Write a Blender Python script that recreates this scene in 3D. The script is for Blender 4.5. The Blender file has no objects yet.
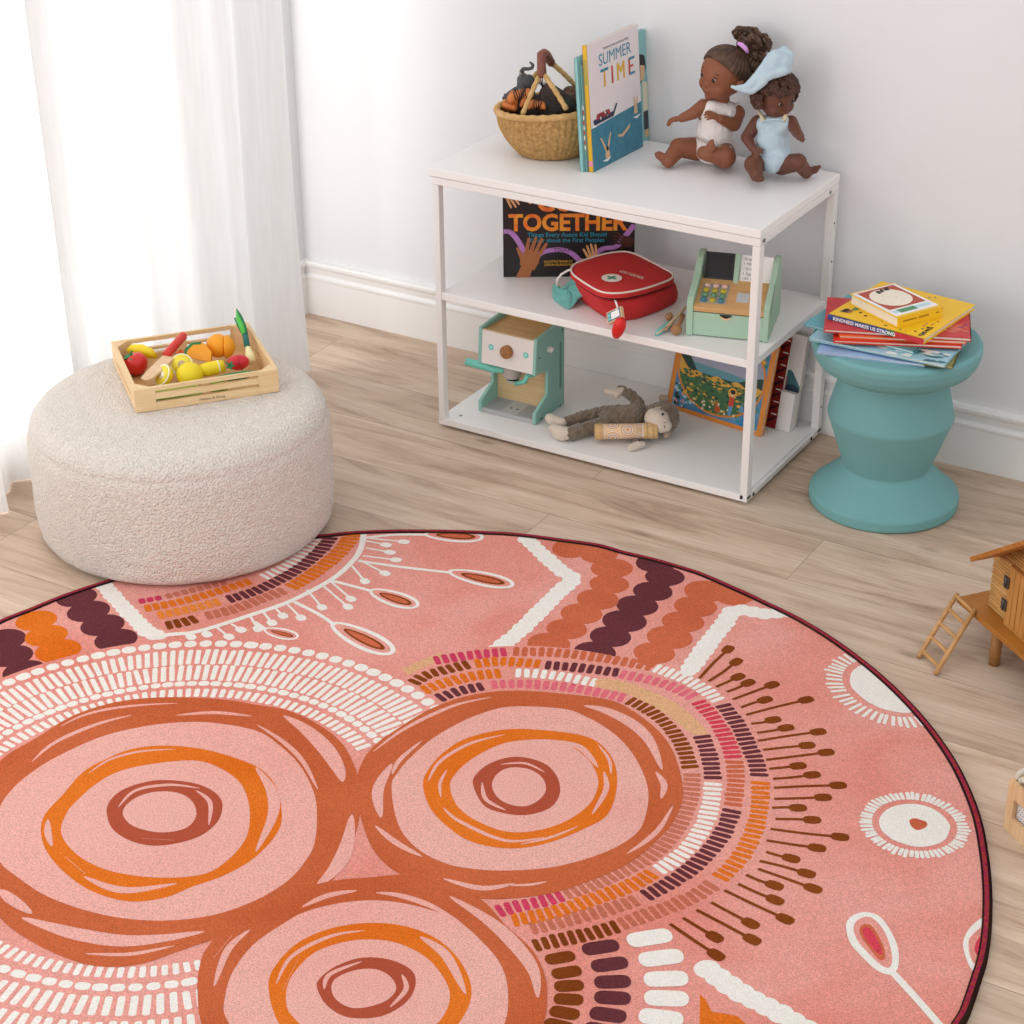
import bpy, bmesh, math, random
from mathutils import Vector, Matrix, noise
random.seed(7)
PI = math.pi
sc = bpy.context.scene
COL = sc.collection
V = Vector

# ------------------------------------------------------------------ camera
F_PX = 1984.36
PITCH, ROLL, YAW = math.radians(28.2334), math.radians(-0.5222), math.radians(31.1748)
CAM = V((0.74327, -3.91610, 2.02540))
FWD = V((-math.sin(YAW) * math.cos(PITCH), math.cos(YAW) * math.cos(PITCH), -math.sin(PITCH)))
_r = V((math.cos(YAW), math.sin(YAW), 0)); _u = _r.cross(FWD)
RIGHT = _r * math.cos(ROLL) + _u * math.sin(ROLL)
UP = -_r * math.sin(ROLL) + _u * math.cos(ROLL)
cd = bpy.data.cameras.new('camera'); cam = bpy.data.objects.new('camera', cd); COL.objects.link(cam)
cd.sensor_width = 36; cd.lens = F_PX / 1024 * 36; cd.clip_start = .05
M = Matrix((RIGHT, UP, -FWD)).transposed().to_4x4(); M.translation = CAM
cam.matrix_world = M; sc.camera = cam

def at(px, py, z=None, y=None, x=None):
    """the point of the room seen at a pixel, on a plane of known height, depth or side"""
    d = FWD + RIGHT * ((px - 512) / F_PX) - UP * ((py - 512) / F_PX)
    if z is not None: t = (z - CAM.z) / d.z
    elif y is not None: t = (y - CAM.y) / d.y
    else: t = (x - CAM.x) / d.x
    return CAM + d * t

# ------------------------------------------------------------------ materials
def lin(h):
    h = h.lstrip('#'); o = []
    for i in (0, 2, 4):
        c = int(h[i:i + 2], 16) / 255
        o.append(c / 12.92 if c <= .04045 else ((c + .055) / 1.055) ** 2.4)
    return (*o, 1)

MC = {}
def mat(name, col, rough=.55, bump=None, var=None, spec=.4, sheen=0, coat=0, metal=0, obj_coords=True, stretch=None):
    """bump=(scale, distance[, 'voronoi']), var=(scale, amount, colour)"""
    if name in MC: return MC[name]
    m = bpy.data.materials.new(name); m.use_nodes = True; nt = m.node_tree
    b = nt.nodes['Principled BSDF']
    b.inputs['Base Color'].default_value = lin(col); b.inputs['Roughness'].default_value = rough
    b.inputs['Specular IOR Level'].default_value = spec; b.inputs['Metallic'].default_value = metal
    if sheen: b.inputs['Sheen Weight'].default_value = sheen; b.inputs['Sheen Roughness'].default_value = .5
    if coat: b.inputs['Coat Weight'].default_value = coat; b.inputs['Coat Roughness'].default_value = .15
    tc = nt.nodes.new('ShaderNodeTexCoord'); out = tc.outputs['Object']
    if stretch:
        mp = nt.nodes.new('ShaderNodeMapping'); mp.inputs['Scale'].default_value = stretch
        nt.links.new(out, mp.inputs['Vector']); out = mp.outputs['Vector']
    if var is None: var = (6, .12, None)
    sc_, am, c2 = var
    n = nt.nodes.new('ShaderNodeTexNoise'); n.inputs['Scale'].default_value = sc_; n.inputs['Detail'].default_value = 4
    nt.links.new(out, n.inputs['Vector'])
    rp = nt.nodes.new('ShaderNodeMapRange'); rp.inputs['From Min'].default_value = .3; rp.inputs['From Max'].default_value = .7
    rp.inputs['To Max'].default_value = am; nt.links.new(n.outputs['Fac'], rp.inputs['Value'])
    mx = nt.nodes.new('ShaderNodeMix'); mx.data_type = 'RGBA'
    mx.inputs[6].default_value = lin(col)
    if c2: mx.inputs[7].default_value = lin(c2)
    else:
        a = lin(col); mx.inputs[7].default_value = (a[0] * .8, a[1] * .8, a[2] * .8, 1)
    nt.links.new(rp.outputs['Result'], mx.inputs[0]); nt.links.new(mx.outputs[2], b.inputs['Base Color'])
    if bump:
        bp = nt.nodes.new('ShaderNodeBump'); bp.inputs['Distance'].default_value = bump[1]
        bp.inputs['Strength'].default_value = 1
        if len(bump) > 2:
            t = nt.nodes.new('ShaderNodeTexVoronoi'); t.inputs['Scale'].default_value = bump[0]; o = t.outputs['Distance']
            if bump[2] == 'smooth': t.feature = 'SMOOTH_F1'
        else:
            t = nt.nodes.new('ShaderNodeTexNoise'); t.inputs['Scale'].default_value = bump[0]; t.inputs['Detail'].default_value = 3; o = t.outputs['Fac']
        if len(bump) > 2: bp.invert = True
        nt.links.new(out, t.inputs['Vector']); nt.links.new(o, bp.inputs['Height']); nt.links.new(bp.outputs['Normal'], b.inputs['Normal'])
    MC[name] = m
    return m

def wood(name, c1, c2, stretch=(2, 30, 30), rough=.5, bumpd=.0004):
    if name in MC: return MC[name]
    return mat(name, c1, rough, bump=(6, bumpd), var=(4, .9, c2), stretch=stretch, spec=.3)

# ------------------------------------------------------------------ mesh builder
def frame_of(d, ref=None):
    d = V(d).normalized()
    a = V(ref) if ref is not None else (V((0, 0, 1)) if abs(d.z) < .9 else V((1, 0, 0)))
    x = a.cross(d).normalized(); y = d.cross(x).normalized()
    return x, y, d

class B:
    def __init__(s): s.v = []; s.f = []; s.m = []; s.sm = []; s.mats = []
    def mi(s, m):
        if m not in s.mats: s.mats.append(m)
        return s.mats.index(m)
    def add(s, vs, fs, m, smooth=False):
        k = len(s.v); s.v += [V(q) for q in vs]; i = s.mi(m)
        for f in fs: s.f.append([k + q for q in f]); s.m.append(i); s.sm.append(smooth)
        return s
    def box(s, lo, hi, m, T=None):
        vs = [V((x, y, z)) for x in (lo[0], hi[0]) for y in (lo[1], hi[1]) for z in (lo[2], hi[2])]
        if T is not None: vs = [T @ q for q in vs]
        return s.add(vs, [(0, 1, 3, 2), (4, 6, 7, 5), (0, 4, 5, 1), (2, 3, 7, 6), (0, 2, 6, 4), (1, 5, 7, 3)], m)
    def prism(s, poly, O, U, W, N, d, m, smooth=False):
        """polygon in the (U, W) plane at O pushed out by d along N"""
        O, U, W, N = V(O), V(U), V(W), V(N)
        a = [O + U * p[0] + W * p[1] for p in poly]; b = [q + N * d for q in a]; n = len(a)
        fs = [list(range(n))[::-1], list(range(n, 2 * n))] + [(i, (i + 1) % n, n + (i + 1) % n, n + i) for i in range(n)]
        return s.add(a + b, fs, m, smooth)
    def flat(s, pts, m): return s.add(pts, [list(range(len(pts)))], m)
    def lathe(s, prof, m, n=48, T=None, cap=True, sx=1, sy=1, smooth=True):
        vs = []; fs = []; k = len(prof)
        for j in range(n):
            a = 2 * PI * j / n
            for r, z in prof: vs.append(V((r * math.cos(a) * sx, r * math.sin(a) * sy, z)))
        for j in range(n):
            for i in range(k - 1):
                fs.append((j * k + i, ((j + 1) % n) * k + i, ((j + 1) % n) * k + i + 1, j * k + i + 1))
        if cap:
            if prof[0][0] > 1e-6: fs.append([j * k for j in range(n)][::-1])
            if prof[-1][0] > 1e-6: fs.append([j * k + k - 1 for j in range(n)])
        if T is not None: vs = [T @ q for q in vs]
        return s.add(vs, fs, m, smooth)
    def tube(s, pts, rad, m, n=10, closed=False, flatten=None, smooth=True):
        pts = [V(p) for p in pts]; L = len(pts)
        if not isinstance(rad, (list, tuple)): rad = [rad] * L
        vs = []; fs = []; px = None
        for i in range(L):
            if closed: d = pts[(i + 1) % L] - pts[i - 1]
            else: d = pts[min(i + 1, L - 1)] - pts[max(i - 1, 0)]
            if d.length < 1e-9: d = V((0, 0, 1))
            d.normalize()
            if px is None: x, y, _ = frame_of(d)
            else:
                x = (px - d * px.dot(d)); x.normalize(); y = d.cross(x)
            px = x
            for j in range(n):
                a = 2 * PI * j / n
                vs.append(pts[i] + (x * math.cos(a) + y * math.sin(a)) * rad[i])
        for i in range(L if closed else L - 1):
            k = (i + 1) % L
            for j in range(n): fs.append((i * n + j, i * n + (j + 1) % n, k * n + (j + 1) % n, k * n + j))
        if not closed: fs.append(list(range(n))[::-1]); fs.append([(L - 1) * n + j for j in range(n)])
        return s.add(vs, fs, m, smooth)
    def ball(s, c, r, m, R=None, n=20, k=12, zlo=-1, zhi=1):
        if not isinstance(r, (list, tuple)): r = (r, r, r)
        vs = []; fs = []
        a0 = math.acos(max(-1, min(1, zhi))); a1 = math.acos(max(-1, min(1, zlo)))
        for i in range(k + 1):
            t = a0 + (a1 - a0) * i / k
            for j in range(n):
                p = V((math.sin(t) * math.cos(2 * PI * j / n) * r[0], math.sin(t) * math.sin(2 * PI * j / n) * r[1], math.cos(t) * r[2]))
                if R is not None: p = R @ p
                vs.append(V(c) + p)
        for i in range(k):
            for j in range(n): fs.append((i * n + j, (i + 1) * n + j, (i + 1) * n + (j + 1) % n, i * n + (j + 1) % n))
        fs.append(list(range(n))); fs.append([k * n + j for j in range(n)][::-1])
        return s.add(vs, fs, m, True)
    def cyl(s, p0, p1, r0, m, r1=None, n=24):
        return s.tube([p0, p1], [r0, r0 if r1 is None else r1], m, n)

def base_inv(p):
    Mx = Matrix.Identity(4)
    while p is not None:
        Mx = p.matrix_basis @ Mx if False else p.matrix_basis.copy() @ Mx
        p = p.parent
    return Mx.inverted()

def obj(name, b, parent=None, bevel=None, local=False, weld=True, seg=2):
    """links what b collected as ONE mesh object; b is in room coordinates unless local"""
    me = bpy.data.meshes.new(name)
    inv = base_inv(parent) if (parent is not None and not local) else Matrix.Identity(4)
    loc = None
    vs = [inv @ q for q in b.v]
    o = bpy.data.objects.new(name, me)
    if parent is None and not local:
        lo = V([min(q[i] for q in vs) for i in range(3)]); hi = V([max(q[i] for q in vs) for i in range(3)])
        loc = V(((lo.x + hi.x) / 2, (lo.y + hi.y) / 2, lo.z)); vs = [q - loc for q in vs]; o.location = loc
    me.from_pydata([tuple(q) for q in vs], [], b.f)
    for m in b.mats: me.materials.append(m)
    me.polygons.foreach_set('material_index', b.m); me.polygons.foreach_set('use_smooth', b.sm)
    bm = bmesh.new(); bm.from_mesh(me)
    if weld: bmesh.ops.remove_doubles(bm, verts=bm.verts, dist=1e-6)
    if weld: bmesh.ops.recalc_face_normals(bm, faces=bm.faces)
    bm.to_mesh(me); bm.free(); me.update()
    COL.objects.link(o)
    if parent is not None: o.parent = parent
    if bevel:
        md = o.modifiers.new('bevel', 'BEVEL'); md.width = bevel; md.segments = seg; md.limit_method = 'ANGLE'; md.angle_limit = math.radians(40)
    return o

def thing(name, label, cat, loc=(0, 0, 0), rz=0, group=None):
    o = bpy.data.objects.new(name, None); COL.objects.link(o); o.empty_display_size = .05
    o.location = loc; o.rotation_euler = (0, 0, rz)
    return tag(o, label, cat, group)
def tag(o, label, cat, group=None):
    o['label'] = label; o['category'] = cat
    if group: o['group'] = group
    return o
def struct(o): o['kind'] = 'structure'; return o

def bake(o, mods):
    """apply modifiers to the mesh of o"""
    for fn in mods: fn(o)
    dg = bpy.context.evaluated_depsgraph_get(); dg.update()
    me = bpy.data.meshes.new_from_object(o.evaluated_get(dg), depsgraph=dg)
    o.modifiers.clear(); old = o.data; o.data = me; me.name = o.name
    bpy.data.meshes.remove(old)
    return o

def cap(p0, p1, r0, r1): return ('c', V(p0), V(p1), r0, r1)
def ell(c, r, R=None): return ('e', V(c), r, R)
def blob(name, prims, m, parent=None, voxel=.0025, smooth=6, fur=None, grow=0):
    """one continuous surface grown round capsules and ellipsoids"""
    b = B()
    for p in prims:
        if p[0] == 'c':
            _, a, c, r0, r1 = p; r0 += grow; r1 += grow
            b.ball(a, r0, m, n=16, k=10); b.ball(c, r1, m, n=16, k=10)
            if (c - a).length > 1e-5: b.tube([a, c], [r0, r1], m, 16)
        else:
            r = p[2] if isinstance(p[2], (list, tuple)) else (p[2],) * 3
            b.ball(p[1], tuple(q + grow for q in r), m, p[3], n=24, k=16)
    o = obj(name, b, parent, weld=False)
    def md(o):
        r = o.modifiers.new('r', 'REMESH'); r.mode = 'VOXEL'; r.voxel_size = voxel; r.use_smooth_shade = True
        s = o.modifiers.new('s', 'SMOOTH'); s.iterations = smooth; s.factor = .5
    bake(o, [md])
    o.data.materials.clear(); o.data.materials.append(m)
    o.data.polygons.foreach_set('use_smooth', [True] * len(o.data.polygons))
    o.data.polygons.foreach_set('material_index', [0] * len(o.data.polygons))
    if fur:
        me = o.data; amp, scl = fur
        me.update()
        for v in me.vertices:
            n = noise.noise(v.co * scl); n2 = noise.noise(v.co * scl * 2.1 + V((3, 1, 4)))
            v.co += v.normal * amp * (n + .6 * n2)
        me.update()
    return o

def text_into(b, s, m, O, U, W, N, size, bold=.0, align='LEFT', lift=.0003, sx=1):
    cu = bpy.data.curves.new('t', 'FONT'); cu.body = s; cu.size = size; cu.align_x = align; cu.offset = bold * size
    cu.resolution_u = 3; cu.fill_mode = 'FRONT'
    ob = bpy.data.objects.new('t', cu); COL.objects.link(ob)
    dg = bpy.context.evaluated_depsgraph_get(); dg.update()
    me = bpy.data.meshes.new_from_object(ob.evaluated_get(dg), depsgraph=dg)
    O, U, W, N = V(O), V(U), V(W), V(N)
    vs = [O + U * v.co.x * sx + W * v.co.y + N * lift for v in me.vertices]
    b.add(vs, [list(p.vertices) for p in me.polygons], m)
    bpy.data.objects.remove(ob); bpy.data.curves.remove(cu); bpy.data.meshes.remove(me)

def ring_pts(c, U, W, ru, rw, n=24, a0=0, a1=2 * PI):
    return [V(c) + V(U) * ru * math.cos(a0 + (a1 - a0) * i / n) + V(W) * rw * math.sin(a0 + (a1 - a0) * i / n) for i in range(n)]

def book(name, label, O, U, W, N, w, h, t, cover, pages='#e9e2d2', art=None, group=None, spine=None, cat='book', hard=.0015, spine_left=True, spine_art=None):
    """O: corner of the front cover seen from outside (bottom left); cover faces N; spine along its left edge"""
    O, U, W, N = V(O), V(U).normalized(), V(W).normalized(), V(N).normalized()
    root = thing(name, label, cat, O - N * t, 0, group)
    c = B()
    c.prism([(0, 0), (w, 0), (w, h), (0, h)], O - N * hard, U, W, N, hard, cover)
    c.prism([(0, 0), (w, 0), (w, h), (0, h)], O - N * t, U, W, N, hard, cover)
    sp = spine or cover
    if spine_left: c.prism([(0, 0), (hard, 0), (hard, h), (0, h)], O - N * t, U, W, N, t, sp)
    else: c.prism([(0, 0), (w, 0), (w, hard), (0, hard)], O - N * t, U, W, N, t, sp)
    if art: art(c, lambda u, v, l=1: O + U * (u * w) + W * (v * h) + N * (.00025 * l), O, U, W, N)
    if spine_art: spine_art(c, O, U, W, N)
    obj('cover', c, root, weld=False)
    p = B(); g = .0025
    pm = mat('paper_' + pages.strip('#'), pages, .8, stretch=(3, 3, 3), var=(40, .3, None))
    p.prism([(hard, hard + (g if spine_left else 0)), (w - g, hard + (g if spine_left else 0)), (w - g, h - g), (hard + (0 if spine_left else g), h - g)], O - N * (t - hard), U, W, N, t - 2 * hard, pm)
    obj('pages', p, root)
    return root

def sharp(prof, d=.002):
    out = [prof[0]]
    for (r0, z0), (r1, z1), (r2, z2) in zip(prof, prof[1:], prof[2:]):
        l1 = math.hypot(r1 - r0, z1 - z0); l2 = math.hypot(r2 - r1, z2 - z1)
        if l1 > 3 * d: out.append((r1 + (r0 - r1) * d / l1, z1 + (z0 - z1) * d / l1))
        out.append((r1, z1))
        if l2 > 3 * d: out.append((r1 + (r2 - r1) * d / l2, z1 + (z2 - z1) * d / l2))
    return out + [prof[-1]]

# ------------------------------------------------------------------ shared materials
WHITE = mat('white_lacquer', '#eeebe9', .38, spec=.4, var=(3, .1, '#e6e2df'))
METAL_W = mat('white_metal', '#ebe7e5', .42)
MINT = mat('mint_paint', '#93c3b8', .6, bump=(60, .0003))
SAGE = mat('sage_paint', '#a9c6ae', .6, bump=(60, .0003))
OAK = wood('toy_wood', '#ecd0a2', '#dab884')
BEECH = wood('beech', '#dcb98c', '#cfa778')
BLACK = mat('black_paint', '#1d1b1d', .5)
DARKH = mat('dark_hole', '#2a2726', .8)
PAPERW = mat('paper_white', '#f0eeec', .7)
# ------------------------------------------------------------------ setting
def floor_material():
    m = bpy.data.materials.new('oak_planks'); m.use_nodes = True; nt = m.node_tree; N = nt.nodes.new; L = nt.links.new
    b = nt.nodes['Principled BSDF']; b.inputs['Roughness'].default_value = .5; b.inputs['Specular IOR Level'].default_value = .3
    tc = N('ShaderNodeTexCoord')
    mp = N('ShaderNodeMapping'); mp.inputs['Location'].default_value = (.58, .082, 0); L(tc.outputs['Object'], mp.inputs['Vector'])
    br = N('ShaderNodeTexBrick'); br.inputs['Scale'].default_value = 1; br.inputs['Brick Width'].default_value = 1.5
    br.inputs['Row Height'].default_value = .19; br.inputs['Mortar Size'].default_value = .0009; br.inputs['Mortar Smooth'].default_value = .3
    br.offset = .37; br.inputs['Bias'].default_value = 0
    br.inputs['Color1'].default_value = (0, 0, 0, 1); br.inputs['Color2'].default_value = (1, 1, 1, 1); br.inputs['Mortar'].default_value = (.5, .5, .5, 1)
    L(mp.outputs['Vector'], br.inputs['Vector'])
    # per plank offset of the grain
    cm = N('ShaderNodeCombineXYZ'); L(br.outputs['Color'], cm.inputs['Z']); L(br.outputs['Color'], cm.inputs['X'])
    sm = N('ShaderNodeVectorMath'); sm.operation = 'SCALE'; sm.inputs['Scale'].default_value = 7; L(cm.outputs[0], sm.inputs[0])
    ad = N('ShaderNodeVectorMath'); ad.operation = 'ADD'; L(tc.outputs['Object'], ad.inputs[0]); L(sm.outputs[0], ad.inputs[1])
    g = N('ShaderNodeMapping'); g.inputs['Scale'].default_value = (1.3, 9, 1); L(ad.outputs[0], g.inputs['Vector'])
    n1 = N('ShaderNodeTexNoise'); n1.inputs['Scale'].default_value = 1.6; n1.inputs['Detail'].default_value = 7; n1.inputs['Roughness'].default_value = .62; n1.inputs['Distortion'].default_value = .9
    L(g.outputs[0], n1.inputs['Vector'])
    g2 = N('ShaderNodeMapping'); g2.inputs['Scale'].default_value = (6, 130, 1); L(ad.outputs[0], g2.inputs['Vector'])
    n2 = N('ShaderNodeTexNoise'); n2.inputs['Scale'].default_value = 2; n2.inputs['Detail'].default_value = 4; L(g2.outputs[0], n2.inputs['Vector'])
    cr = N('ShaderNodeValToRGB'); e = cr.color_ramp.elements
    e[0].position = .28; e[0].color = lin('#a78a76'); e[1].position = .72; e[1].color = lin('#e2cebc')
    q = e.new(.5); q.color = lin('#d3bba5')
    L(n1.outputs['Fac'], cr.inputs['Fac'])
    cr2 = N('ShaderNodeValToRGB'); e = cr2.color_ramp.elements; e[0].position = .3; e[0].color = (.86, .84, .82, 1); e[1].position = .62; e[1].color = (1, 1, 1, 1)
    L(n2.outputs['Fac'], cr2.inputs['Fac'])
    mu = N('ShaderNodeMix'); mu.data_type = 'RGBA'; mu.blend_type = 'MULTIPLY'; mu.inputs[0].default_value = 1
    L(cr.outputs[0], mu.inputs[6]); L(cr2.outputs[0], mu.inputs[7])
    # plank tone
    tn = N('ShaderNodeValToRGB'); e = tn.color_ramp.elements; e[0].color = (.86, .85, .84, 1); e[1].color = (1.04, 1.03, 1.02, 1); L(br.outputs['Color'], tn.inputs['Fac'])
    m2 = N('ShaderNodeMix'); m2.data_type = 'RGBA'; m2.blend_type = 'MULTIPLY'; m2.inputs[0].default_value = 1
    L(mu.outputs[2], m2.inputs[6]); L(tn.outputs[0], m2.inputs[7])
    # knots
    kg = N('ShaderNodeMapping'); kg.inputs['Scale'].default_value = (2.8, 7, 1); L(ad.outputs[0], kg.inputs['Vector'])
    vo = N('ShaderNodeTexVoronoi'); vo.inputs['Scale'].default_value = 1; L(kg.outputs[0], vo.inputs['Vector'])
    kr = N('ShaderNodeMapRange'); kr.inputs['From Min'].default_value = .015; kr.inputs['From Max'].default_value = .1; kr.inputs['To Min'].default_value = .55; kr.inputs['To Max'].default_value = 0
    L(vo.outputs['Distance'], kr.inputs['Value'])
    m3 = N('ShaderNodeMix'); m3.data_type = 'RGBA'; L(kr.outputs[0], m3.inputs[0]); L(m2.outputs[2], m3.inputs[6]); m3.inputs[7].default_value = lin('#6b5340')
    # seams
    m4 = N('ShaderNodeMix'); m4.data_type = 'RGBA'; ms = N('ShaderNodeMath'); ms.operation = 'MULTIPLY'; ms.inputs[1].default_value = .55
    L(br.outputs['Fac'], ms.inputs[0]); L(ms.outputs[0], m4.inputs[0]); L(m3.outputs[2], m4.inputs[6]); m4.inputs[7].default_value = lin('#5d4a3a')
    L(m4.outputs[2], b.inputs['Base Color'])
    bp = N('ShaderNodeBump'); bp.inputs['Distance'].default_value = .0006; L(n2.outputs['Fac'], bp.inputs['Height']); L(bp.outputs[0], b.inputs['Normal'])
    return m

WALL = mat('wall_paint', '#e6e5e7', .85, bump=(90, .0004), var=(2, .05, None), spec=.2)
TRIM = mat('trim_paint', '#efedec', .45, var=(2, .05, None))
b = B(); b.box((-2.6, -4.6, -.05), (2.6, .03, 0), floor_material()); fl = struct(obj('floor', b)); 
b = B(); b.box((-2.4, .016, 0), (2.6, .12, 2.5), WALL); struct(obj('wall_back', b))
b = B()
X0, X1 = -2.38, -2.264
for lo, hi in (((X0, -.07, 0), (X1, .016, 2.5)), ((X0, -3.2, 2.2), (X1, -.07, 2.5)), ((X0, -4.6, 0), (X1, -3.2, 2.5)), ((X0, -3.2, 0), (X1, -.07, .06))):
    b.box(lo, hi, WALL)
struct(obj('wall_left', b))
prof = [(0, 0), (0, .098), (-.002, .101), (-.002, .107), (.002, .110), (.0055, .114), (.0035, .122), (.002, .130), (-.0015, .134), (-.003, .139), (-.003, .144), (0, .149), (.016, .149), (.016, 0)]
b = B(); b.prism(prof, (-2.264, 0, 0), (0, 1, 0), (0, 0, 1), (1, 0, 0), 4.86, TRIM); struct(obj('baseboard_back', b))
b = B(); b.prism([(-p[0], p[1]) for p in prof], (-2.252, -.07, 0), (1, 0, 0), (0, 0, 1), (0, 1, 0), .07, TRIM); struct(obj('baseboard_left', b))
b = B()
for y0, y1, z0, z1 in ((-3.2, -3.15, .06, 2.2), (-.12, -.07, .06, 2.2), (-1.775, -1.725, .06, 2.2), (-3.2, -.07, .06, .11), (-3.2, -.07, 2.15, 2.2)):
    b.box((-2.35, y0, z0), (-2.30, y1, z1), TRIM)
struct(obj('window_1', b))

# ------------------------------------------------------------------ curtains
cm = bpy.data.materials.new('sheer_linen'); cm.use_nodes = True; nt = cm.node_tree; nt.nodes.clear()
o_ = nt.nodes.new('ShaderNodeOutputMaterial'); mx = nt.nodes.new('ShaderNodeMixShader'); mx.inputs[0].default_value = .26
d_ = nt.nodes.new('ShaderNodeBsdfDiffuse'); t_ = nt.nodes.new('ShaderNodeBsdfTranslucent')
tc = nt.nodes.new('ShaderNodeTexCoord'); mp = nt.nodes.new('ShaderNodeMapping'); mp.inputs['Scale'].default_value = (1, 40, 2)
nz = nt.nodes.new('ShaderNodeTexNoise'); nz.inputs['Scale'].default_value = 3; nz.inputs['Detail'].default_value = 5
cr = nt.nodes.new('ShaderNodeValToRGB'); cr.color_ramp.elements[0].position = .35; cr.color_ramp.elements[0].color = lin('#f1f1f1'); cr.color_ramp.elements[1].position = .65; cr.color_ramp.elements[1].color = lin('#f6f6f6')
nt.links.new(tc.outputs['Object'], mp.inputs[0]); nt.links.new(mp.outputs[0], nz.inputs[0]); nt.links.new(nz.outputs['Fac'], cr.inputs[0])
nt.links.new(cr.outputs[0], d_.inputs[0]); nt.links.new(cr.outputs[0], t_.inputs[0])
nt.links.new(d_.outputs[0], mx.inputs[1]); nt.links.new(t_.outputs[0], mx.inputs[2]); nt.links.new(mx.outputs[0], o_.inputs[0])

def curtain(y0, y1, xf, amp, ph, label, foot, hem):
    nu, nz_ = 220, 40; vs = []; fs = []
    for i in range(nu + 1):
        u = i / nu; y = y0 + (y1 - y0) * u
        for k in range(nz_ + 1):
            z = 2.32 * k / nz_; lowf = (1 - k / nz_) ** 2
            a = amp * (.55 + .8 * lowf)
            w = math.sin(u * (y0 - y1) * 38 + ph + .8 * math.sin(u * 9 + ph)) + .45 * math.sin(u * (y0 - y1) * 83 + 2 * ph + lowf)
            w += .35 * noise.noise(V((u * 9, z * 1.4, ph)))
            x = (xf[0] + (xf[1] - xf[0]) * u) + a * w + foot(u) * max(0, 1 - z / .5) ** 2
            zz = max(z, hem(u)) if k == 0 else z
            if k <= 2 and hem(u) > z: zz = hem(u) + .002 * k
            yy = y + .012 * math.sin(z * 3 + ph + u * 20) * (1 - u) * u * 4 + .006 * max(0, 1 - z / .45) * (1 if u < .02 else .4) * (1 - u)
            vs.append((x, yy, max(zz, .004)))
    for i in range(nu):
        for k in range(nz_): fs.append((i * (nz_ + 1) + k, (i + 1) * (nz_ + 1) + k, (i + 1) * (nz_ + 1) + k + 1, i * (nz_ + 1) + k + 1))
    b = B(); b.add(vs, fs, cm, True)
    o = obj('curtain', b); tag(o, label, 'curtain')
    return o
curtain(-.31, -.98, (-2.056, -2.185), .016, .4, 'white sheer curtain panel hanging behind the round ottoman, its edge beside the wall', lambda u: .008, lambda u: .0)
curtain(-.90, -2.6, (-2.215, -2.20), .016, 2.1, 'white sheer curtain panel at the far left edge, hem trailing on the floor', lambda u: .06 * min(1, max(0, (u - .17) / .06)), lambda u: .004)

# ------------------------------------------------------------------ ottoman
BOUCLE = mat('boucle', '#e2dad1', .95, bump=(230, .0050, 'smooth'), var=(190, .55, '#cfc4ba'), sheen=.3, spec=.1)
OC = V((-1.7900, -1.068, .0125)); R = .3150; H = .293
hz = (.293 - .0125) / .293
prof = [(0, 0), (R - .022, 0), (R - .012, .004), (R - .006, .013), (R - .003, .03), (R, .07), (R, .14), (R, .19), (R - .002, .225), (R - .0065, .2435), (R - .0085, .247), (R - .0080, .250), (R - .0115, .262), (R - .022, .276), (R - .040, .287), (R - .075, .292), (R - .14, .293), (0, .293)]
pp = []
for (r0, z0), (r1, z1) in zip(prof, prof[1:]):
    k = max(1, int(math.hypot(r1 - r0, z1 - z0) / .008))
    pp += [(r0 + (r1 - r0) * i / k, z0 + (z1 - z0) * i / k) for i in range(k)]
pp.append(prof[-1])
b = B(); pp = [(r, q * hz) for r, q in pp]
b.lathe(pp, BOUCLE, n=200, T=Matrix.Translation(OC))
o = obj('ottoman', b); tag(o, 'round off-white boucle ottoman standing by the sheer curtain', 'ottoman')
for v in o.data.vertices:
    d = V((v.co.x, v.co.y, 0)); n = d.normalized() if v.co.z < .27 and d.length > 1e-4 else V((0, 0, 1))
    if v.co.z > .003 : v.co += n * .0016 * noise.noise(v.co * 60)
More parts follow.
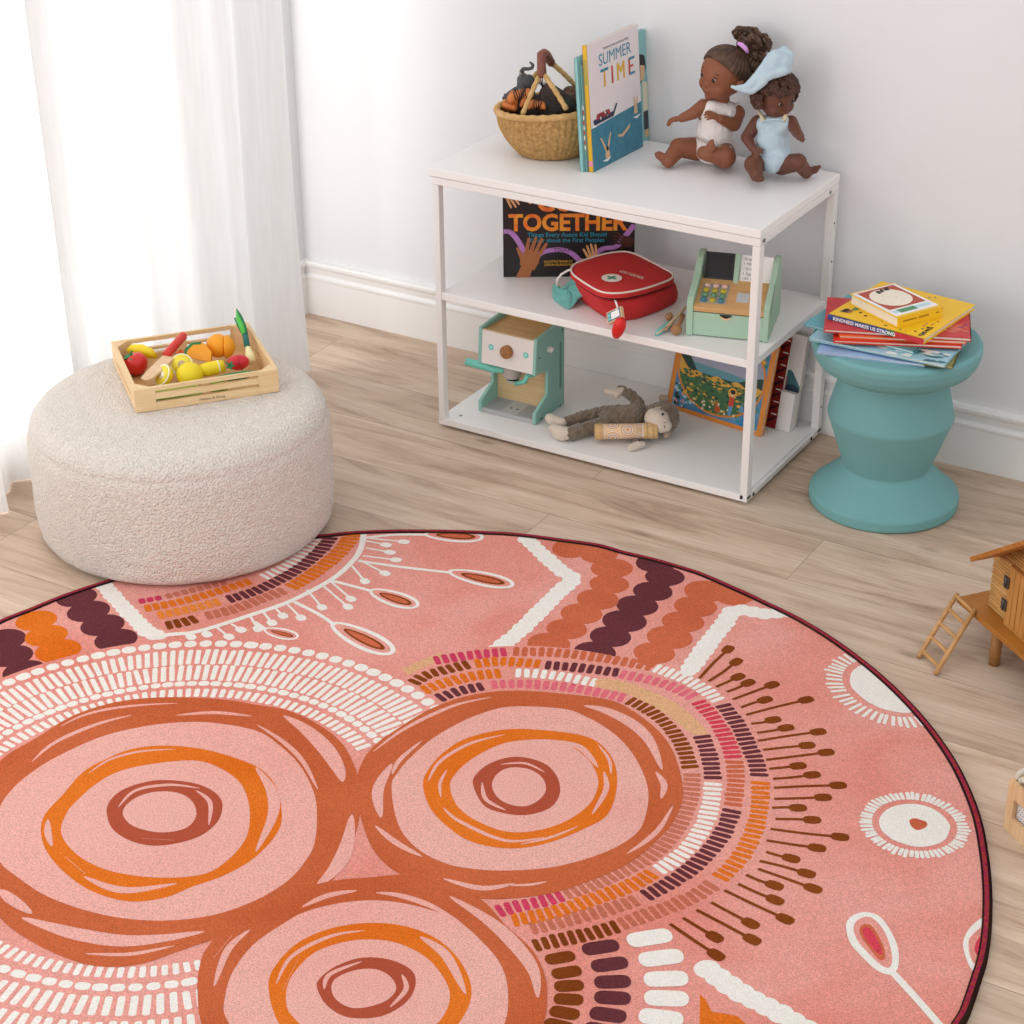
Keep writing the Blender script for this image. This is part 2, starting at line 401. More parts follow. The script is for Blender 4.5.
# ------------------------------------------------------------------ rug (hand drawn motifs, one flat woven-in mesh)
def rugmat(name, col, col2=None):
    m = bpy.data.materials.new('rug_' + name); m.use_nodes = True; nt = m.node_tree; N = nt.nodes.new; L = nt.links.new
    b = nt.nodes['Principled BSDF']; b.inputs['Roughness'].default_value = .95; b.inputs['Specular IOR Level'].default_value = 0
    tc = N('ShaderNodeTexCoord')
    n = N('ShaderNodeTexNoise'); n.inputs['Scale'].default_value = 420; n.inputs['Detail'].default_value = 3; n.inputs['Roughness'].default_value = .7; L(tc.outputs['Object'], n.inputs[0])
    cr = N('ShaderNodeMapRange'); cr.inputs['From Min'].default_value = .3; cr.inputs['From Max'].default_value = .7; cr.inputs['To Min'].default_value = .68 if name != 'white' else .84; cr.inputs['To Max'].default_value = 1.27 if name != 'white' else 1.1
    L(n.outputs['Fac'], cr.inputs['Value'])
    big = N('ShaderNodeTexNoise'); big.inputs['Scale'].default_value = 3.2; big.inputs['Detail'].default_value = 3; big.inputs['Distortion'].default_value = .6; L(tc.outputs['Object'], big.inputs[0])
    br = N('ShaderNodeMapRange'); br.inputs['From Min'].default_value = .4; br.inputs['From Max'].default_value = .68; L(big.outputs['Fac'], br.inputs['Value'])
    mx = N('ShaderNodeMix'); mx.data_type = 'RGBA'; mx.inputs[6].default_value = lin(col); mx.inputs[7].default_value = lin(col2 or col); L(br.outputs[0], mx.inputs[0])
    sc_ = N('ShaderNodeVectorMath'); sc_.operation = 'SCALE'; L(mx.outputs[2], sc_.inputs[0]); L(cr.outputs[0], sc_.inputs['Scale'])
    L(sc_.outputs[0], b.inputs['Base Color'])
    bp = N('ShaderNodeBump'); bp.inputs['Distance'].default_value = .0025; L(n.outputs['Fac'], bp.inputs['Height']); L(bp.outputs[0], b.inputs['Normal'])
    return m
RM = dict(pink=rugmat('pink', '#eda599', '#e68f80'), cpink=rugmat('pale_pink', '#efb3a8', '#edaa9e'), rust=rugmat('rust', '#cd6b44', '#c4603a'),
          orange=rugmat('orange', '#e77a2b', '#e06d20'), brick=rugmat('brick', '#b75740', '#af4f38'), white=rugmat('white', '#f7f1ea', '#f5efe7'),
          plum=rugmat('plum', '#6f3b42', '#653439'), brown=rugmat('brown', '#8d4a20', '#7e3e1a'), coral=rugmat('coral', '#d4704f', '#ca6546'),
          magenta=rugmat('magenta', '#cf3f60', '#d84a68'), rose=rugmat('rose', '#ea7382', '#e56c7c'), tan=rugmat('tan', '#e6b287', '#e2a97c'),
          dusty=rugmat('dusty', '#cf7a62', '#c56f58'), crimson=rugmat('crimson', '#dd4658', '#e04e60'), ltor=rugmat('light_orange', '#ee8f45', '#ea8636'))
RC = V((-.8376, -1.7441)); RR = 1.0044; ZR = .009
def Wp(p): q = at(p[0], p[1], z=.009); return V((q.x, q.y))
EDGE = [(0, 620), (30, 608.5), (55, 598), (80, 589), (110, 579.5), (322, 535), (350, 532), (381, 530.5), (430, 530.3), (480, 531.5), (512, 533), (560, 539), (598, 544), (610, 547), (622, 551), (660, 560), (687, 568), (700, 572), (730, 585), (768, 602.5), (800, 618), (830, 636), (855.5, 654), (885, 678), (908, 700), (935, 731), (958, 765), (972, 794), (980.5, 817), (987, 850), (990.5, 880.5), (991, 915), (989, 943), (985.5, 962), (980.5, 977), (973, 1000), (965.5, 1020.5)]
eps = []
for p in EDGE:
    q = Wp(p) - RC; eps.append((math.atan2(q.y, q.x), q.length))
eps.sort()
def redge(a):
    """radius of the rug's slightly uneven outline at an angle"""
    a = (a + PI) % (2 * PI) - PI
    E = eps
    for (a0, r0), (a1, r1) in zip(E, E[1:]):
        if a0 <= a <= a1:
            if a1 - a0 > .8:
                t = min((a - a0), (a1 - a)); e = r0 if (a - a0) < (a1 - a) else r1
                k = min(1, t / .25); return e * (1 - k) + RR * k
            return r0 + (r1 - r0) * (a - a0) / (a1 - a0)
    e, dd = (E[-1][1], a - E[-1][0]) if a > 0 else (E[0][1], E[0][0] - a)
    k = min(1, abs(dd) / .25); return e * (1 - k) + RR * k
_tab = [redge(-PI + 2 * PI * i / 720) for i in range(720)]
_tab = [sum(_tab[(i + k) % 720] * w for k, w in ((-2, 1), (-1, 2), (0, 3), (1, 2), (2, 1))) / 9 for i in range(720)]
def RE(a):
    t = ((a + PI) % (2 * PI)) / (2 * PI) * 720; i = int(t); f = t - i
    return _tab[i % 720] * (1 - f) + _tab[(i + 1) % 720] * f
INSET = .0075
rb = B()
N_ = 720
ring = [(RC.x + math.cos(a) * (RE(a) - INSET), RC.y + math.sin(a) * (RE(a) - INSET)) for a in [-PI + 2 * PI * i / N_ for i in range(N_)]]
vs = [(x, y, .001) for x, y in ring] + [(x, y, ZR) for x, y in ring]
rb.add(vs, [list(range(N_))[::-1], list(range(N_, 2 * N_))] + [(i, (i + 1) % N_, N_ + (i + 1) % N_, N_ + i) for i in range(N_)], RM['pink'])
LAYER = [0]
def put(poly, m, clip=True, layer=None, dz=0):
    """poly: rug-plane points (already in metres)"""
    z = ZR + .00004 * (LAYER[0] + 1 if layer is None else layer) + dz
    pts = [V(p[:2]) for p in poly]
    if clip:
        far = [(p - RC).length > RE(math.atan2(p.y - RC.y, p.x - RC.x)) - INSET for p in pts]
        if all(far): return
        if any(far):
            q = []
            n = len(pts)
            for i in range(n):
                a, c = pts[i], pts[(i + 1) % n]; k = max(1, int((c - a).length / .006))
                for j in range(k): q.append(a.lerp(c, j / k))
            pts = []
            for p in q:
                d = p - RC; lim = RE(math.atan2(d.y, d.x)) - INSET
                if d.length > lim: p = RC + d.normalized() * lim
                pts.append(p)
            pts = [p for i, p in enumerate(pts) if (p - pts[i - 1]).length > 1e-4]
            if len(pts) < 3: return
    ar = sum(pts[i - 1].x * pts[i].y - pts[i].x * pts[i - 1].y for i in range(len(pts)))
    if ar < 0: pts = pts[::-1]
    rb.add([(p.x, p.y, z) for p in pts], [list(range(len(pts)))], RM[m])
def spline(P, closed=False, k=6):
    n = len(P); out = []
    rng = range(n) if closed else range(n - 1)
    for i in rng:
        p0 = P[(i - 1) % n] if closed or i > 0 else P[0]; p1 = P[i]; p2 = P[(i + 1) % n]
        p3 = P[(i + 2) % n] if closed or i + 2 < n else P[-1]
        for j in range(k):
            t = j / k
            out.append(.5 * ((2 * p1) + (p2 - p0) * t + (2 * p0 - 5 * p1 + 4 * p2 - p3) * t * t + (3 * p1 - p0 - 3 * p2 + p3) * t ** 3))
    if not closed: out.append(P[-1])
    return out
def resample(P, step):
    """points at even spacing along a polyline, with tangents"""
    out = []; acc = 0; nxt = step / 2
    for a, c in zip(P, P[1:]):
        L = (c - a).length
        while nxt <= acc + L:
            out.append((a.lerp(c, (nxt - acc) / L), (c - a).normalized())); nxt += step
        acc += L
    return out
def capsule(c, d, hl, hw, m, jit=0, n=5, rnd=1, dz=1.2e-5):
    """rounded stroke: centre, long direction, half length, half width"""
    d = V(d).normalized(); p = V((-d.y, d.x))
    if jit: d = V((d.x + random.uniform(-jit, jit), d.y + random.uniform(-jit, jit))).normalized(); p = V((-d.y, d.x)); hl *= 1 + random.uniform(-jit, jit)
    e = hw * rnd; pts = []; s = max(hl - e, 0)
    for i in range(n + 1): a = -PI / 2 + PI * i / n; pts.append(c + d * (s + abs(math.cos(a)) ** .7 * e) + p * math.sin(a) * hw)
    for i in range(n + 1): a = PI / 2 + PI * i / n; pts.append(c - d * (s + abs(math.cos(a)) ** .7 * e) + p * math.sin(a) * hw)
    put(pts, m, dz=dz)
def stroke(P, w, m, px=True, sm=True, dz=0):
    """line of even or given half widths through points"""
    P = [Wp(p) for p in P] if px else P
    if sm and len(P) > 2: Q = spline(P, k=8)
    else: Q = P
    n = len(Q); W = w if callable(w) else (lambda t: w)
    Lf = []; Rt = []
    for i, q in enumerate(Q):
        d = (Q[min(i + 1, n - 1)] - Q[max(i - 1, 0)]).normalized(); p = V((-d.y, d.x)); h = W(i / (n - 1))
        Lf.append(q + p * h); Rt.append(q - p * h)
    if not callable(w):
        d = (Q[-1] - Q[-2]).normalized(); p = V((-d.y, d.x)); Lf += [Q[-1] + (p * math.cos(a) + d * math.sin(a)) * w for a in (.5, 1, 1.57, 2.1, 2.6)]
    put(Lf + Rt[::-1], m, dz=dz)
def band(outer, inner, m, fill='cpink'):
    put(spline([Wp(p) for p in outer], True), m); LAYER[0] += 1
    put(spline([Wp(p) for p in inner], True), fill); LAYER[0] += 1
def slit(P, w, m='cpink'):
    stroke(P, lambda t: w * (.08 + .92 * math.sin(PI * min(1, max(0, t))) ** .8), m)
def dashes(P, half_len, pitch, fill, m, jit=.06, rnd=.7):
    for c, d in resample(P, pitch): capsule(c, V((-d.y, d.x)), half_len, pitch * fill / 2, m, jit, rnd=rnd)
def arc(c, r, a0, a1, n=60): return [V((c[0] + r * math.cos(a0 + (a1 - a0) * i / n), c[1] + r * math.sin(a0 + (a1 - a0) * i / n))) for i in range(n + 1)]
def chain(P, r, m, step=None, sq=.92):
    Q = spline([Wp(p) for p in P], k=8)
    put_prev = None
    for k, (c, d) in enumerate(resample(Q, step or (r * 1.5 if r > .03 else r * 1.1))):
        p = V((-d.y, d.x)); rr = r * random.uniform(.93, 1.05)
        put([c + p * rr * math.cos(a) + d * rr * sq * math.sin(a) for a in [2 * PI * i / 22 for i in range(22)]], m, dz=(k + 1) * 5e-6)
    stroke(Q, r * (.45 if r > .03 else .72), m, px=False, sm=False)

A = Wp((164.7, 817.3)); Bc = Wp((518, 782))
# --- chains and zigzags under everything
LAYER[0] = 1
chain([(556, 546), (575, 549), (597, 553), (611, 566), (611, 580.5), (599.5, 597.5), (585, 610), (571, 625), (556, 638.5), (540, 650), (525, 660)], .0430, 'coral')
chain([(642, 558), (662, 566), (664, 580), (652, 592), (637, 606), (624.5, 621), (611, 636), (597, 650), (585, 662)], .0430, 'plum')
chain([(748, 600), (727, 592), (708, 590), (696, 606), (684.5, 620), (672, 635), (657, 650), (645, 664)], .0430, 'coral')
chain([(0, 632), (5, 645), (14, 660), (25, 672)], .0430, 'plum')
chain([(32, 613), (42, 630), (54, 645), (66, 662)], .0430, 'orange')
chain([(72, 590), (82, 605), (95, 617), (107, 630), (122, 646)], .0430, 'plum')
chain([(524.5, 537), (537, 549), (550, 561), (563, 572), (573, 579), (561, 590), (548, 603), (535, 616), (522, 629), (509, 640), (494, 652)], .0205, 'white')
chain([(792, 611), (767, 614), (736, 610), (724, 624), (711, 640), (700, 655), (688, 672)], .0205, 'white')
chain([(702, 965), (718, 977), (741, 993), (766, 1006), (795, 1022), (830, 1045)], .021, 'white')
chain([(103, 584), (115, 598), (126, 610), (137, 621), (148, 632), (160, 636)], .019, 'white')
put([Wp(p) for p in ((700, 994), (706, 1000), (712, 1012), (722, 1013), (737, 1016), (748, 1026), (752, 1060), (699, 1060))], 'orange')
LAYER[0] = 5
# pink ground that cuts the chains off round the big circles
put(arc(Bc, .438, math.radians(-60), math.radians(250), 90) + [Bc], 'pink')
LAYER[0] = 6
put(arc(A, .5680, 0, 2 * PI, 120)[:-1], 'pink')
LAYER[0] = 7
stroke([(405, 672), (425, 663), (440, 657)], .012, 'tan')
# --- white dashes round circle A
def rad(p, c): return (Wp(p) - c).length
for half, p, pitch, fill in ((.0125, None, .0, 0),):
    pass
AA = math.atan2((Wp((357, 752)) - A).y, (Wp((357, 752)) - A).x)
Pa = arc(A, .5466, AA, math.radians(215), 200)
for c, d in resample(Pa, .0292): capsule(c, d, .0128, .0120, 'white', .12)
for r0, hl, pitch in ((rad((163, 659), A), .0262, .0158), (rad((163, 674.5), A), .0262, .0158), (rad((163, 694.5), A), .0140, .0158)):
    dashes(arc(A, r0, AA, math.radians(215), 260), hl, pitch, .62, 'white')
for c, d in resample(arc(A, rad((163, 685.3), A), AA, math.radians(215), 200), .0222): capsule(c, d, .0100, .0085, 'white', .12)
# lower left of A
a0, a1 = math.radians(200), math.radians(324)
ro = rad((103, 987.5), A)
for c, d in resample(arc(A, ro, a0, a1, 200), .0265): capsule(c, d, .0115, .0085, 'white', .12)
for r0, hl, pitch in ((rad((103, 972), A), .0125, .0165), (rad((100, 1006), A), .0215, .0195), (rad((100, 1034), A), .026, .0195)):
    dashes(arc(A, r0, a0, a1, 260), hl, pitch, .58, 'white')
# --- coloured rows round circle B: (colour, along-points) pieces measured on the rug
ROWS = [
 (.0160, .0212, [('magenta', [(433, 661), (470, 655.5), (508, 652)]), ('coral', [(512, 651.7), (550, 652.5), (590, 656.5), (625, 662), (651, 667)]), ('white', [(654, 667.5), (685, 679), (705, 690), (719, 701)]), ('plum', [(722, 704), (738, 725), (748, 745), (756, 762), (760, 779)]), ('orange', [(760.5, 781), (760, 805), (755, 828), (745, 850), (731, 868), (716, 881)]), ('dusty', [(714, 884), (695, 896), (670, 907), (645, 916), (622, 924)]), ('brown', [(619, 926), (590, 934), (560, 940), (534, 946)])]),
 (.0158, .0205, [('brown', [(412, 684), (425, 676), (445, 670), (471, 664)]), ('orange', [(474, 664), (500, 661.5), (539, 664)]), ('plum', [(544, 665), (580, 668), (616, 672.5)]), ('rose', [(619, 674), (650, 680), (675, 688), (694, 697.5)]), ('crimson', [(697, 701), (712, 716), (723, 733), (730, 747), (733, 757)]), ('coral', [(734, 760), (736, 780), (733, 805)]), ('plum', [(732.5, 809), (725, 829), (712, 848), (692, 868), (665, 886), (641, 898)]), ('dusty', [(638, 900), (610, 909), (580, 917), (552, 924), (526, 930)])]),
 (.0160, .0205, [('orange', [(422, 691), (445, 683), (475, 676), (506, 673)]), ('white', [(514, 673), (540, 674), (570, 678), (595, 683)]), ('tan', None), ('plum', [(701, 735), (709, 755), (713, 778)]), ('white', [(713, 782), (711, 803), (704, 825), (690, 846), (672, 862), (657, 871)]), ('orange', [(654, 873), (630, 886), (600, 897), (565, 909), (535, 916.5), (508, 921)])]),
 (.0150, .0200, [('plum', [(437, 699), (460, 691), (486, 686)]), ('rose', [(490, 685), (520, 684), (560, 686.5), (595, 692), (624, 698)]), ('brown', [(628, 700), (650, 711), (668, 726), (682, 745), (691, 770)]), ('dusty', [(692, 773), (691, 795), (683, 818), (669, 840), (648, 858), (620, 873), (590, 886), (568, 894)]), ('magenta', [(564, 896), (540, 902), (515, 907), (500, 911)])]),
]
for hl, pitch, segs in ROWS:
    LAYER[0] += 1
    for m, P in segs:
        if P is None: continue
        pt = .0160 if P[-1][1] < 700 else (.0136 if P[0][1] < 880 else .0142)
        dashes(spline([Wp(p) for p in P], k=8), hl, pt, .72 if m != 'white' else .66, m, .07, .9)
T1 = [(598, 679), (625, 682), (655, 693), (680, 706), (700, 724), (708, 733), (702, 735), (690, 733), (668, 716), (645, 702), (620, 692), (598, 687)]
put(spline([Wp(p) for p in T1], True, 4), 'tan')
# --- brown pins
for (x0, y0), (x1, y1) in (((699.5, 678.5), (728, 649.5)), ((708.5, 681.5), (736, 662)), ((716, 687), (738, 677)), ((727, 692), (748, 683)), ((733, 699.5), (772, 685)), ((741, 707.5), (765, 700)), ((746, 715), (806, 700)), ((751, 724), (773, 720)), ((757, 733), (786, 728)), ((758, 741), (818, 732)), ((763, 750), (807, 745.5)), ((766, 760), (826, 752.5)), ((769, 769), (798, 766)), ((773, 779), (812, 775)), ((774, 788), (838, 785.5)), ((774, 799), (823, 797.5)), ((772, 808), (798, 808)), ((775.5, 819), (812, 820)), ((770.5, 829), (840, 837)), ((766.5, 840.5), (817, 848)), ((766, 852), (791, 858.5)), ((759.5, 861), (806.5, 873.5)), ((758, 869), (813, 888.5)), ((746, 875), (774.5, 885.5)), ((738, 884), (775, 900)), ((724.5, 890.5), (785, 919)), ((711, 902.5), (750.5, 923.5)), ((696.5, 910), (752, 939.5)), ((683, 918), (714.5, 937)), ((670, 924), (716, 955))):
    a, c = Wp((x0, y0)), Wp((x1, y1)); d = (c - a).normalized()
    stroke([a, a.lerp(c, .5) + V((-d.y, d.x)) * random.uniform(-.002, .002), c], .0032, 'brown', px=False)
    capsule(c, d, .0155, .0105, 'brown')
LAYER[0] += 1
# --- ring D, behind the ottoman
def circ_seg(c, P, hl, pitch, fill, m): dashes(spline([Wp(p) for p in P], k=8), hl * 1.28, pitch * .9, min(.82, fill * 1.12), m, .05)
for P, hl, m in (([(150, 637), (172, 634.5), (200, 631), (256, 613.5), (291, 601), (331, 580), (352, 562), (361, 548), (364, 532)], .0078, 'white'), ([(147, 627), (150, 632)], .008, 'white')):
    stroke(P, hl * .8, m, dz=-1.2e-5)
circ_seg(0, [(165, 626), (185, 622), (200, 617.5)], .013, .018, .7, 'brown')
circ_seg(0, [(205, 616.5), (235, 609), (262, 599), (286, 590)], .013, .018, .7, 'dusty')
circ_seg(0, [(290, 588), (310, 576), (330, 561), (345, 546), (352, 535)], .015, .0165, .75, 'orange')
circ_seg(0, [(157, 616), (190, 609), (222, 601)], .012, .018, .75, 'ltor')
circ_seg(0, [(227, 600), (256, 591), (285, 577), (305, 564), (322, 549), (331, 537)], .013, .0165, .7, 'plum')
circ_seg(0, [(144, 609), (175, 603), (210, 594), (248, 582)], .011, .018, .75, 'orange')
circ_seg(0, [(138, 602), (160, 598)], .008, .018, .75, 'magenta')
circ_seg(0, [(165, 597), (195, 590), (225, 583)], .008, .018, .75, 'dusty')
circ_seg(0, [(262, 578), (285, 567), (305, 552), (315, 540)], .012, .0165, .5, 'white')
PINS = [((366, 538), (404, 542)), ((366, 541), (386, 545)), ((366, 548), (390, 552.5)), ((363, 556), (396, 560)), ((359, 560), (385, 573.5)), ((352, 566), (365, 581.5)), ((330, 581), (351, 599)), ((322, 585), (348, 607)), ((307, 590), (322, 607.5)), ((287, 604), (301, 618)), ((275, 608), (283, 616)), ((263, 612), (272, 623)), ((250, 616), (242, 629.5) if False else (258, 629)), ((231, 624), (241, 630)), ((216, 627), (229, 637)), ((201, 630), (207, 634.5)), ((186, 632), (191, 637))]
LAYER[0] += 1
for a, c in PINS:
    a, c = Wp(a), Wp(c); stroke([a, c], .0026, 'white', px=False, sm=False); capsule(c, c - a, .0125, .0095, 'white')
def drop(tip, ctr, end, hw, inner, mi='coral', outline='brown', w=.006, stem=None):
    t, e = Wp(tip), Wp(end); d = (e - t).normalized(); p = V((-d.y, d.x)); L = (e - t).length
    def shape(k, s):
        return [t + d * L * (.5 - .5 * math.cos(a)) * s[0] + d * L * s[1] + p * hw * k * math.sin(a) * (.72 + .28 * (.5 - .5 * math.cos(a))) for a in [2 * PI * i / 40 for i in range(40)]]
    if stem:
        stroke(stem, .0045, 'white', dz=-1.2e-5)
    put(shape(1.18, (1, 0)), 'white'); LAYER[0] += 1
    put(shape(.80, (.88, .06)), 'pink'); LAYER[0] += 1
    put(shape(.50 * inner, (.66, .20)), outline); LAYER[0] += 1
    put(shape(.30 * inner, (.54, .255)), mi); LAYER[0] -= 3
drop((332, 623), None, (393, 654), .030, 1, stem=[(294, 602), (318, 614), (336, 626)])
drop((370, 590), None, (418, 607), .026, 1.1, stem=[(332, 581), (352, 586), (374, 592)])
drop((448, 571), None, (514, 586), .027, 1.15, stem=[(358, 561), (400, 567), (452, 573)])
drop((424, 534), None, (484, 538), .026, 1.2, stem=[(366, 538), (395, 535), (430, 535)])
drop((264, 629), None, (298, 638), .018, .8, stem=[(254, 622), (268, 631)])
def teardrop_big():
    O_ = [(846, 928), (848, 920), (856, 914), (868, 912.5), (880, 917), (890, 930), (897, 945), (899, 958), (897, 970), (889, 975), (876, 970), (862, 957), (850, 943)]
    put(spline([Wp(p) for p in O_], True), 'white'); LAYER[0] += 1
    I_ = [(853.5, 928), (858, 920), (868, 917), (877, 922), (886, 935), (891, 950), (892, 962), (888, 968), (878, 963), (866, 951), (857, 940)]
    put(spline([Wp(p) for p in I_], True), 'pink'); LAYER[0] += 1
    put(spline([Wp(p) for p in [(859.5, 929), (864, 924.5), (871, 926), (879, 937), (885, 952), (884, 960), (878, 959), (869, 948), (861.5, 937)]], True), 'coral'); LAYER[0] += 1
    put(spline([Wp(p) for p in [(862.5, 930), (866, 927.5), (871, 930), (877, 939), (882, 951), (881, 955), (877, 953), (869, 944), (864, 936)]], True), 'crimson'); LAYER[0] -= 3
    stroke([(890, 970), (905, 986), (922, 1005), (942, 1028)], .006, 'white', dz=-1.2e-5)
teardrop_big()
put(spline([Wp(p) for p in [(986, 920), (974, 924), (966, 934), (963, 945), (966, 958), (972, 970), (986, 978), (1010, 950)]], True), 'white'); LAYER[0] += 1
put(spline([Wp(p) for p in [(990, 924), (978, 930), (970, 938), (968.5, 946), (970, 956), (976, 966), (988, 970), (1010, 950)]], True), 'pink'); LAYER[0] += 1
put(spline([Wp(p) for p in [(990, 932), (979, 938), (975, 946), (975, 952), (980, 958), (990, 960)]], True), 'crimson'); LAYER[0] -= 2
# --- suns
def sun(ctr, rx, ry, ang, rin, rout, nr, core=True):
    c = Wp(ctr); u = V((math.cos(ang), math.sin(ang))); w = V((-u.y, u.x))
    E_ = lambda a, s=1, x=0: c + u * (rx * s + x) * math.cos(a) + w * (ry * s + x) * math.sin(a)
    put([E_(2 * PI * i / 40) + V((noise.noise(V((i * .4, ang, 0))), noise.noise(V((3, i * .4, ang))))) * .002 for i in range(40)], 'white')
    for i in range(nr):
        a = 2 * PI * (i + random.uniform(-.15, .15)) / nr
        p0, p1 = E_(a, 1, rin), E_(a, 1, rout * random.uniform(.92, 1.08))
        capsule((p0 + p1) / 2, p1 - p0, (p1 - p0).length / 2, .0034, 'white')
    if core:
        LAYER[0] += 1
        put(spline([Wp(p) for p in [(909.5, 820.5), (915, 818.5), (920, 820), (926, 822), (927, 826), (922, 829.5), (916, 830), (911, 826)]], True), 'coral'); LAYER[0] -= 1
sun((914.5, 825), .058, .058, math.radians(20), .011, .032, 58)
sun((888, 688), .086, .062, math.radians(-35), .013, .046, 52, core=False)
LAYER[0] += 1
# --- capsules at the bottom
for (x, y), ang in zip(((560, 958), (566.5, 972.5), (569, 986), (568.5, 999.5), (564.5, 1013), (559, 1026)), (-10, -9, -3, 3, 10, 14)):
    a, c = Wp((x - 15, y - 15 * math.tan(math.radians(ang)))), Wp((x + 15, y + 15 * math.tan(math.radians(ang)))); capsule((a + c) / 2, c - a, (c - a).length / 2, .0125, 'brown', n=8)
for (x, y), ang in zip(((600.5, 947.5), (609.5, 964.5), (612.5, 982), (612.5, 998), (608, 1015), (602, 1031)), (-9, -8, -2, 3, 8, 12)):
    a, c = Wp((x - 18.5, y + 18.5 * math.tan(math.radians(-ang)))), Wp((x + 18.5, y + 18.5 * math.tan(math.radians(ang)))); capsule((a + c) / 2, c - a, (c - a).length / 2, .0145, 'plum', n=8)
for (x, y), ang in zip(((649.5, 938), (661, 958), (666, 979), (666.5, 998.5), (661, 1018), (655, 1037)), (-9, -7, -2, 2, 7, 11)):
    a, c = Wp((x - 22.5, y + 22.5 * math.tan(math.radians(-ang)))), Wp((x + 22.5, y + 22.5 * math.tan(math.radians(ang)))); capsule((a + c) / 2, c - a, (c - a).length / 2, .0170, 'white', n=8)
# --- the three scribbled targets
LAYER[0] = 18
band([(-22, 812), (-14, 780), (5, 757), (37.5, 737.5), (70, 717.5), (105, 705), (140, 699), (180, 697.5), (225, 700), (256, 705), (288.5, 711), (318.5, 725), (341, 742.5), (354, 765), (361, 790), (360, 815), (350, 850), (333, 880), (300, 910), (256, 930), (207.5, 942), (175, 953), (140, 964.5), (100, 967), (62.5, 957), (25, 938), (0, 918), (-16, 890), (-22, 850)],
     [(-5, 840), (0, 808), (12, 790), (30, 774), (57, 757), (100, 737.5), (140, 727.5), (175, 723), (212, 723), (256, 731), (280, 746), (300, 766), (314, 793), (317, 820), (314, 845), (306, 860.5), (288.5, 880.5), (256, 900.5), (212.5, 915.5), (160, 921), (105, 915.5), (50, 898), (15, 875.5), (0, 862)], 'rust')
slit([(60, 727), (80, 717), (105, 710), (140, 705.5), (178, 703.5)], .004)
slit([(32, 762), (50, 746), (75, 733), (105, 722), (132, 715.5)], .005)
slit([(176, 715.5), (215, 713), (252, 716.5)], .005)
slit([(284, 716), (305, 729), (325, 748), (338, 768), (343, 782)], .015)
slit([(257, 725), (283, 742), (303, 762), (318, 790)], .005)
slit([(352, 815), (347, 845), (336, 868), (316, 888)], .013)
slit([(0, 890), (12, 900), (32, 914)], .010)
slit([(22, 918), (50, 927), (80, 935), (120, 941), (160, 939), (204, 932)], .014)
slit([(85, 954), (130, 954.5), (175, 946)], .004)
band([(357.5, 790), (359, 770), (372, 748), (396, 730), (431, 709), (468.5, 696), (511, 691), (562, 694), (612, 701), (642, 717.5), (664.5, 738), (677, 762), (683, 793), (674.5, 820), (652, 845.5), (624.5, 866), (587, 882), (549.5, 894), (506, 899), (470, 898), (440, 891), (415, 882), (390, 868), (372, 848), (360, 815)],
     [(391.5, 787), (398.5, 772), (411, 757.5), (431, 740), (456, 725), (481, 714), (511, 707), (562, 709), (587, 717.5), (612, 732.5), (629.5, 750), (643, 773), (648.5, 795), (645, 818), (637, 833), (617, 847), (587, 859), (549.5, 868), (506, 871), (471, 869), (443.5, 863), (416, 848), (398, 824)], 'rust')
slit([(373, 752), (400, 732), (430, 716), (460, 704), (492, 697.5)], .0045)
slit([(392, 775), (400, 760), (422, 741)], .0045)
slit([(584, 706), (606, 711), (632, 724), (650, 742), (662, 770)], .012)
slit([(656, 772), (664, 785), (661, 799)], .006)
slit([(673, 806), (660, 828), (645, 842), (627, 854)], .005)
slit([(508, 886), (530, 885), (547, 882)], .003)
slit([(375, 826), (396, 843), (422, 857)], .006)
slit([(443, 879), (481, 888.5), (515, 884)], .006)
slit([(392, 764), (378, 790), (381, 818)], .010)
band([(197.5, 990), (200, 965), (207, 948), (225, 930), (256, 908), (290, 892), (333.5, 881), (368.5, 878), (406, 875.5), (445, 886), (481, 900), (506, 926), (530, 948), (543, 970), (547, 993), (543, 1025), (520, 1060), (470, 1095), (380, 1115), (290, 1105), (230, 1070), (203, 1030)],
     [(226, 1018), (225, 998), (232.5, 973), (252.5, 946), (281, 925.5), (306, 912), (343.5, 903), (381, 901), (418.5, 907), (456, 920.5), (481, 941), (501, 965.5), (508, 993), (504, 1025), (480, 1055), (430, 1075), (370, 1085), (300, 1075), (250, 1050)], 'rust')
slit([(302, 907.5), (328, 896), (357, 891)], .006)
slit([(376, 893), (400, 896), (430, 906), (462, 924)], .006)
slit([(450, 897), (486, 919), (512, 942), (533, 970), (538, 998)], .012)
slit([(250, 930), (228, 950), (214, 987)], .006)
slit([(232, 936), (214, 958)], .004)
band([(41, 833), (45, 815), (62.5, 795.5), (82.5, 773), (105, 760), (130, 750), (162.5, 746), (200, 749), (232.5, 757.5), (258, 768), (273.5, 783), (281, 805.5), (279, 830), (256, 857), (225, 875.5), (192.5, 887), (165, 898), (130, 902), (95, 893), (67.5, 875.5), (47.5, 853)],
     [(61, 830.5), (66, 815), (75, 803), (98, 783), (122, 771), (155, 764), (195, 761), (219, 768), (238, 781), (247, 797), (250, 818), (245, 840.5), (225, 863), (200, 875.5), (155, 878), (112.5, 872), (85, 860.5), (67.5, 845.5)], 'orange')
slit([(48, 820), (48, 833), (52, 847)], .006)
slit([(84, 877), (110, 888), (135, 890.5), (177, 884)], .008)
slit([(65, 857), (85, 874)], .005)
slit([(256, 768), (271, 790), (273, 815), (256, 852)], .010)
slit([(88, 774), (110, 760), (140, 752), (176, 749.5)], .003)
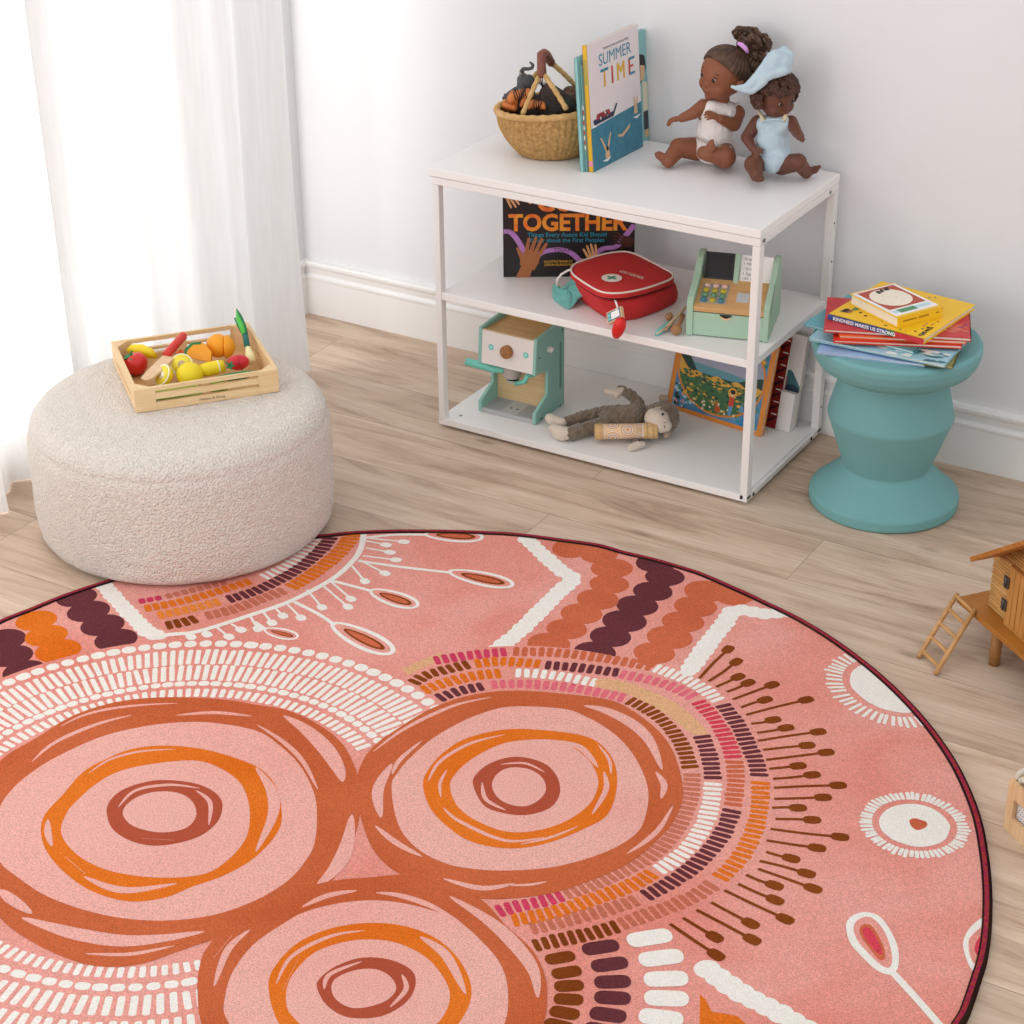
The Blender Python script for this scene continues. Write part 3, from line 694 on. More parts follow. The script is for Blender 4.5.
band([(423, 785), (428.5, 770), (443.5, 753), (468.5, 738), (511, 729.5), (562, 732.5), (590, 738.5), (607, 751), (616, 769), (616, 793), (607, 815.5), (587, 828), (549.5, 843), (512, 849), (473.5, 843), (448.5, 828), (430, 808)],
     [(450, 787), (455, 775), (468.5, 762), (488.5, 750), (512, 742), (549.5, 740), (569.5, 746), (587, 759), (596, 773), (598, 786), (590, 804), (567, 821), (537, 831), (506, 832), (476, 821), (457, 806)], 'orange')
slit([(428, 782), (440, 762), (470, 744), (505, 735)], .004)
slit([(447, 770), (440, 784), (441, 798)], .003)
slit([(520, 845), (550, 838), (578, 827)], .003)
slit([(598, 745), (609, 760), (611, 775)], .003)
slit([(552, 741), (580, 748), (598, 768)], .007)
slit([(604, 772), (606, 790), (592, 815)], .005)
slit([(443, 808), (460, 822), (505, 841), (545, 838)], .004)
band([(268.5, 987), (276, 965.5), (298.5, 943), (331, 929), (368.5, 923.5), (406, 927), (438.5, 940.5), (461, 963), (471.5, 990), (464, 1016), (440, 1042), (400, 1058), (350, 1060), (305, 1048), (278, 1022)],
     [(286, 998), (291, 978), (311, 955.5), (338.5, 944), (368.5, 940), (398.5, 944), (426, 958), (443.5, 978), (450, 998), (441, 1020), (420, 1035), (370, 1043), (315, 1033), (291, 1015)], 'orange')
slit([(276, 985), (292, 957), (330, 937), (365, 931)], .004)
slit([(420, 937), (446, 956), (466, 995)], .008)
slit([(283, 990), (300, 956)], .003)
for oc, ic in ((([(107, 815.5), (109, 803), (120, 792), (138, 784.5), (162.5, 780.5), (195, 784), (215, 793), (222.5, 805.5), (217, 823), (197, 838), (162.5, 846), (135, 843), (114, 831)]), ([(123, 815.5), (127, 805), (141, 796), (160, 792), (180, 794), (193, 803), (196, 817), (185, 829), (160, 833), (134, 827)])),
               (([(473, 785), (477, 774), (490, 764), (512, 757.5), (534, 760), (550, 768), (559, 782), (559, 797), (549, 809), (527, 815.5), (505, 814), (484, 806)]), ([(492, 784), (499, 773), (512, 768), (529.5, 770), (542, 778), (546, 790), (539, 800.5), (524.5, 807), (507, 804), (496, 796)])),
               (([(317, 988), (321, 978), (336, 967), (361, 958.5), (388.5, 960), (411, 970.5), (415.5, 985.5), (406, 1003), (381, 1017), (348.5, 1018), (327, 1006)]), ([(331.5, 990), (336, 979), (355, 971), (376, 970), (391, 978), (396, 990.5), (383, 1003), (356, 1009), (338, 1002)]))):
    band(oc, ic, 'brick')
slit([(118, 808), (136, 791), (170, 785.5), (200, 789)], .004)
slit([(196, 791), (210, 803), (209, 826)], .004)
slit([(142, 839), (175, 841)], .003)
slit([(482, 783), (486, 800), (506, 811)], .004)
slit([(500, 765), (525, 764), (545, 773)], .003)
slit([(324, 990), (330, 975), (362, 962)], .004)
slit([(402, 975), (406, 990), (390, 1008)], .004)
rug = obj('rug', rb, None, weld=False); tag(rug, 'large round pink rug with rust and orange ring motifs on the wood floor', 'rug')
# binding round the edge
bd = B()
BM_ = mat('rug_binding', '#86184c', .95, bump=(300, .002), var=(160, 1, '#a3402c'), spec=0); BD_ = rugmat('binding_stitch', '#2e1d22', '#3a2a1f')
prof = [(-.0118, .0088, 0), (-.0104, .0112, 0), (-.0086, .0118, 1), (-.0050, .0124, 1), (-.0016, .0120, 1), (-.0010, .0119, 0), (.0030, .0092, 0), (.0044, .005, 0), (.0044, .0, 0)]
vs = []; kk = len(prof)
for i in range(N_):
    a = -PI + 2 * PI * i / N_; r = RE(a) - .002
    for q in prof: vs.append((RC.x + math.cos(a) * (r + q[0]), RC.y + math.sin(a) * (r + q[0]), q[1] + .0005))
for k in range(kk - 1):
    bd.add([], [], BM_); i = bd.mi(BM_ if prof[k][2] and prof[k + 1][2] else BD_)
k0 = len(bd.v); bd.v += [V(q) for q in vs]
for i in range(N_):
    for k in range(kk - 1):
        bd.f.append([k0 + i * kk + k, k0 + i * kk + k + 1, k0 + ((i + 1) % N_) * kk + k + 1, k0 + ((i + 1) % N_) * kk + k])
        bd.m.append(bd.mi(BM_) if prof[k][2] and prof[k + 1][2] else bd.mi(BD_)); bd.sm.append(True)
obj('binding', bd, rug, weld=False)['label'] = 'dark maroon woven binding round the edge'
# ------------------------------------------------------------------ shelf unit
SX0, SX1, SYF, SYB, ST, SM, SB = -1.5832, -.7841, -.4125, -.002, .630, .3392, .0239
sh = thing('shelf_unit', 'white open three-tier shelf unit standing against the wall', 'shelf unit', ((SX0 + SX1) / 2, (SYF + SYB) / 2, 0))
b = B(); b.box((SX0, SYF, ST - .0185), (SX1, SYB, ST), WHITE); obj('top_board', b, sh, bevel=.0015)
b = B(); fz0, fz1 = ST - .037, ST - .0195
b.box((SX0 + .004, SYF + .001, fz0), (SX1, SYF + .018, fz1), METAL_W); b.box((SX0 + .004, SYB - .018, fz0), (SX1, SYB, fz1), METAL_W)
b.box((SX0 + .004, SYF + .018, fz0), (SX0 + .022, SYB - .018, fz1), METAL_W); b.box((SX1 - .018, SYF + .018, fz0), (SX1, SYB - .018, fz1), METAL_W)
obj('top_frame', b, sh, bevel=.002)
XL = SX0 + .0075
for x0 in (XL, SX1 - .0175):
    for y0 in (SYF + .001, SYB - .024):
        b = B()
        if x0 == XL: b.box((x0 + .001, y0, .02), (x0 + .0165, y0 + .020, fz0), METAL_W)
        else: b.box((x0, y0, .012), (x0 + .0175, y0 + .022, fz0), METAL_W)
        if x0 != XL and y0 > -.1:
            for z in (.075, .33, .43, .52):
                b.cyl((SX1 - .0005, y0 + .011, z), (SX1 + .0006, y0 + .011, z), .0028, DARKH, n=12)
        obj('leg', b, sh, bevel=.0015)
b = B(); b.box((XL + .012, SYF + .004, SM - .018), (SX1 - .004, SYB - .002, SM), WHITE); obj('middle_board', b, sh, bevel=.0015)
b = B(); b.box((XL, SYF + .001, SB - .016), (SX1 - .0085, SYB, SB), WHITE)
b.box((SX1 - .009, SYF, SB - .016), (SX1, SYB, SB - .003), METAL_W)
obj('bottom_board', b, sh, bevel=.0012)
for x in (XL + .03, SX1 - .05):
    for y in (SYF + .04, SYB - .04): b = B(); b.cyl((x, y, 0), (x, y, SB - .015), .014, METAL_W); obj('glide', b, sh)
for y, z, m in ((SYF + .020, ST - .028, 0), (SYB - .05, ST - .028, 0), (SYF + .035, SB - .0095, 1), (SYB - .06, SB - .0095, 1)):
    b = B(); b.cyl((SX1 - .001, y, z), (SX1 + .0012, y, z), .0042, mat('bolt', '#7f8a86', .3, metal=.8) if not m else DARKH, n=16); obj('bolt', b, sh)
for x, y in ((XL + .04, SYF + .035), (SX1 - .05, SYB - .035)): b = B(); b.cyl((x, y, SB - .002), (x, y, SB + .0008), .0035, mat('bolt', '#7f8a86', .3, metal=.8), n=12); obj('bolt', b, sh)

# ------------------------------------------------------------------ teal stool
TEAL = mat('teal_resin', '#73a6a7', .62, bump=(220, .0004), var=(9, .35, '#699c9e'), spec=.3)
b = B()
prof = [(0, 0), (.155, 0), (.160, .003), (.1605, .006), (.1605, .023), (.158, .028), (.150, .034), (.098, .083), (.093, .088), (.094, .092), (.1325, .205), (.1335, .210), (.1325, .216), (.113, .294), (.111, .304), (.114, .310), (.146, .318), (.162, .329), (.172, .345), (.1765, .362), (.1765, .374), (.174, .379), (.169, .3815), (.155, .382), (0, .382)]
b.lathe(sharp(prof, .0025), TEAL, n=96, T=Matrix.Translation((-.5409, -.2337, 0)))
o = obj('side_stool', b); tag(o, 'teal hourglass shaped round stool beside the white shelf unit', 'stool')
STZ = .3822

# ------------------------------------------------------------------ book stack on the stool
def rect3(l, f, r, z):
    """rectangle on height z through three seen corners: left, front, right"""
    L_, F_, R_ = at(*l, z=z), at(*f, z=z), at(*r, z=z)
    W = (L_ - F_); h = W.length; W.normalize(); U = V((W.y, -W.x, 0)); w = (R_ - F_).dot(U)
    return F_, U, W, w, h
def s3(x, y): return (795 + x / 5.389, 270 + y / 5.389)
P_ = lambda n, h, **k: mat(n, h, k.pop('rough', .4), **k)
z = STZ
def stack_book(name, label, corners, t, cover, art=None, spine=None, spine_left=False, spine_art=None, z=None, pages='#e9e2d2'):
    F_, U, W, w, h = rect3(*[s3(*c) for c in corners], z + t)
    return book(name, label, F_, U, W, (0, 0, 1), w, h, t, cover, art=art, spine=spine, spine_left=spine_left, group='picture books piled on the teal stool', spine_art=spine_art, pages=pages)
YEL = P_('cover_yellow', '#f3c221'); RED = P_('cover_red', '#c8353a', var=(20, .3, '#b52c33')); CYA = P_('cover_pale_blue', '#a3cfdb', var=(14, .7, '#8cc0d3'))
PERI = P_('cover_periwinkle', '#a9c3e6', var=(12, .6, '#93aedb')); TQ = P_('cover_turquoise', '#6fb4c0', var=(10, .5, '#5aa3b3')); OLIVE = P_('cover_olive', '#8c8840')
NAVY = P_('ink_navy', '#27508f'); CREAM = P_('cream', '#f3e9d4'); ORG = P_('cover_orange', '#e8642a'); REDO = P_('cover_scarlet', '#dd3524'); SKIN = P_('printed_skin', '#9c5c37'); GRN = P_('printed_green', '#3f7f55')
LIME = P_('cover_pale_green', '#d5dda3')
def blots(c, P, cols, n, u0=0, u1=1, v0=0, v1=1, s=.03, l0=1, seed=3, asp=1):
    rnd = random.Random(seed)
    for i in range(n):
        u, v = rnd.uniform(u0, u1), rnd.uniform(v0, v1); r = s * rnd.uniform(.5, 1.2); k = rnd.randint(5, 9); ph = rnd.random() * 6
        c.flat([P(min(1, max(0, u + r * math.cos(ph + 2 * PI * j / k) * rnd.uniform(.7, 1.2))), min(1, max(0, v + asp * r * math.sin(ph + 2 * PI * j / k) * rnd.uniform(.7, 1.2))), l0 + .02 * i) for j in range(k)], rnd.choice(cols))
def oval(P, u, v, ru, rv, l, n=32): return [P(u + ru * math.cos(2 * PI * i / n), v + rv * math.sin(2 * PI * i / n), l) for i in range(n)]
def quad(P, u0, v0, u1, v1, l): return [P(u0, v0, l), P(u1, v0, l), P(u1, v1, l), P(u0, v1, l)]

stack_book('picture_book', 'periwinkle blue picture book at the bottom of the pile on the stool', ((118, 438), (700, 508), (905, 395)), .006, PERI, lambda c, P, *a: blots(c, P, [ORG, CREAM], 14, 0, .7, 0, .25, .012), z=z)
stack_book('picture_book', 'olive backed picture book near the bottom of the pile, only its right corner showing', ((690, 500), (850, 522), (960, 330)), .005, OLIVE, z=z + .0062)
stack_book('picture_book', 'pale blue picture book sticking out at front right of the pile on the stool', ((75, 365), (808, 512), (925, 392)), .006, CYA, lambda c, P, *a: (blots(c, P, [P_('wave_teal', '#4f8f96'), P_('wave_dark', '#3a6f7c'), PAPERW], 46, .03, .42, .03, .5, .045), c.flat(quad(P, .80, .02, .815, .98, 2.5), PAPERW)), z=z + .0114)
stack_book('picture_book', 'teal picture book whose far left corner pokes out of the pile over the shelf', ((45, 287), (640, 440), (985, 300)), .006, TQ, None, z=z + .0176)
def rsp(txt, col, m2=None):
    def f(c, O, U, W, N):
        text_into(c, txt, col, O + U * .05 - N * .0055, U, N, -W, .0058, .02)
    return f
stack_book('picture_book', 'thin scarlet picture book with white spine letters, second of the two orange-red spines', ((208, 378), (900, 408), (960, 300)), .007, REDO, None, z=z + .0238, spine_art=rsp('Bruno Xavier', PAPERW))
stack_book('picture_book', 'thin orange picture book with yellow and purple marks just above the scarlet one', ((238, 352), (925, 384), (960, 280)), .007, ORG, lambda c, P, *a: blots(c, P, [P_('purple', '#6b3f92'), YEL], 12, .03, .3, 0, .1, .012), z=z + .0310, spine_art=rsp('Rosie the Baker', YEL))
def red_art(c, P, O, U, W, N):
    blots(c, P, [P_('face_peach', '#d06a55')], 6, .16, .4, .02, .16, .05, seed=5); blots(c, P, [P_('purple', '#6b3f92'), ORG], 18, .27, .42, .01, .12, .015, 1.5, seed=6)
    c.flat(oval(P, .2, .22, .035, .05, 2.2), P_('cream', '#f3e9d4'))
    text_into(c, 'RR', PAPERW, P(.86, .33, 1), U, W, N, .018, .02)
stack_book('picture_book', 'large red picture book lying under the yellow one on the stool', ((155, 318), (950, 368), (940, 192)), .008, RED, red_art, z=z + .0382)
def kind_spine(c, O, U, W, N):
    pass
def yel_art(c, P, O, U, W, N):
    blots(c, P, [NAVY, RED, GRN, P_('face_peach', '#d06a55'), BLACK], 46, .05, .97, .04, .97, .016, 1, seed=9)
    for (u, v) in ((.16, .88), (.93, .80)):
        c.flat(oval(P, u, v, .045, .038, 3), SKIN); c.flat(oval(P, u, v + .028, .05, .028, 3.3), BLACK); c.flat(oval(P, u + (.09 if u < .5 else -.09), v - .03, .045, .03, 3), NAVY if u > .5 else GRN)
    text_into(c, 'KiNDNESS', BLACK, P(.04, .05, 1), U, W, N, .012, .02)
F_, U, W, w_, h_ = rect3(s3(180, 236), s3(695, 372), s3(930, 176), z + .0585)
root = book('picture_book', 'large yellow picture book with small cartoon figures, second from top on the stool', F_, U, W, (0, 0, 1), w_, h_, .012, YEL, art=yel_art, group='picture books piled on the teal stool', spine_left=True)
b = B(); b.prism([(0, 0), (h_, 0), (h_, .0115), (0, .0115)], F_ - U * .0006 - V((0, 0, .0118)), W, V((0, 0, 1)), -U, .0003, NAVY)
b.prism([(h_ * .30, 0), (h_ * .38, 0), (h_ * .38, .0115), (h_ * .3, .0115)], F_ - U * .0009 - V((0, 0, .0118)), W, V((0, 0, 1)), -U, .0003, GRN)
b.prism([(0, 0), (h_ * .3, 0), (h_ * .3, .0115), (0, .0115)], F_ - U * .0009 - V((0, 0, .0118)), W, V((0, 0, 1)), -U, .0003, RED)
text_into(b, 'KINDNESS MAKES US STRONG', PAPERW, F_ - U * .0014 + W * (h_ - .012) - V((0, 0, .0102)), -W, (0, 0, 1), -U, .0105, .03, lift=.0002)
obj('spine_strip', b, root, weld=False)['label'] = 'blue, green and red spine with white letters'
def top_art(c, P, O, U, W, N):
    c.flat(quad(P, .02, .05, .98, .97, 1), PAPERW); c.flat(quad(P, .0, .0, 1, .055, 1.2), YEL)
    c.flat(quad(P, .10, .26, .92, .94, 1.4), P_('brick_red', '#b5472c'))
    c.flat(oval(P, .50, .60, .37, .30, 1.8), CREAM); c.flat(quad(P, .16, .52, .86, .68, 1.75), CREAM)
    blots(c, P, [BLACK], 22, .44, .74, .78, .90, .03, 2.2, seed=12)
    blots(c, P, [P_('ink_line', '#8a6a55')], 34, .22, .8, .36, .72, .006, 2.2, seed=13)
    c.flat(quad(P, .08, .13, .9, .21, 1.6), P_('band_pale_blue', '#b9dbe4')); c.flat(quad(P, .2, .11, .58, .22, 2), P_('band_green', '#4f9166'))
# the small thick one on top: long side runs from the left corner to the front corner
zt_ = z + .0585 + .0235
L3, F3, R3 = at(*s3(295, 128), z=zt_), at(*s3(555, 258), z=zt_), at(*s3(822, 208), z=zt_)
U = (F3 - L3).normalized(); W = V((-U.y, U.x, 0)); w_ = (F3 - L3).length; h_ = (R3 - F3).dot(W)
root = book('picture_book', 'small thick book with red and white cover lying on top of the pile', F3, -U, W, (0, 0, 1), w_, h_, .0232, YEL, art=None, pages='#f0e6d3', group='picture books piled on the teal stool', spine_left=True)
# its spine faces right front: turn the cover art to read from there
b = B()
Pq = lambda u, v, l=1: F3 - U * (v * w_) + W * (u * h_) + V((0, 0, .00025 * l))
top_art(b, lambda u, v, l=1: Pq(u, v, l), None, W, -U, V((0, 0, 1)))
obj('cover_print', b, root, weld=False)['label'] = 'white cover print with a red frame'
b = B(); b.prism([(0, 0), (h_, 0), (h_, .0232), (0, .0232)], F3 - V((0, 0, .0232)), W, V((0, 0, 1)), U, .0006, YEL)
for k, (u0, u1) in enumerate(((.12, .42), (.46, .7), (.86, .92))):
    b.prism([(h_ * u0, .011), (h_ * u1, .011), (h_ * u1, .0145), (h_ * u0, .0145)], F3 + U * .0006 - V((0, 0, .0232)), W, V((0, 0, 1)), U, .0002, P_('spine_ink', '#a8771d'))
obj('spine_strip', b, root, weld=False)

# ------------------------------------------------------------------ books standing on the top board
SKY_ = P_('print_pinkwhite', '#e6dcdc'); SEA = P_('print_sea', '#3f8499', var=(60, .8, '#2b6c86')); SUN = P_('print_gold', '#e0ad1d'); REDP = P_('print_red', '#c9432f'); BLUP = P_('print_blue', '#2f87a3')
def lean_frame(x, y0, y1, z0, lean, ang=0):
    """book whose cover faces +x; bottom edge from y0 to y1; leaning towards -x"""
    U = V((math.sin(ang), math.cos(ang), 0)).normalized(); N = V((math.cos(lean), 0, math.sin(lean))); N = (N - U * N.dot(U)).normalized(); W = N.cross(U)
    return V((x, y0, z0)), U, W, N
O, U, W, N = lean_frame(-1.2515, -.263, -.05, ST + .001, .075, .045)
def summer(c, P, O, U, W, N):
    c.flat(quad(P, .0, .0, 1, .995, 1), SKY_)
    c.flat([P(0, 0, 2), P(1, 0, 2), P(1, .375, 2), P(0, .345, 2)], SEA)
    wd = .212
    text_into(c, 'Andrew Jones and Anna Kelly', P_('ink_dark', '#4c4147'), P(.30, .915, 3), U, W, N, .0088, 0, lift=0)
    x = .21
    text_into(c, 'SUMMER', BLUP, P(.20, .80, 3), U, W, N, .0365, .001, lift=0, sx=.98)
    for ch, u, m in (('T', .23, SUN), ('I', .42, REDP), ('M', .53, SUN), ('E', .76, REDP)):
        text_into(c, ch, m, P(u, .625, 3), U, W, N, .056, 0, lift=0, sx=.85)
        text_into(c, ch, m, P(u + .010, .625, 3.5), U, W, N, .056, 0, lift=0, sx=.85)
    c.flat(quad(P, .225, .748, .375, .770, 4), BLUP); c.flat(quad(P, .79, .625, .90, .645, 4), BLUP); c.flat(quad(P, .79, .745, .90, .765, 4), BLUP)
    # ship
    c.flat([P(.06, .36, 3), P(.44, .365, 3), P(.53, .455, 3), P(.49, .455, 3), P(.44, .405, 3), P(.04, .405, 3)], P_('ship_navy', '#26304a'))
    c.flat([P(.10, .395, 4), P(.38, .395, 4), P(.36, .44, 4), P(.12, .44, 4)], P_('ship_red', '#a5303a')); blots(c, P, [PAPERW, BLACK], 10, .14, .36, .39, .435, .014, 5, seed=4)
    c.flat([P(.01, .345, 3), P(.10, .345, 3), P(.05, .375, 3)], PAPERW)
    # swimmers
    SW = P_('swimmer_skin', '#dcb489')
    for base, tips in (((.28, .10), ((.17, .24), (.36, .25))),):
        for t in tips:
            c.flat([P(base[0] - .02, base[1], 4), P(base[0] + .02, base[1], 4), P(t[0] + .012, t[1], 4), P(t[0] - .012, t[1], 4)], SW)
        c.flat(oval(P, .285, .135, .025, .02, 4.5), BLACK); c.flat(oval(P, .285, .085, .045, .035, 4.2), SW); c.flat([P(.18, .05, 3.8), P(.36, .06, 3.8), P(.28, .03, 3.8)], PAPERW)
    c.flat([P(.84, .30, 4), P(.92, .30, 4), P(.91, .36, 4), P(.935, .43, 4), P(.905, .43, 4), P(.88, .37, 4), P(.87, .44, 4), P(.845, .44, 4), P(.855, .36, 4)], SW)
    c.flat([P(.82, .275, 3.9), P(.98, .28, 3.9), P(.90, .255, 3.9)], PAPERW)
    c.flat([P(.50, .185, 4), P(.60, .165, 4), P(.74, .21, 4), P(.76, .245, 4), P(.70, .225, 4), P(.58, .19, 4), P(.51, .20, 4)], SW)
book('picture_book', 'upright picture book with a blue sea cover, big coloured title and yellow spine', O, U, W, N, .2135, .276, .012, P_('cover_pinkwhite', '#e6dcdc'), art=summer, spine=SUN, group='picture books standing on the shelf top',
     spine_art=lambda c, O, U, W, N: (c.prism([(0, .012), (.010, .012), (.010, .024), (0, .024)], O - N * .011, N, W, -U, .0004, P_('tag_rose', '#e58aa0')), c.prism([(.002, .19), (.008, .19), (.008, .245), (.002, .245)], O - N * .011, N, W, -U, .0003, P_('tag_olive', '#a8a14a'))))
O2 = O - N * .0125 - U * .004
book('picture_book', 'thin book with red and cream patterned spine squeezed beside the yellow spine', O2, U, W, N, .200, .235, .0055, P_('cover_dull_teal', '#7fb0ab'), group='picture books standing on the shelf top',
     spine_art=lambda c, O, U, W, N: [c.prism([(.001, .05 + .011 * k), (.0045, .05 + .011 * k), (.0045, .058 + .011 * k), (.001, .058 + .011 * k)], O - N * .0055, N, W, -U, .0003, (REDP if k % 2 else CREAM)) for k in range(9)])
O3 = O2 - N * .006 - U * .006
def girl(c, P, O, U, W, N):
    HS = P_('print_hair', '#23201f')
    c.flat([P(.87, .50, 1), P(.84, .60, 1), P(.85, .76, 1), P(.90, .80, 1), P(.97, .77, 1), P(.985, .66, 1), P(.95, .60, 1)], HS)
    c.flat([P(.89, .56, 2), P(.955, .56, 2), P(.965, .68, 2), P(.90, .70, 2)], P_('swimmer_skin', '#dcb489'))
    c.flat([P(.915, .24, 1.5), P(.99, .24, 1.5), P(.995, .52, 1.5), P(.92, .55, 1.5)], P_('print_cream', '#ded6ba'))
    c.flat([P(.92, .10, 1.8), P(.99, .10, 1.8), P(.99, .27, 1.8), P(.92, .27, 1.8)], P_('print_charcoal', '#33383b'))
    c.flat(quad(P, .93, .03, .985, .10, 1.7), P_('swimmer_skin', '#dcb489'))
book('picture_book', 'teal picture book with a dark haired figure standing behind the sea cover book', O3, U, W, N, .286, .250, .009, P_('cover_seafoam', '#8bc0c0', var=(20, .5, '#79b3b5')), art=girl, group='picture books standing on the shelf top')

# ------------------------------------------------------------------ black book on the middle board
PL, PR = at(503.5, 277, z=SM + .001), at(634, 276, z=SM + .001)
U = (PR - PL).normalized(); N0 = V((U.y, -U.x, 0)); ln = .04; N = (N0 * math.cos(ln) + V((0, 0, math.sin(ln)))).normalized(); W = N.cross(U)
BLK = P_('cover_black', '#201c1f', rough=.35)
T_O = P_('title_orange', '#ee6a28', var=(60, 1, '#f2a62c')); LIL = P_('print_lilac', '#b77fc4'); TEALP = P_('print_teal', '#1f93a8'); H1 = P_('hand_tan', '#a9683d'); H2 = P_('hand_pale', '#e0a878'); H3 = P_('hand_dark', '#4f2a1d'); YO = P_('title_yellow', '#edb234')
def hand(c, P, u, v, s, ang, m, l=3, arm=.2):
    ca, sa = math.cos(ang), math.sin(ang); k = .300 / .245
    def T(x, y, ll=l): return P(u + s * (x * ca - y * sa), v + s * (x * sa + y * ca) * k, ll)
    def clampT(q): return q
    c.flat([T(-.42, -.1), T(.42, -.1), T(.48, .35), T(.42, .85), T(-.42, .85), T(-.5, .35)], m)
    c.flat([T(-.30, .05, l + .4), T(.30, .05, l + .4), T(.35, -arm / s, l + .4), T(-.35, -arm / s, l + .4)], m)
    for i, (x, hgt) in enumerate(((-.36, .62), (-.12, .8), (.12, .84), (.35, .68))):
        c.flat([T(x - .105, .8, l + .2 + i * .1), T(x + .105, .8, l + .2 + i * .1), T(x * 1.35 + .08, .8 + hgt, l + .2 + i * .1), T(x * 1.35, .88 + hgt, l + .2 + i * .1), T(x * 1.35 - .08, .8 + hgt, l + .2 + i * .1)], m)
    c.flat([T(-.42, .1, l + .6), T(-.44, .5, l + .6), T(-.85, .78, l + .6), T(-.92, .68, l + .6)], m)
def together(c, P, O, U, W, N):
    def ribbon(pts, w):
        Q = spline([V(p) for p in pts], k=8)
        for i in range(len(Q) - 1):
            a, d = Q[i], Q[i + 1]; n1 = V((-(d - a).y, (d - a).x)).normalized() * w
            c.flat([P(a.x - n1.x, a.y - n1.y, 1), P(d.x - n1.x, d.y - n1.y, 1), P(d.x + n1.x, d.y + n1.y, 1), P(a.x + n1.x, a.y + n1.y, 1)], LIL)
    ribbon([(.004, .445), (.06, .435), (.12, .34), (.18, .20), (.24, .19), (.30, .24), (.38, .262), (.46, .26), (.53, .22), (.60, .13)], .022)
    ribbon([(.68, .20), (.76, .27), (.86, .29), (.92, .38), (.995, .50)], .022)
    text_into(c, 'TOUCH', P_('print_plum', '#46264f'), P(.385, .247, 3), U, W, N, .0115, .01, lift=0)
    text_into(c, 'TOGETHER', T_O, P(.045, .455, 3), U, W, N, .0540, .035, lift=0, sx=.97)
    text_into(c, 'COME', T_O, P(.26, .645, 3), U, W, N, .056, .045, lift=0)
    text_into(c, 'Things Every Aussie Kid Should', TEALP, P(.185, .392, 3), U, W, N, .0142, .008, lift=0)
    text_into(c, 'Know about the First Peoples', TEALP, P(.20, .338, 3), U, W, N, .0142, .008, lift=0)
    text_into(c, 'ILLUSTRATIONS BY', YO, P(.31, .140, 3), U, W, N, .0076, .006, lift=0)
    text_into(c, 'JOELIN BURGOYNE', YO, P(.315, .108, 3), U, W, N, .0076, .006, lift=0)
    hand(c, P, .185, .11, .145, -.38, H1, 5, .12); hand(c, P, .70, .12, .10, .3, H2, 5, .12)
    hand(c, P, .97, .33, .085, 1.25, H3, 7, .02)
    hand(c, P, .02, .86, .10, -2.55, H2, 5, .05); hand(c, P, .13, .88, .10, -2.3, H2, 7, .05)
book('picture_book', 'black covered picture book with big orange title and hands, upright on the middle shelf', PL, U, W, N, (PR - PL).length, .245, .014, BLK, art=together, group=None)

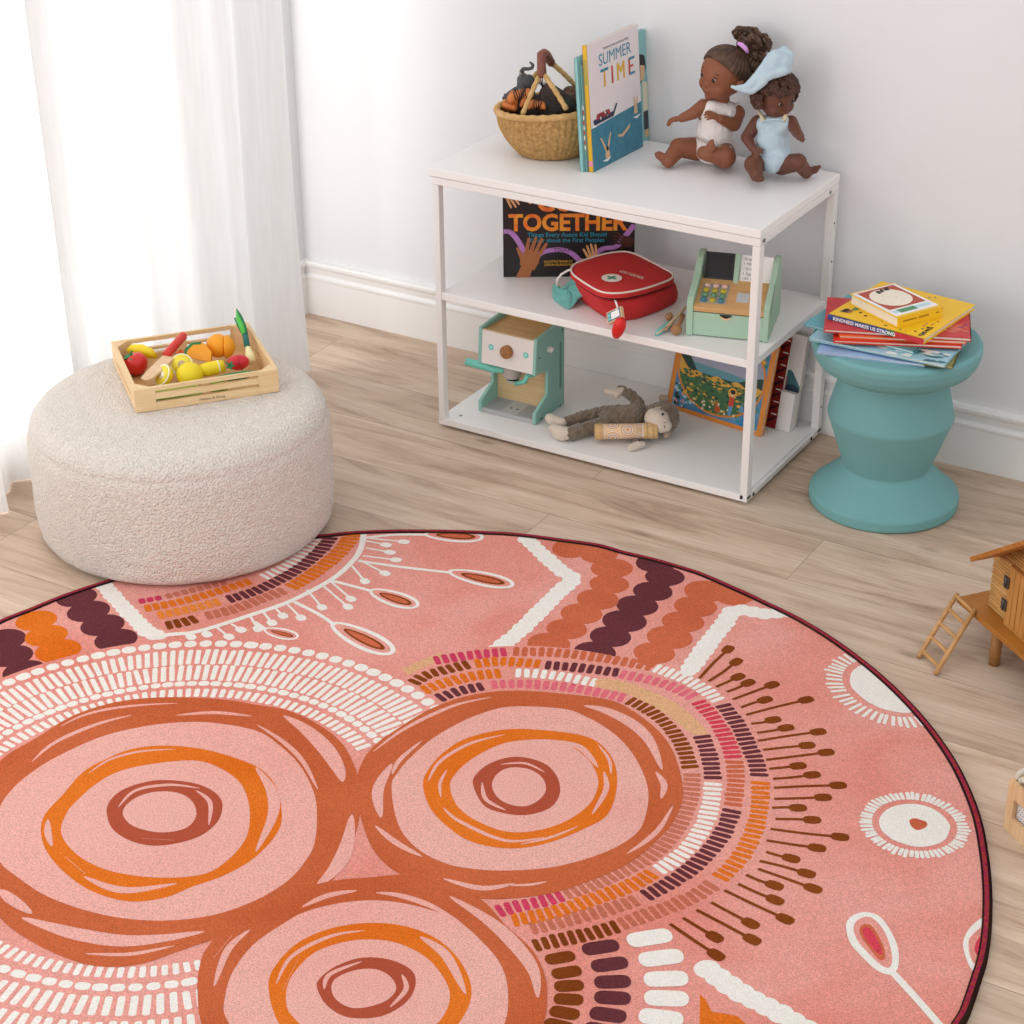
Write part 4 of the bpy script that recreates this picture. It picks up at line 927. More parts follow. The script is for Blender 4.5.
# ------------------------------------------------------------------ books on the bottom board
PL, PR = at(666, 406.5, z=SB + .001), at(760.5, 437, z=SB + .001)
U = (PR - PL); wv = U.length; U.normalize(); N0 = V((U.y, -U.x, 0)); ln = .25; N = (N0 * math.cos(ln) + V((0, 0, math.sin(ln)))).normalized(); W = N.cross(U)
OB = P_('border_orange', '#d98632'); LB = P_('corner_blue', '#5b93b8', var=(30, .9, '#3f6f9c'))
G1, G2, G3, G4 = P_('hill_green', '#3f6a45'), P_('hill_dark', '#23423a'), P_('hill_gold', '#d9a53f'), P_('hill_olive', '#75803f')
def oval_art(c, P, O, U, W, N):
    c.flat(quad(P, .05, .045, .95, .955, 1), LB)
    blots(c, P, [G2, P_('petal_pink', '#c98d99'), GRN, P_('corner_pale', '#a9c6cf')], 40, .06, .25, .05, .3, .022, 1.2, seed=21)
    blots(c, P, [BLUP, P_('corner_blue2', '#2a7fb8'), G4], 30, .72, .94, .05, .3, .025, 1.2, seed=22)
    blots(c, P, [P_('leaf_teal', '#2f7f78'), YO], 22, .8, .94, .7, .94, .03, 1.2, seed=23)
    c.flat(oval(P, .5, .52, .455, .455, 3.2, 56), OB); c.flat(oval(P, .5, .52, .435, .43, 3.6, 56), P_('sky_mauve', '#a3a3b8', var=(12, .8, '#8ea4b3')))
    E_ = lambda u: .43 * math.sqrt(max(0, 1 - ((u - .5) / .435) ** 2))
    def fill(top, l, m, n=30, lo=None):
        us = [.07 + .86 * i / n for i in range(n + 1)]
        up = [P(u, max(.52 - E_(u), min(.52 + E_(u), top(u))), l) for u in us]; dn = [P(u, .52 - E_(u), l) for u in us]
        c.flat(up + dn[::-1], m)
    blots(c, P, [P_('cloud_pink', '#c78f90')], 12, .5, .72, .66, .80, .04, 4, seed=31)
    fill(lambda u: .57 - .04 * u, 4.5, P_('sea_teal', '#5f97a3'))
    fill(lambda u: .47 + .30 * max(0, .26 - u) * 5 + .22 * max(0, u - .66) * 2.2, 5, G2)
    fill(lambda u: .46 + .25 * max(0, .22 - u) * 3 + .02 * math.sin(u * 30), 5.5, G3)
    fill(lambda u: .41 + .02 * math.sin(u * 19 + 1), 6, G1)
    blots(c, P, [G2, G3, G4, G1], 190, .14, .88, .17, .46, .024, 6.5, seed=41, asp=.6)
    fill(lambda u: .18 + .01 * math.sin(u * 13), 10.5, G1)
    blots(c, P, [G4, G3, P_('blossom', '#e3cdb2')], 40, .25, .72, .10, .22, .014, 11, seed=42)
    c.flat(oval(P, .655, .355, .045, .06, 12.2), G3); c.flat([P(.63, .22, 12.5), P(.685, .22, 12.5), P(.68, .32, 12.5), P(.635, .32, 12.5)], REDP)
    c.flat([P(.642, .12, 12.4), P(.672, .12, 12.4), P(.68, .225, 12.4), P(.635, .225, 12.4)], P_('jeans', '#5b93b8')); c.flat(oval(P, .657, .345, .022, .03, 13), P_('swimmer_skin', '#dcb489')); c.flat(oval(P, .657, .37, .026, .024, 13.5), HAIRP)
    c.flat(oval(P, .53, .145, .03, .035, 12), P_('fox', '#b4552c')); c.flat(oval(P, .515, .19, .012, .03, 12.3), P_('fox', '#b4552c')); c.flat([P(.74, .19, 12), P(.80, .19, 12), P(.77, .29, 12)], P_('jeans', '#5b93b8'))
HAIRP = P_('print_hair', '#23201f')
book('board_book', 'orange bordered picture book with an oval hillside scene leaning on the bottom shelf', PL, U, W, N, wv, .222, .012, OB, art=oval_art)
o1 = PL + U * .050 - N * .030 + V((0, 0, 0))
def red_zig(c, P, O, U, W, N):
    for k in range(7):
        v = .05 + k * .135
        c.flat([P(.90, v, 2), P(.995, v + .07, 2), P(.995, v + .09, 2), P(.90, v + .03, 2)], BLACK); c.flat([P(.93, v + .10, 2), P(.99, v + .10, 2), P(.99, v + .112, 2), P(.93, v + .112, 2)], PAPERW)
U1 = U
ln = .25; Nb = (N0 * math.cos(ln) + V((0, 0, math.sin(ln)))).normalized(); Wb = Nb.cross(U1)
o1 = at(774.6, 428.9, z=SB + .001) - U1 * .232
book('picture_book', 'dark red book with black zigzag marks tucked behind the orange bordered book', o1, U1, Wb, Nb, .232, .215, .016, P_('cover_dark_red', '#8f2420', var=(20, .6, '#7a1c1b')), art=red_zig)
ln = .18; Nc = (N0 * math.cos(ln) + V((0, 0, math.sin(ln)))).normalized(); Wc = Nc.cross(U1)
def mount(c, P, O, U, W, N):
    c.flat([P(.6, .40, 1), P(1, .38, 1), P(1, .46, 1), P(.90, .60, 1), P(.86, .62, 1), P(.75, .50, 1), P(.68, .55, 1)], P_('mount_teal', '#3f6f74'))
    c.flat([P(.6, .38, 2), P(1, .36, 2), P(.995, .44, 2), P(.93, .47, 2), P(.84, .45, 2), P(.78, .48, 2)], P_('mount_navy', '#20384c'))
book('picture_book', 'white book with a dark mountain picture leaning at the right back of the bottom shelf', at(792, 430, z=SB + .001) - U1 * .232 - N0 * .004, U1, Wc, Nc, .232, .22, .012, P_('cover_white', '#dcd7d4'), art=mount)
b = B(); q = at(735 + 0, 428, z=SB + .001)
b.prism([(0, 0), (.037, 0), (.037, .092), (0, .092)], at(778.8, 426.4, z=SB + .001) + N0 * .015, U1, Wc, -Nc, .018, P_('box_white', '#e3dedb'))
o = obj('white_box', b, bevel=.0008); tag(o, 'small plain white box standing in front of the mountain picture book', 'box')
# ------------------------------------------------------------------ crate of play food on the ottoman
OT = .2946
cFL, cFR, cBL = at(136, 413.3, z=OT), at(279.4, 391.4, z=OT), at(136, 413.3, z=OT)
cu = (cFR - cFL); CW = cu.length; cu.normalize(); cv = V((-cu.y, cu.x, 0)); CD = .268; CH = .051; ang = math.atan2(cu.y, cu.x)
ct = thing('fruit_crate', 'shallow pale wooden slatted tray of play food on the ottoman', 'tray', cFL, ang)
CWD = wood('crate_wood', '#eccfa3', '#dfba88', stretch=(2, 2, 40))
ts = .008
def cbox(lo, hi, name, m=CWD, bv=.0012):
    b = B(); b.box(lo, hi, m); return obj(name, b, ct, bevel=bv, local=True)
# front panel: board with two slots
def slotted(y0, y1, name, zs, x0, x1, post):
    b = B(); z = 0
    for z0, z1 in zs: b.box((x0, y0, z), (x1, y1, z0), CWD); z = z1
    b.box((x0, y0, z), (x1, y1, CH), CWD)
    for a, c in ((0, x0), (x1, CW)): b.box((a, y0, 0), (c, y1, CH), CWD)
    return obj(name, b, ct, local=True, bevel=.0008)
slotted(0, ts, 'front_panel', ((.0175, .0235), (.0365, .0425)), CW * .145, CW * .86, True)
slotted(CD - ts, CD, 'back_panel', ((.014, .022), (.028, .042)), CW * .14, CW * .86, True)
cbox((CW * .47, ts, .002), (CW * .53, ts + .006, CH - .006), 'post'); cbox((CW * .47, CD - ts - .006, .002), (CW * .53, CD - ts, CH - .002), 'post')
b = B(); b.box((0, ts, 0), (ts, CD - ts, .020), CWD); b.box((0, ts, .025), (ts, CD - ts, CH), CWD); b.box((0, ts, .02), (ts, ts + .04, .025), CWD); b.box((0, CD - ts - .04, .02), (ts, CD - ts, .025), CWD); obj('left_panel', b, ct, local=True)
b = B(); b.box((CW - ts, ts, 0), (CW, CD - ts, .020), CWD); b.box((CW - ts, ts, .025), (CW, CD - ts, CH), CWD); b.box((CW - ts, ts, .02), (CW, ts + .04, .025), CWD); b.box((CW - ts, CD - ts - .04, .02), (CW, CD - ts, .025), CWD); obj('right_panel', b, ct, local=True)
cbox((ts, ts, .0005), (CW - ts, CD - ts, .005), 'floor_board', wood('crate_floor', '#d9b07a', '#c99c62'))
for x, y, sx, sy in ((ts, ts, 1, 1), (CW - ts, ts, -1, 1), (ts, CD - ts, 1, -1), (CW - ts, CD - ts, -1, -1)):
    b = B(); b.prism([(0, 0), (.026, 0), (0, .026)], (x, y, .005), (sx, 0, 0), (0, sy, 0), (0, 0, 1), CH - .0055, CWD); obj('corner_block', b, ct, local=True)
b = B(); text_into(b, 'Melissa & Doug', mat('stamp_ink', '#4a3524', .7), (CW * .44, -.0001, .0062), (1, 0, 0), (0, 0, 1), (0, -1, 0), .0085, .0); obj('stamp', b, ct, local=True, weld=False)['label'] = 'small dark stamped lettering'
def K(x, y, z): return at(95 + x / 5.25, 300 + y / 5.25, z=OT + z)
FG = 'play food in the wooden tray'
TOM = mat('tomato_red', '#d5281f', .35, spec=.5); LEAF = mat('leaf_green', '#1f7a45', .5); LEM = mat('lemon_yellow', '#f0d51f', .45); LEMF = mat('lemon_face', '#f6e24a', .6); PITH = mat('pith', '#f5f0d8', .7); PEA = mat('peach_orange', '#f5a11e', .45, spec=.4); MEL = mat('melon_flesh', '#f5a32c', .5)
def fruit(name, b, lab, cat, parts=()):
    if not parts:
        o = obj(name, b); tag(o, lab, cat, FG); return o
    xs = [q for q in b.v]; lo = V([min(q[i] for q in xs) for i in range(3)]); hi = V([max(q[i] for q in xs) for i in range(3)])
    t = thing(name, lab, cat, ((lo.x + hi.x) / 2, (lo.y + hi.y) / 2, lo.z), 0, FG)
    obj(parts[0][0], b, t)
    for n, bb in parts[1:]: obj(n, bb, t)
    return t
up = V((0, 0, 1))
# tomato
c = K(212, 335, .030); b = B()
b.lathe([(0, -.023), (.012, -.0225), (.022, -.014), (.0265, 0), (.0245, .012), (.016, .021), (.006, .0225), (0, .021)], TOM, 32, T=Matrix.Translation(c) @ Matrix.Rotation(-.25, 4, 'Y'))
b2 = B(); cc = c + V((-.004, -.006, .0225))
for k in range(6):
    a = k * PI / 3 + .3; d = V((math.cos(a), math.sin(a), 0)); p = V((-d.y, d.x, 0))
    b2.prism([(0, -.0035), (.010, -.0045), (.019, 0), (.010, .0045), (0, .0035)], cc - up * .001, d * 1 + up * -.28, p, up, .0022, LEAF)
b2.cyl(cc, cc + V((.003, 0, .010)), .0022, LEAF, .0016, 10)
fruit('toy_tomato', b, 'red toy tomato with green star leaf at the left end of the tray', 'toy tomato', (('flesh',), ('leaf', b2)))
# banana
b = B(); pts = [K(172, 268, .036), K(200, 258, .040), K(245, 262, .040), (K(290, 280, .036)), K(322, 298, .030)]
b.tube(pts, [.006, .011, .0125, .011, .005], LEM, 14); fruit('toy_banana', b, 'yellow toy banana lying behind the toy tomato', 'toy banana')
# knife
RW = wood('pale_ply', '#e3c3a0', '#d9b48c')
p0, p1 = K(262, 425, .030), K(392, 300, .050); d = (p1 - p0).normalized(); sd = d.cross(up).normalized(); nn = sd.cross(d)
t = thing('toy_knife', 'wooden toy knife with a red handle lying across the tray', 'toy knife', K(300, 390, .008), 0, FG); L = (p1 - p0).length
b = B(); b.prism([(0, -.009), (.006, -.014), (L * .5, -.0165), (L, -.0155), (L, .0135), (L * .4, .0135), (.008, .012), (0, .004)], p0 - nn * .003, d, sd, nn, .006, RW); obj('blade', b, t, bevel=.0015)
h0, h1 = K(378, 285, .054), K(466, 185, .066); b = B(); dd = (h1 - h0).normalized()
b.tube([h0 - dd * .004, h0, h1 - dd * .004, h1, h1 + dd * .002], [.0085, .0095, .0095, .008, .003], mat('handle_red', '#d63a33', .4), 18); obj('handle', b, t)
# lemon halves: dome + cut face
def half(name, c, n, r, skin, face, lab, cat, pit=None, rim=.1, sq=1):
    n = V(n).normalized(); x, y, _ = frame_of(n); Rm = Matrix((x, y, n)).transposed()
    b = B(); b.ball(c, (r, r * sq, r * .92), skin, Rm, 28, 14, -1, .02)
    f = B(); f.lathe([(0, 0), (r * (1 - rim), 0), (r * (1 - rim), .001), (0, .001)], face, 28, T=Matrix.Translation(V(c) + n * .0004) @ Rm.to_4x4(), sy=sq)
    rm_ = B(); rm_.lathe([(r * (1 - rim), 0), (r * .995, 0), (r * .99, .0012), (r * (1 - rim), .0012)], PITH, 28, T=Matrix.Translation(V(c) + n * .0002) @ Rm.to_4x4(), cap=False, sy=sq)
    P = [('rind',), ('cut_face', f), ('pith', rm_)]
    if pit:
        pb = B(); pb.lathe([(0, 0), (r * .34, 0), (r * .34, .0012), (0, .0012)], pit, 20, T=Matrix.Translation(V(c) + n * .0012) @ Rm.to_4x4(), sy=sq); P.append(('velcro', pb))
    return fruit(name, b, lab, cat, P)
cam_dir = (CAM - K(450, 340, .04)).normalized()
VEL = mat('velcro_tan', '#c9b48e', .9)
half('toy_lemon_half', K(455, 337, .040), cam_dir + V((-.1, 0, .3)), .0235, LEM, LEMF, 'halved yellow toy lemon, cut face with a pale dot, standing mid tray', 'toy lemon', VEL)
half('toy_lemon_half', K(352, 395, .032), cam_dir + V((-.9, -.1, .2)), .0245, LEM, LEMF, 'halved yellow toy lemon lying against the knife blade near the front rail', 'toy lemon', PITH, .14)
half('toy_lemon_half', K(498, 395, .026), V((-.25, .3, -.85)), .0285, LEM, LEMF, 'yellow toy lemon half with its domed side up behind the front rail', 'toy lemon')
b = B(); p0, p1 = K(555, 372, .030), K(678, 345, .034); b.tube([p0, p0.lerp(p1, .3), p0.lerp(p1, .7), p1], [.0130, .0148, .0148, .0125], LEM, 20)
dd = (p1 - p0).normalized(); f = B(); q = p0.lerp(p1, .76); f.tube([q - dd * .0012, q + dd * .0012], [.0150, .0150], PITH, 20); fruit('toy_pineapple_piece', b, 'yellow toy fruit roll with a thin white ring, left of the radish', 'toy fruit', (('flesh',), ('ring', f)))
# melon wedge, peach halves
b = B(); c = K(548, 285, .040); pts = [(-.028, -.006), (.026, -.018), (.028, .004), (.012, .022), (-.012, .021), (-.026, .008)]
x = RIGHT; y = UP
b.prism(pts, c, x, y, -FWD, .018, MEL); f = B(); rim = [(-.029, -.004), (-.0285, .009), (-.0135, .0235), (.006, .0245), (.005, .0195), (-.0105, .0190), (-.0235, .006), (-.024, -.004)]
f.prism(rim, c - FWD * .0003, x, y, -FWD, .0185, LEAF); fruit('toy_melon_wedge', b, 'orange toy melon slice with a green rind arc behind the lemons', 'toy melon', (('flesh',), ('rind', f)))
c = K(646, 240, .046); sx = (RIGHT + UP * .02).normalized()
x, y, _ = frame_of(sx); Rm = Matrix((x, y, sx)).transposed()
b = B(); b.ball(c, .0255, PEA, Rm, 32, 16, -1, .55); o = obj('toy_peach_half', b); tag(o, 'rounded orange toy peach piece, the left one of the cut pair', 'toy peach', FG)
b = B(); b.ball(c + sx * .0125 + V((0, 0, -.003)), (.0255, .0255, .0235), PEA, Rm, 32, 16, .12, 1); o = obj('toy_peach_half', b); tag(o, 'orange toy peach slice on the right of the cut pair, next to the spring onion', 'toy peach', FG)
b = B(); b.tube([K(430, 290, .034), K(452, 282, .036), K(475, 292, .034)], [.008, .010, .007], mat('carrot', '#ee7c34', .5), 14); fruit('toy_carrot', b, 'small orange toy carrot piece just below the red knife handle', 'toy carrot')
# radish
c = K(752, 328, .036); b = B(); b.ball(c, (.0165, .0235, .0165), mat('radish_red', '#cf2230', .35), Matrix.Rotation(ang + 1.57, 3, 'Z'), 28, 14)
f = B()
q = K(712, 345, .040) - FWD * .006
for k in range(5):
    a = k * 2 * PI / 5; f.prism([(0, -.002), (.006, -.0026), (.011, 0), (.006, .0026), (0, .002)], q, RIGHT * math.cos(a) + UP * math.sin(a), -RIGHT * math.sin(a) + UP * math.cos(a), -FWD, .0018, LEAF)
r_ = B(); x, y, n_ = frame_of(RIGHT + UP * .3); r_.tube([c + (x * math.cos(a) + y * math.sin(a)) * .0167 + RIGHT * .004 for a in [2 * PI * i / 28 for i in range(28)]], .0007, mat('radish_ring', '#8f1420', .5), 6, closed=True)
fruit('toy_radish', b, 'small red toy radish with a green crown at the right end of the tray', 'toy radish', (('root',), ('crown', f), ('cut_line', r_)))
# spring onion
t = thing('toy_spring_onion', 'toy spring onion with white bulb and green leaves sticking up past the tray', 'toy spring onion', K(815, 330, .008), 0, FG)
b = B(); b.tube([K(822, 335, .020), K(822, 322, .026), K(815, 300, .032), K(808, 275, .038), K(800, 245, .045)], [.003, .0095, .0105, .008, .0055], mat('onion_white', '#eee3a9', .45), 18); obj('bulb', b, t)
b = B(); b.tube([K(800, 250, .044), K(794, 215, .052), K(788, 180, .060)], [.0062, .0066, .0066], mat('onion_dark', '#12665a', .5), 16); obj('band', b, t)
b = B(); b.tube([K(786, 182, .060), K(770, 140, .070), K(752, 98, .080), K(744, 48, .090)], [.0062, .0055, .005, .0012], mat('onion_green', '#4fbd45', .5), 12); obj('leaf', b, t)
b = B(); b.tube([K(790, 182, .060), K(782, 135, .070), K(762, 85, .083), K(743, 46, .092)], [.006, .005, .0042, .001], LEAF, 12); obj('leaf', b, t)
b = B(); b.tube([K(778, 170, .060), K(755, 130, .066), K(735, 97, .070)], [.005, .005, .0022], LEAF, 12); obj('leaf', b, t)
def cl(u, v, z): return cFL + cu * u + cv * v + up * z
b = B(); b.tube([cl(.178, .021, .041), cl(.20, .020, .040), cl(.235, .020, .040), cl(.262, .024, .040)], [.004, .0085, .0085, .004], LEAF, 14); fruit('toy_cucumber', b, 'dark green toy cucumber lying along the front rail below the radish', 'toy cucumber')
LIME = mat('lime', '#a9cf3c', .5)
b = B(); b.tube([cl(.150, .022, .032), cl(.16, .020, .036), cl(.185, .020, .030), cl(.19, .022, .024)], [.005, .009, .008, .004], LIME, 14); fruit('toy_lime_piece', b, 'light green toy lime piece behind the middle of the front rail', 'toy lime')
b = B(); b.tube([cl(.040, .019, .030), cl(.06, .019, .032), cl(.10, .019, .032), cl(.135, .021, .030)], [.006, .0095, .0095, .005], LIME, 14); fruit('toy_pear', b, 'light green toy stick seen through the slots at the front left of the tray', 'toy vegetable')
b = B(); b.tube([cl(.045, .017, .012), cl(.08, .017, .014), cl(.15, .017, .014), cl(.195, .018, .014)], [.004, .0068, .0068, .003], mat('pea_green', '#8fbf34', .5), 14); fruit('toy_bean', b, 'green toy bean pod seen through the lowest front slot of the tray', 'toy vegetable')

# ------------------------------------------------------------------ toy espresso machine
cmx0, cmx1, z0 = -1.5130, -1.3570, SB
cm_ = thing('toy_coffee_machine', 'mint and wood toy espresso machine on the bottom shelf', 'toy coffee machine', ((cmx0 + cmx1) / 2, -.27, z0))
pr = [(-.346, z0 + .001), (-.346, .052), (-.338, .056), (-.280, .074), (-.277, .080), (-.277, .140), (-.281, .144), (-.332, .148), (-.336, .152), (-.328, .233), (-.323, .238), (-.245, .2405), (-.205, .240), (-.200, .235), (-.200, z0 + .001)]
pr = [(-.3365, z0 + .001), (-.3365, .052), (-.279, .080), (-.279, .141), (-.336, .148), (-.328, .236), (-.243, .2405), (-.200, .2385), (-.200, z0 + .001)]
for x in (cmx0, cmx1 - .009):
    b = B(); b.prism(pr, (x, 0, 0), (0, 1, 0), (0, 0, 1), (1, 0, 0), .009, MINT); obj('side_panel', b, cm_, bevel=.0022)
xa, xb = cmx0 + .009, cmx1 - .009
b = B(); b.prism([(-.3335, .150), (-.3265, .230), (-.319, .230), (-.326, .150)], (xa, 0, 0), (0, 1, 0), (0, 0, 1), (1, 0, 0), xb - xa, mat('face_white', '#eee7e4', .45)); fpl = obj('face_plate', b, cm_)
b = B(); b.box((xa, -.325, .222), (xb, -.205, .2275), wood('machine_top', '#d9b27b', '#c79a5e', stretch=(2, 30, 30))); b.box((xa, -.216, .222), (xb, -.206, .236), OAK); b.box((xa, -.325, .222), (xb, -.318, .231), OAK); obj('top_board', b, cm_)
b = B(); b.box((xa, -.262, z0 + .004), (xb, -.254, .150), OAK); b.box((xa, -.322, .1475), (xb, -.262, .1535), OAK); b.box((xa, -.215, z0 + .004), (xb, -.207, .222), OAK); obj('back_board', b, cm_)
GREY = mat('toy_grey', '#b9bab9', .5); GREY2 = mat('print_grey', '#a2a5a5', .6)
b = B(); b.box((xa, -.334, z0 + .001), (xb, -.262, .035), GREY); dtr = obj('drip_tray', b, cm_)
b = B()
for x0_, x1_ in ((xa + .004, xa + .048), (xa + .090, xb - .004)): b.box((x0_, -.330, .035), (x1_, -.268, .0352), GREY2)
for x0_ in (xa + .062, xa + .078): b.prism([(.003 * math.cos(a), .003 * math.sin(a)) for a in [PI * i / 6 for i in range(12)]], (x0_, -.302, .0351), (1, 0, 0), (0, 1, 0), (0, 0, 1), .0002, DARKH)
obj('tray_print', b, dtr)['label'] = 'grey printed grille with two dark dots'
FN = V((0, -math.cos(.087), .087)).normalized()
def onface(px, py):  # point on the tilted face
    o_ = V((0, -.3335, .150)); d = FWD + RIGHT * ((px - 512) / F_PX) - UP * ((py - 512) / F_PX); t = (o_ - CAM).dot(FN) / d.dot(FN); return CAM + d * t
def disc(b, c, n, r, h, m, k=28): b.tube([c, V(c) + V(n) * h], [r, r], m, k, smooth=False)
kc = onface(455 + 436 / 8.19, 305 + 378 / 8.19)
b = B(); disc(b, kc, FN, .0165, .003, mat('face_white', '#eee7e4', .45)); kd_ = obj('knob_disc', b, cm_)
b = B(); b.tube([kc + FN * .002, kc + FN * .013, kc + FN * .0155], [.0152, .0152, .0135], wood('walnut_knob', '#b57d4c', '#8f5a33', stretch=(8, 8, 30)), 28); obj('knob', b, kd_)
for p in ((296, 345), (580, 412)):
    c = onface(455 + p[0] / 8.19, 305 + p[1] / 8.19); b = B(); disc(b, c, FN, .0072, .0007, mat('dial_mint', '#74d0c8', .5)); disc(b, c + FN * .0007, FN, .003, .0006, mat('dial_pale', '#c7e8e2', .5)); obj('dial', b, fpl)
pf = V((-1.4405, -.300, .150))
b = B(); b.lathe([(0, -.034), (.0205, -.034), (.022, -.032), (.022, 0), (0, 0)], mat('portafilter_grey', '#b7aca7', .5), 32, T=Matrix.Translation(pf)); ghd = obj('group_head', b, cm_)
b = B(); b.lathe([(0, -.046), (.011, -.046), (.0145, -.043), (.0145, -.034), (0, -.034)], GREY, 28, T=Matrix.Translation(pf + V((.004, -.004, 0)))); b.lathe([(.0147, -.038), (.015, -.036), (.0147, -.034)], BLACK, 28, T=Matrix.Translation(pf + V((.004, -.004, 0)))); obj('spout', b, ghd)
b = B(); b.tube([at(466, 361.5, y=-.338), at(480, 365, y=-.330), at(494, 369, y=-.318), at(510, 370.5, y=-.308)], [.0092, .0096, .0094, .007], mat('handle_mint', '#77cdbb', .5), 20); obj('handle', b, cm_)
b = B(); b.tube([at(516, 384, y=-.316), at(525, 381.5, y=-.322), at(527, 376, y=-.322), at(534, 374.5, y=-.305)], [.005, .006, .006, .006], mat('handle_mint', '#77cdbb', .5), 12); obj('steam_arm', b, cm_)
bp = at(455 + 765 / 8.19, 305 + 360 / 8.19, x=cmx1)
b = B(); b.cyl(bp, bp + V((.009, 0, 0)), .0072, mat('face_white', '#eee7e4', .45)); b.cyl(bp + V((.009, 0, 0)), bp + V((.012, 0, 0)), .0072, mat('face_white', '#eee7e4', .45), .0055); obj('side_knob', b, cm_, bevel=.001)
for p in ((690, 435), (880, 200), (862, 820), (705, 930)):
    q = at(455 + p[0] / 8.19, 305 + p[1] / 8.19, x=cmx1); b = B(); disc(b, q, (1, 0, 0), .0022, .0008, DARKH, 12); obj('screw', b, cm_)
b = B(); b.box((cmx1, -.224, .075), (cmx1 + .0006, -.216, .19), mat('groove', '#6a9a8c', .7)); obj('groove', b, cm_)

# ------------------------------------------------------------------ toy cash register
RGL = at(685.5, 335, z=SM + .001); RGR = at(762.1, 342.5, z=SM + .001)
ru = (RGR - RGL); RWd = ru.length + .012; ru.normalize(); rang = math.atan2(ru.y, ru.x)
tl = thing('toy_cash_register', 'sage green wooden toy cash register behind the front leg of the shelf', 'toy cash register', RGL, rang)
pr = [(0, 0), (0, .077), (.010, .084), (.078, .112), (.110, .139), (.130, .146), (.152, .143), (.172, .060), (.178, 0)]
for x, wd in ((0, .0145), (RWd - .0125, .0125)):
    b = B(); b.prism(pr, (x, 0, 0), (0, 1, 0), (0, 0, 1), (1, 0, 0), wd, SAGE); obj('side_panel', b, tl, bevel=.002, local=True)
xa, xb = .0145, RWd - .0125
b = B(); b.box((xa, .004, .002), (xb, .012, .0535), SAGE)
drw = obj('drawer_front', b, tl, local=True)
b = B(); b.prism([(.013 * math.cos(a), .0105 * math.sin(a)) for a in [PI + PI * i / 12 for i in range(13)]], (xa + .070, .0034, .0535), (1, 0, 0), (0, 0, 1), (0, -1, 0), .0005, DARKH); b.prism([(.013 * math.cos(a), .012 * math.sin(a)) for a in [PI * 1.15 + PI * .7 * i / 12 for i in range(13)]] + [(.011 * math.cos(a), .0085 * math.sin(a)) for a in [PI * 1.85 - PI * .7 * i / 12 for i in range(13)]], (xa + .070, .0030, .0535), (1, 0, 0), (0, 0, 1), (0, -1, 0), .0005, OAK); obj('drawer_notch', b, drw, local=True)
DK = V((0, math.cos(.32), math.sin(.32))); DN = V((0, -math.sin(.32), math.cos(.32)))
DO = V((xa, .001, .0665))
def deck(x, y, h=0): return DO + V((x, 0, 0)) + DK * y + DN * h
b = B(); b.prism([(0, 0), (xb - xa, 0), (xb - xa, .104), (0, .104)], DO - DN * .012, (1, 0, 0), DK, DN, .012, wood('deck_wood', '#dcb07a', '#cd9c62', stretch=(2, 30, 30))); obj('deck', b, tl, local=True, bevel=.001)
b = B(); b.prism([(.008, .016), (.066, .016), (.066, .080), (.008, .080)], DO, (1, 0, 0), DK, DN, .0006, mat('keypad_grey', '#a9a8a2', .6)); kpd = obj('keypad', b, tl, local=True)
for r, row in enumerate((('key_blue', 'key_yellow', 'key_blue'), ('key_green', 'key_green', 'key_green'), ('key_yellow', 'key_olive', 'key_yellow'), ('key_pink', 'key_pink', 'key_pink'))):
    for k, m in enumerate(row):
        hx = dict(key_blue='#4f8296', key_yellow='#c9b23a', key_green='#6f9c78', key_olive='#b9a83c', key_pink='#e3bcae')[m]
        q = deck(.018 + k * .0185, .024 + r * .0158); b = B(); b.tube([q, q + DN * .0045, q + DN * .006], [.0066, .0066, .005], mat(m, hx, .5), 16); obj('key', b, kpd, local=True)
b = B(); b.prism([(.086, .028), (.112, .028), (.112, .058), (.086, .058)], DO, (1, 0, 0), DK, DN, .0008, mat('reader_grey', '#c4c8c8', .5)); obj('card_reader', b, tl, local=True)
SU = V((0, math.sin(.45), math.cos(.45))); SN = V((0, -math.cos(.45), math.sin(.45)))
so = DO + DK * .100
b = B(); b.prism([(.004, -.002), (.067, -.002), (.067, .056), (.004, .056)], so, (1, 0, 0), SU, -SN, .004, BLACK)
for lo, hi in (((.004, -.002), (.067, .003)), ((.004, .051), (.067, .056)), ((.004, -.002), (.008, .056)), ((.063, -.002), (.067, .056))): b.prism([lo, (hi[0], lo[1]), hi, (lo[0], hi[1])], so, (1, 0, 0), SU, SN, .003, mat('screen_frame', '#2a272a', .35))
obj('screen', b, tl, local=True)
b = B(); b.prism([(.069, -.012), (.080, -.012), (.080, .058), (.069, .058)], so, (1, 0, 0), SU, SN, .008, SAGE); obj('divider', b, tl, local=True, bevel=.0015)
b = B(); b.prism([(.081, -.002), (xb - xa, -.002), (xb - xa, .055), (.081, .055)], so, (1, 0, 0), SU, SN, .001, PAPERW)
for k, s_ in enumerate(('Shop', '1 Milk 2.0', '1 Bread 3.0', '1 Eggs 4.5', '10% Tax')): text_into(b, s_, mat('ink', '#77736f', .7), so + V((.087, 0, 0)) + SU * (.044 - .0105 * k) + SN * .001, (1, 0, 0), SU, SN, .0085, .0)
obj('price_list', b, tl, local=True, weld=False)
b = B(); b.prism([(0, 0), (.002, -.001), (.045, .055), (.043, .056)], (RWd, .018, .055), (0, 1, 0), (0, 0, 1), (1, 0, 0), .0006, mat('slot_dark', '#2f4a3c', .8)); obj('card_slot', b, tl, local=True)
b = B(); b.box((xa, .166, .002), (xb, .172, .10), SAGE); obj('back_board', b, tl, local=True)

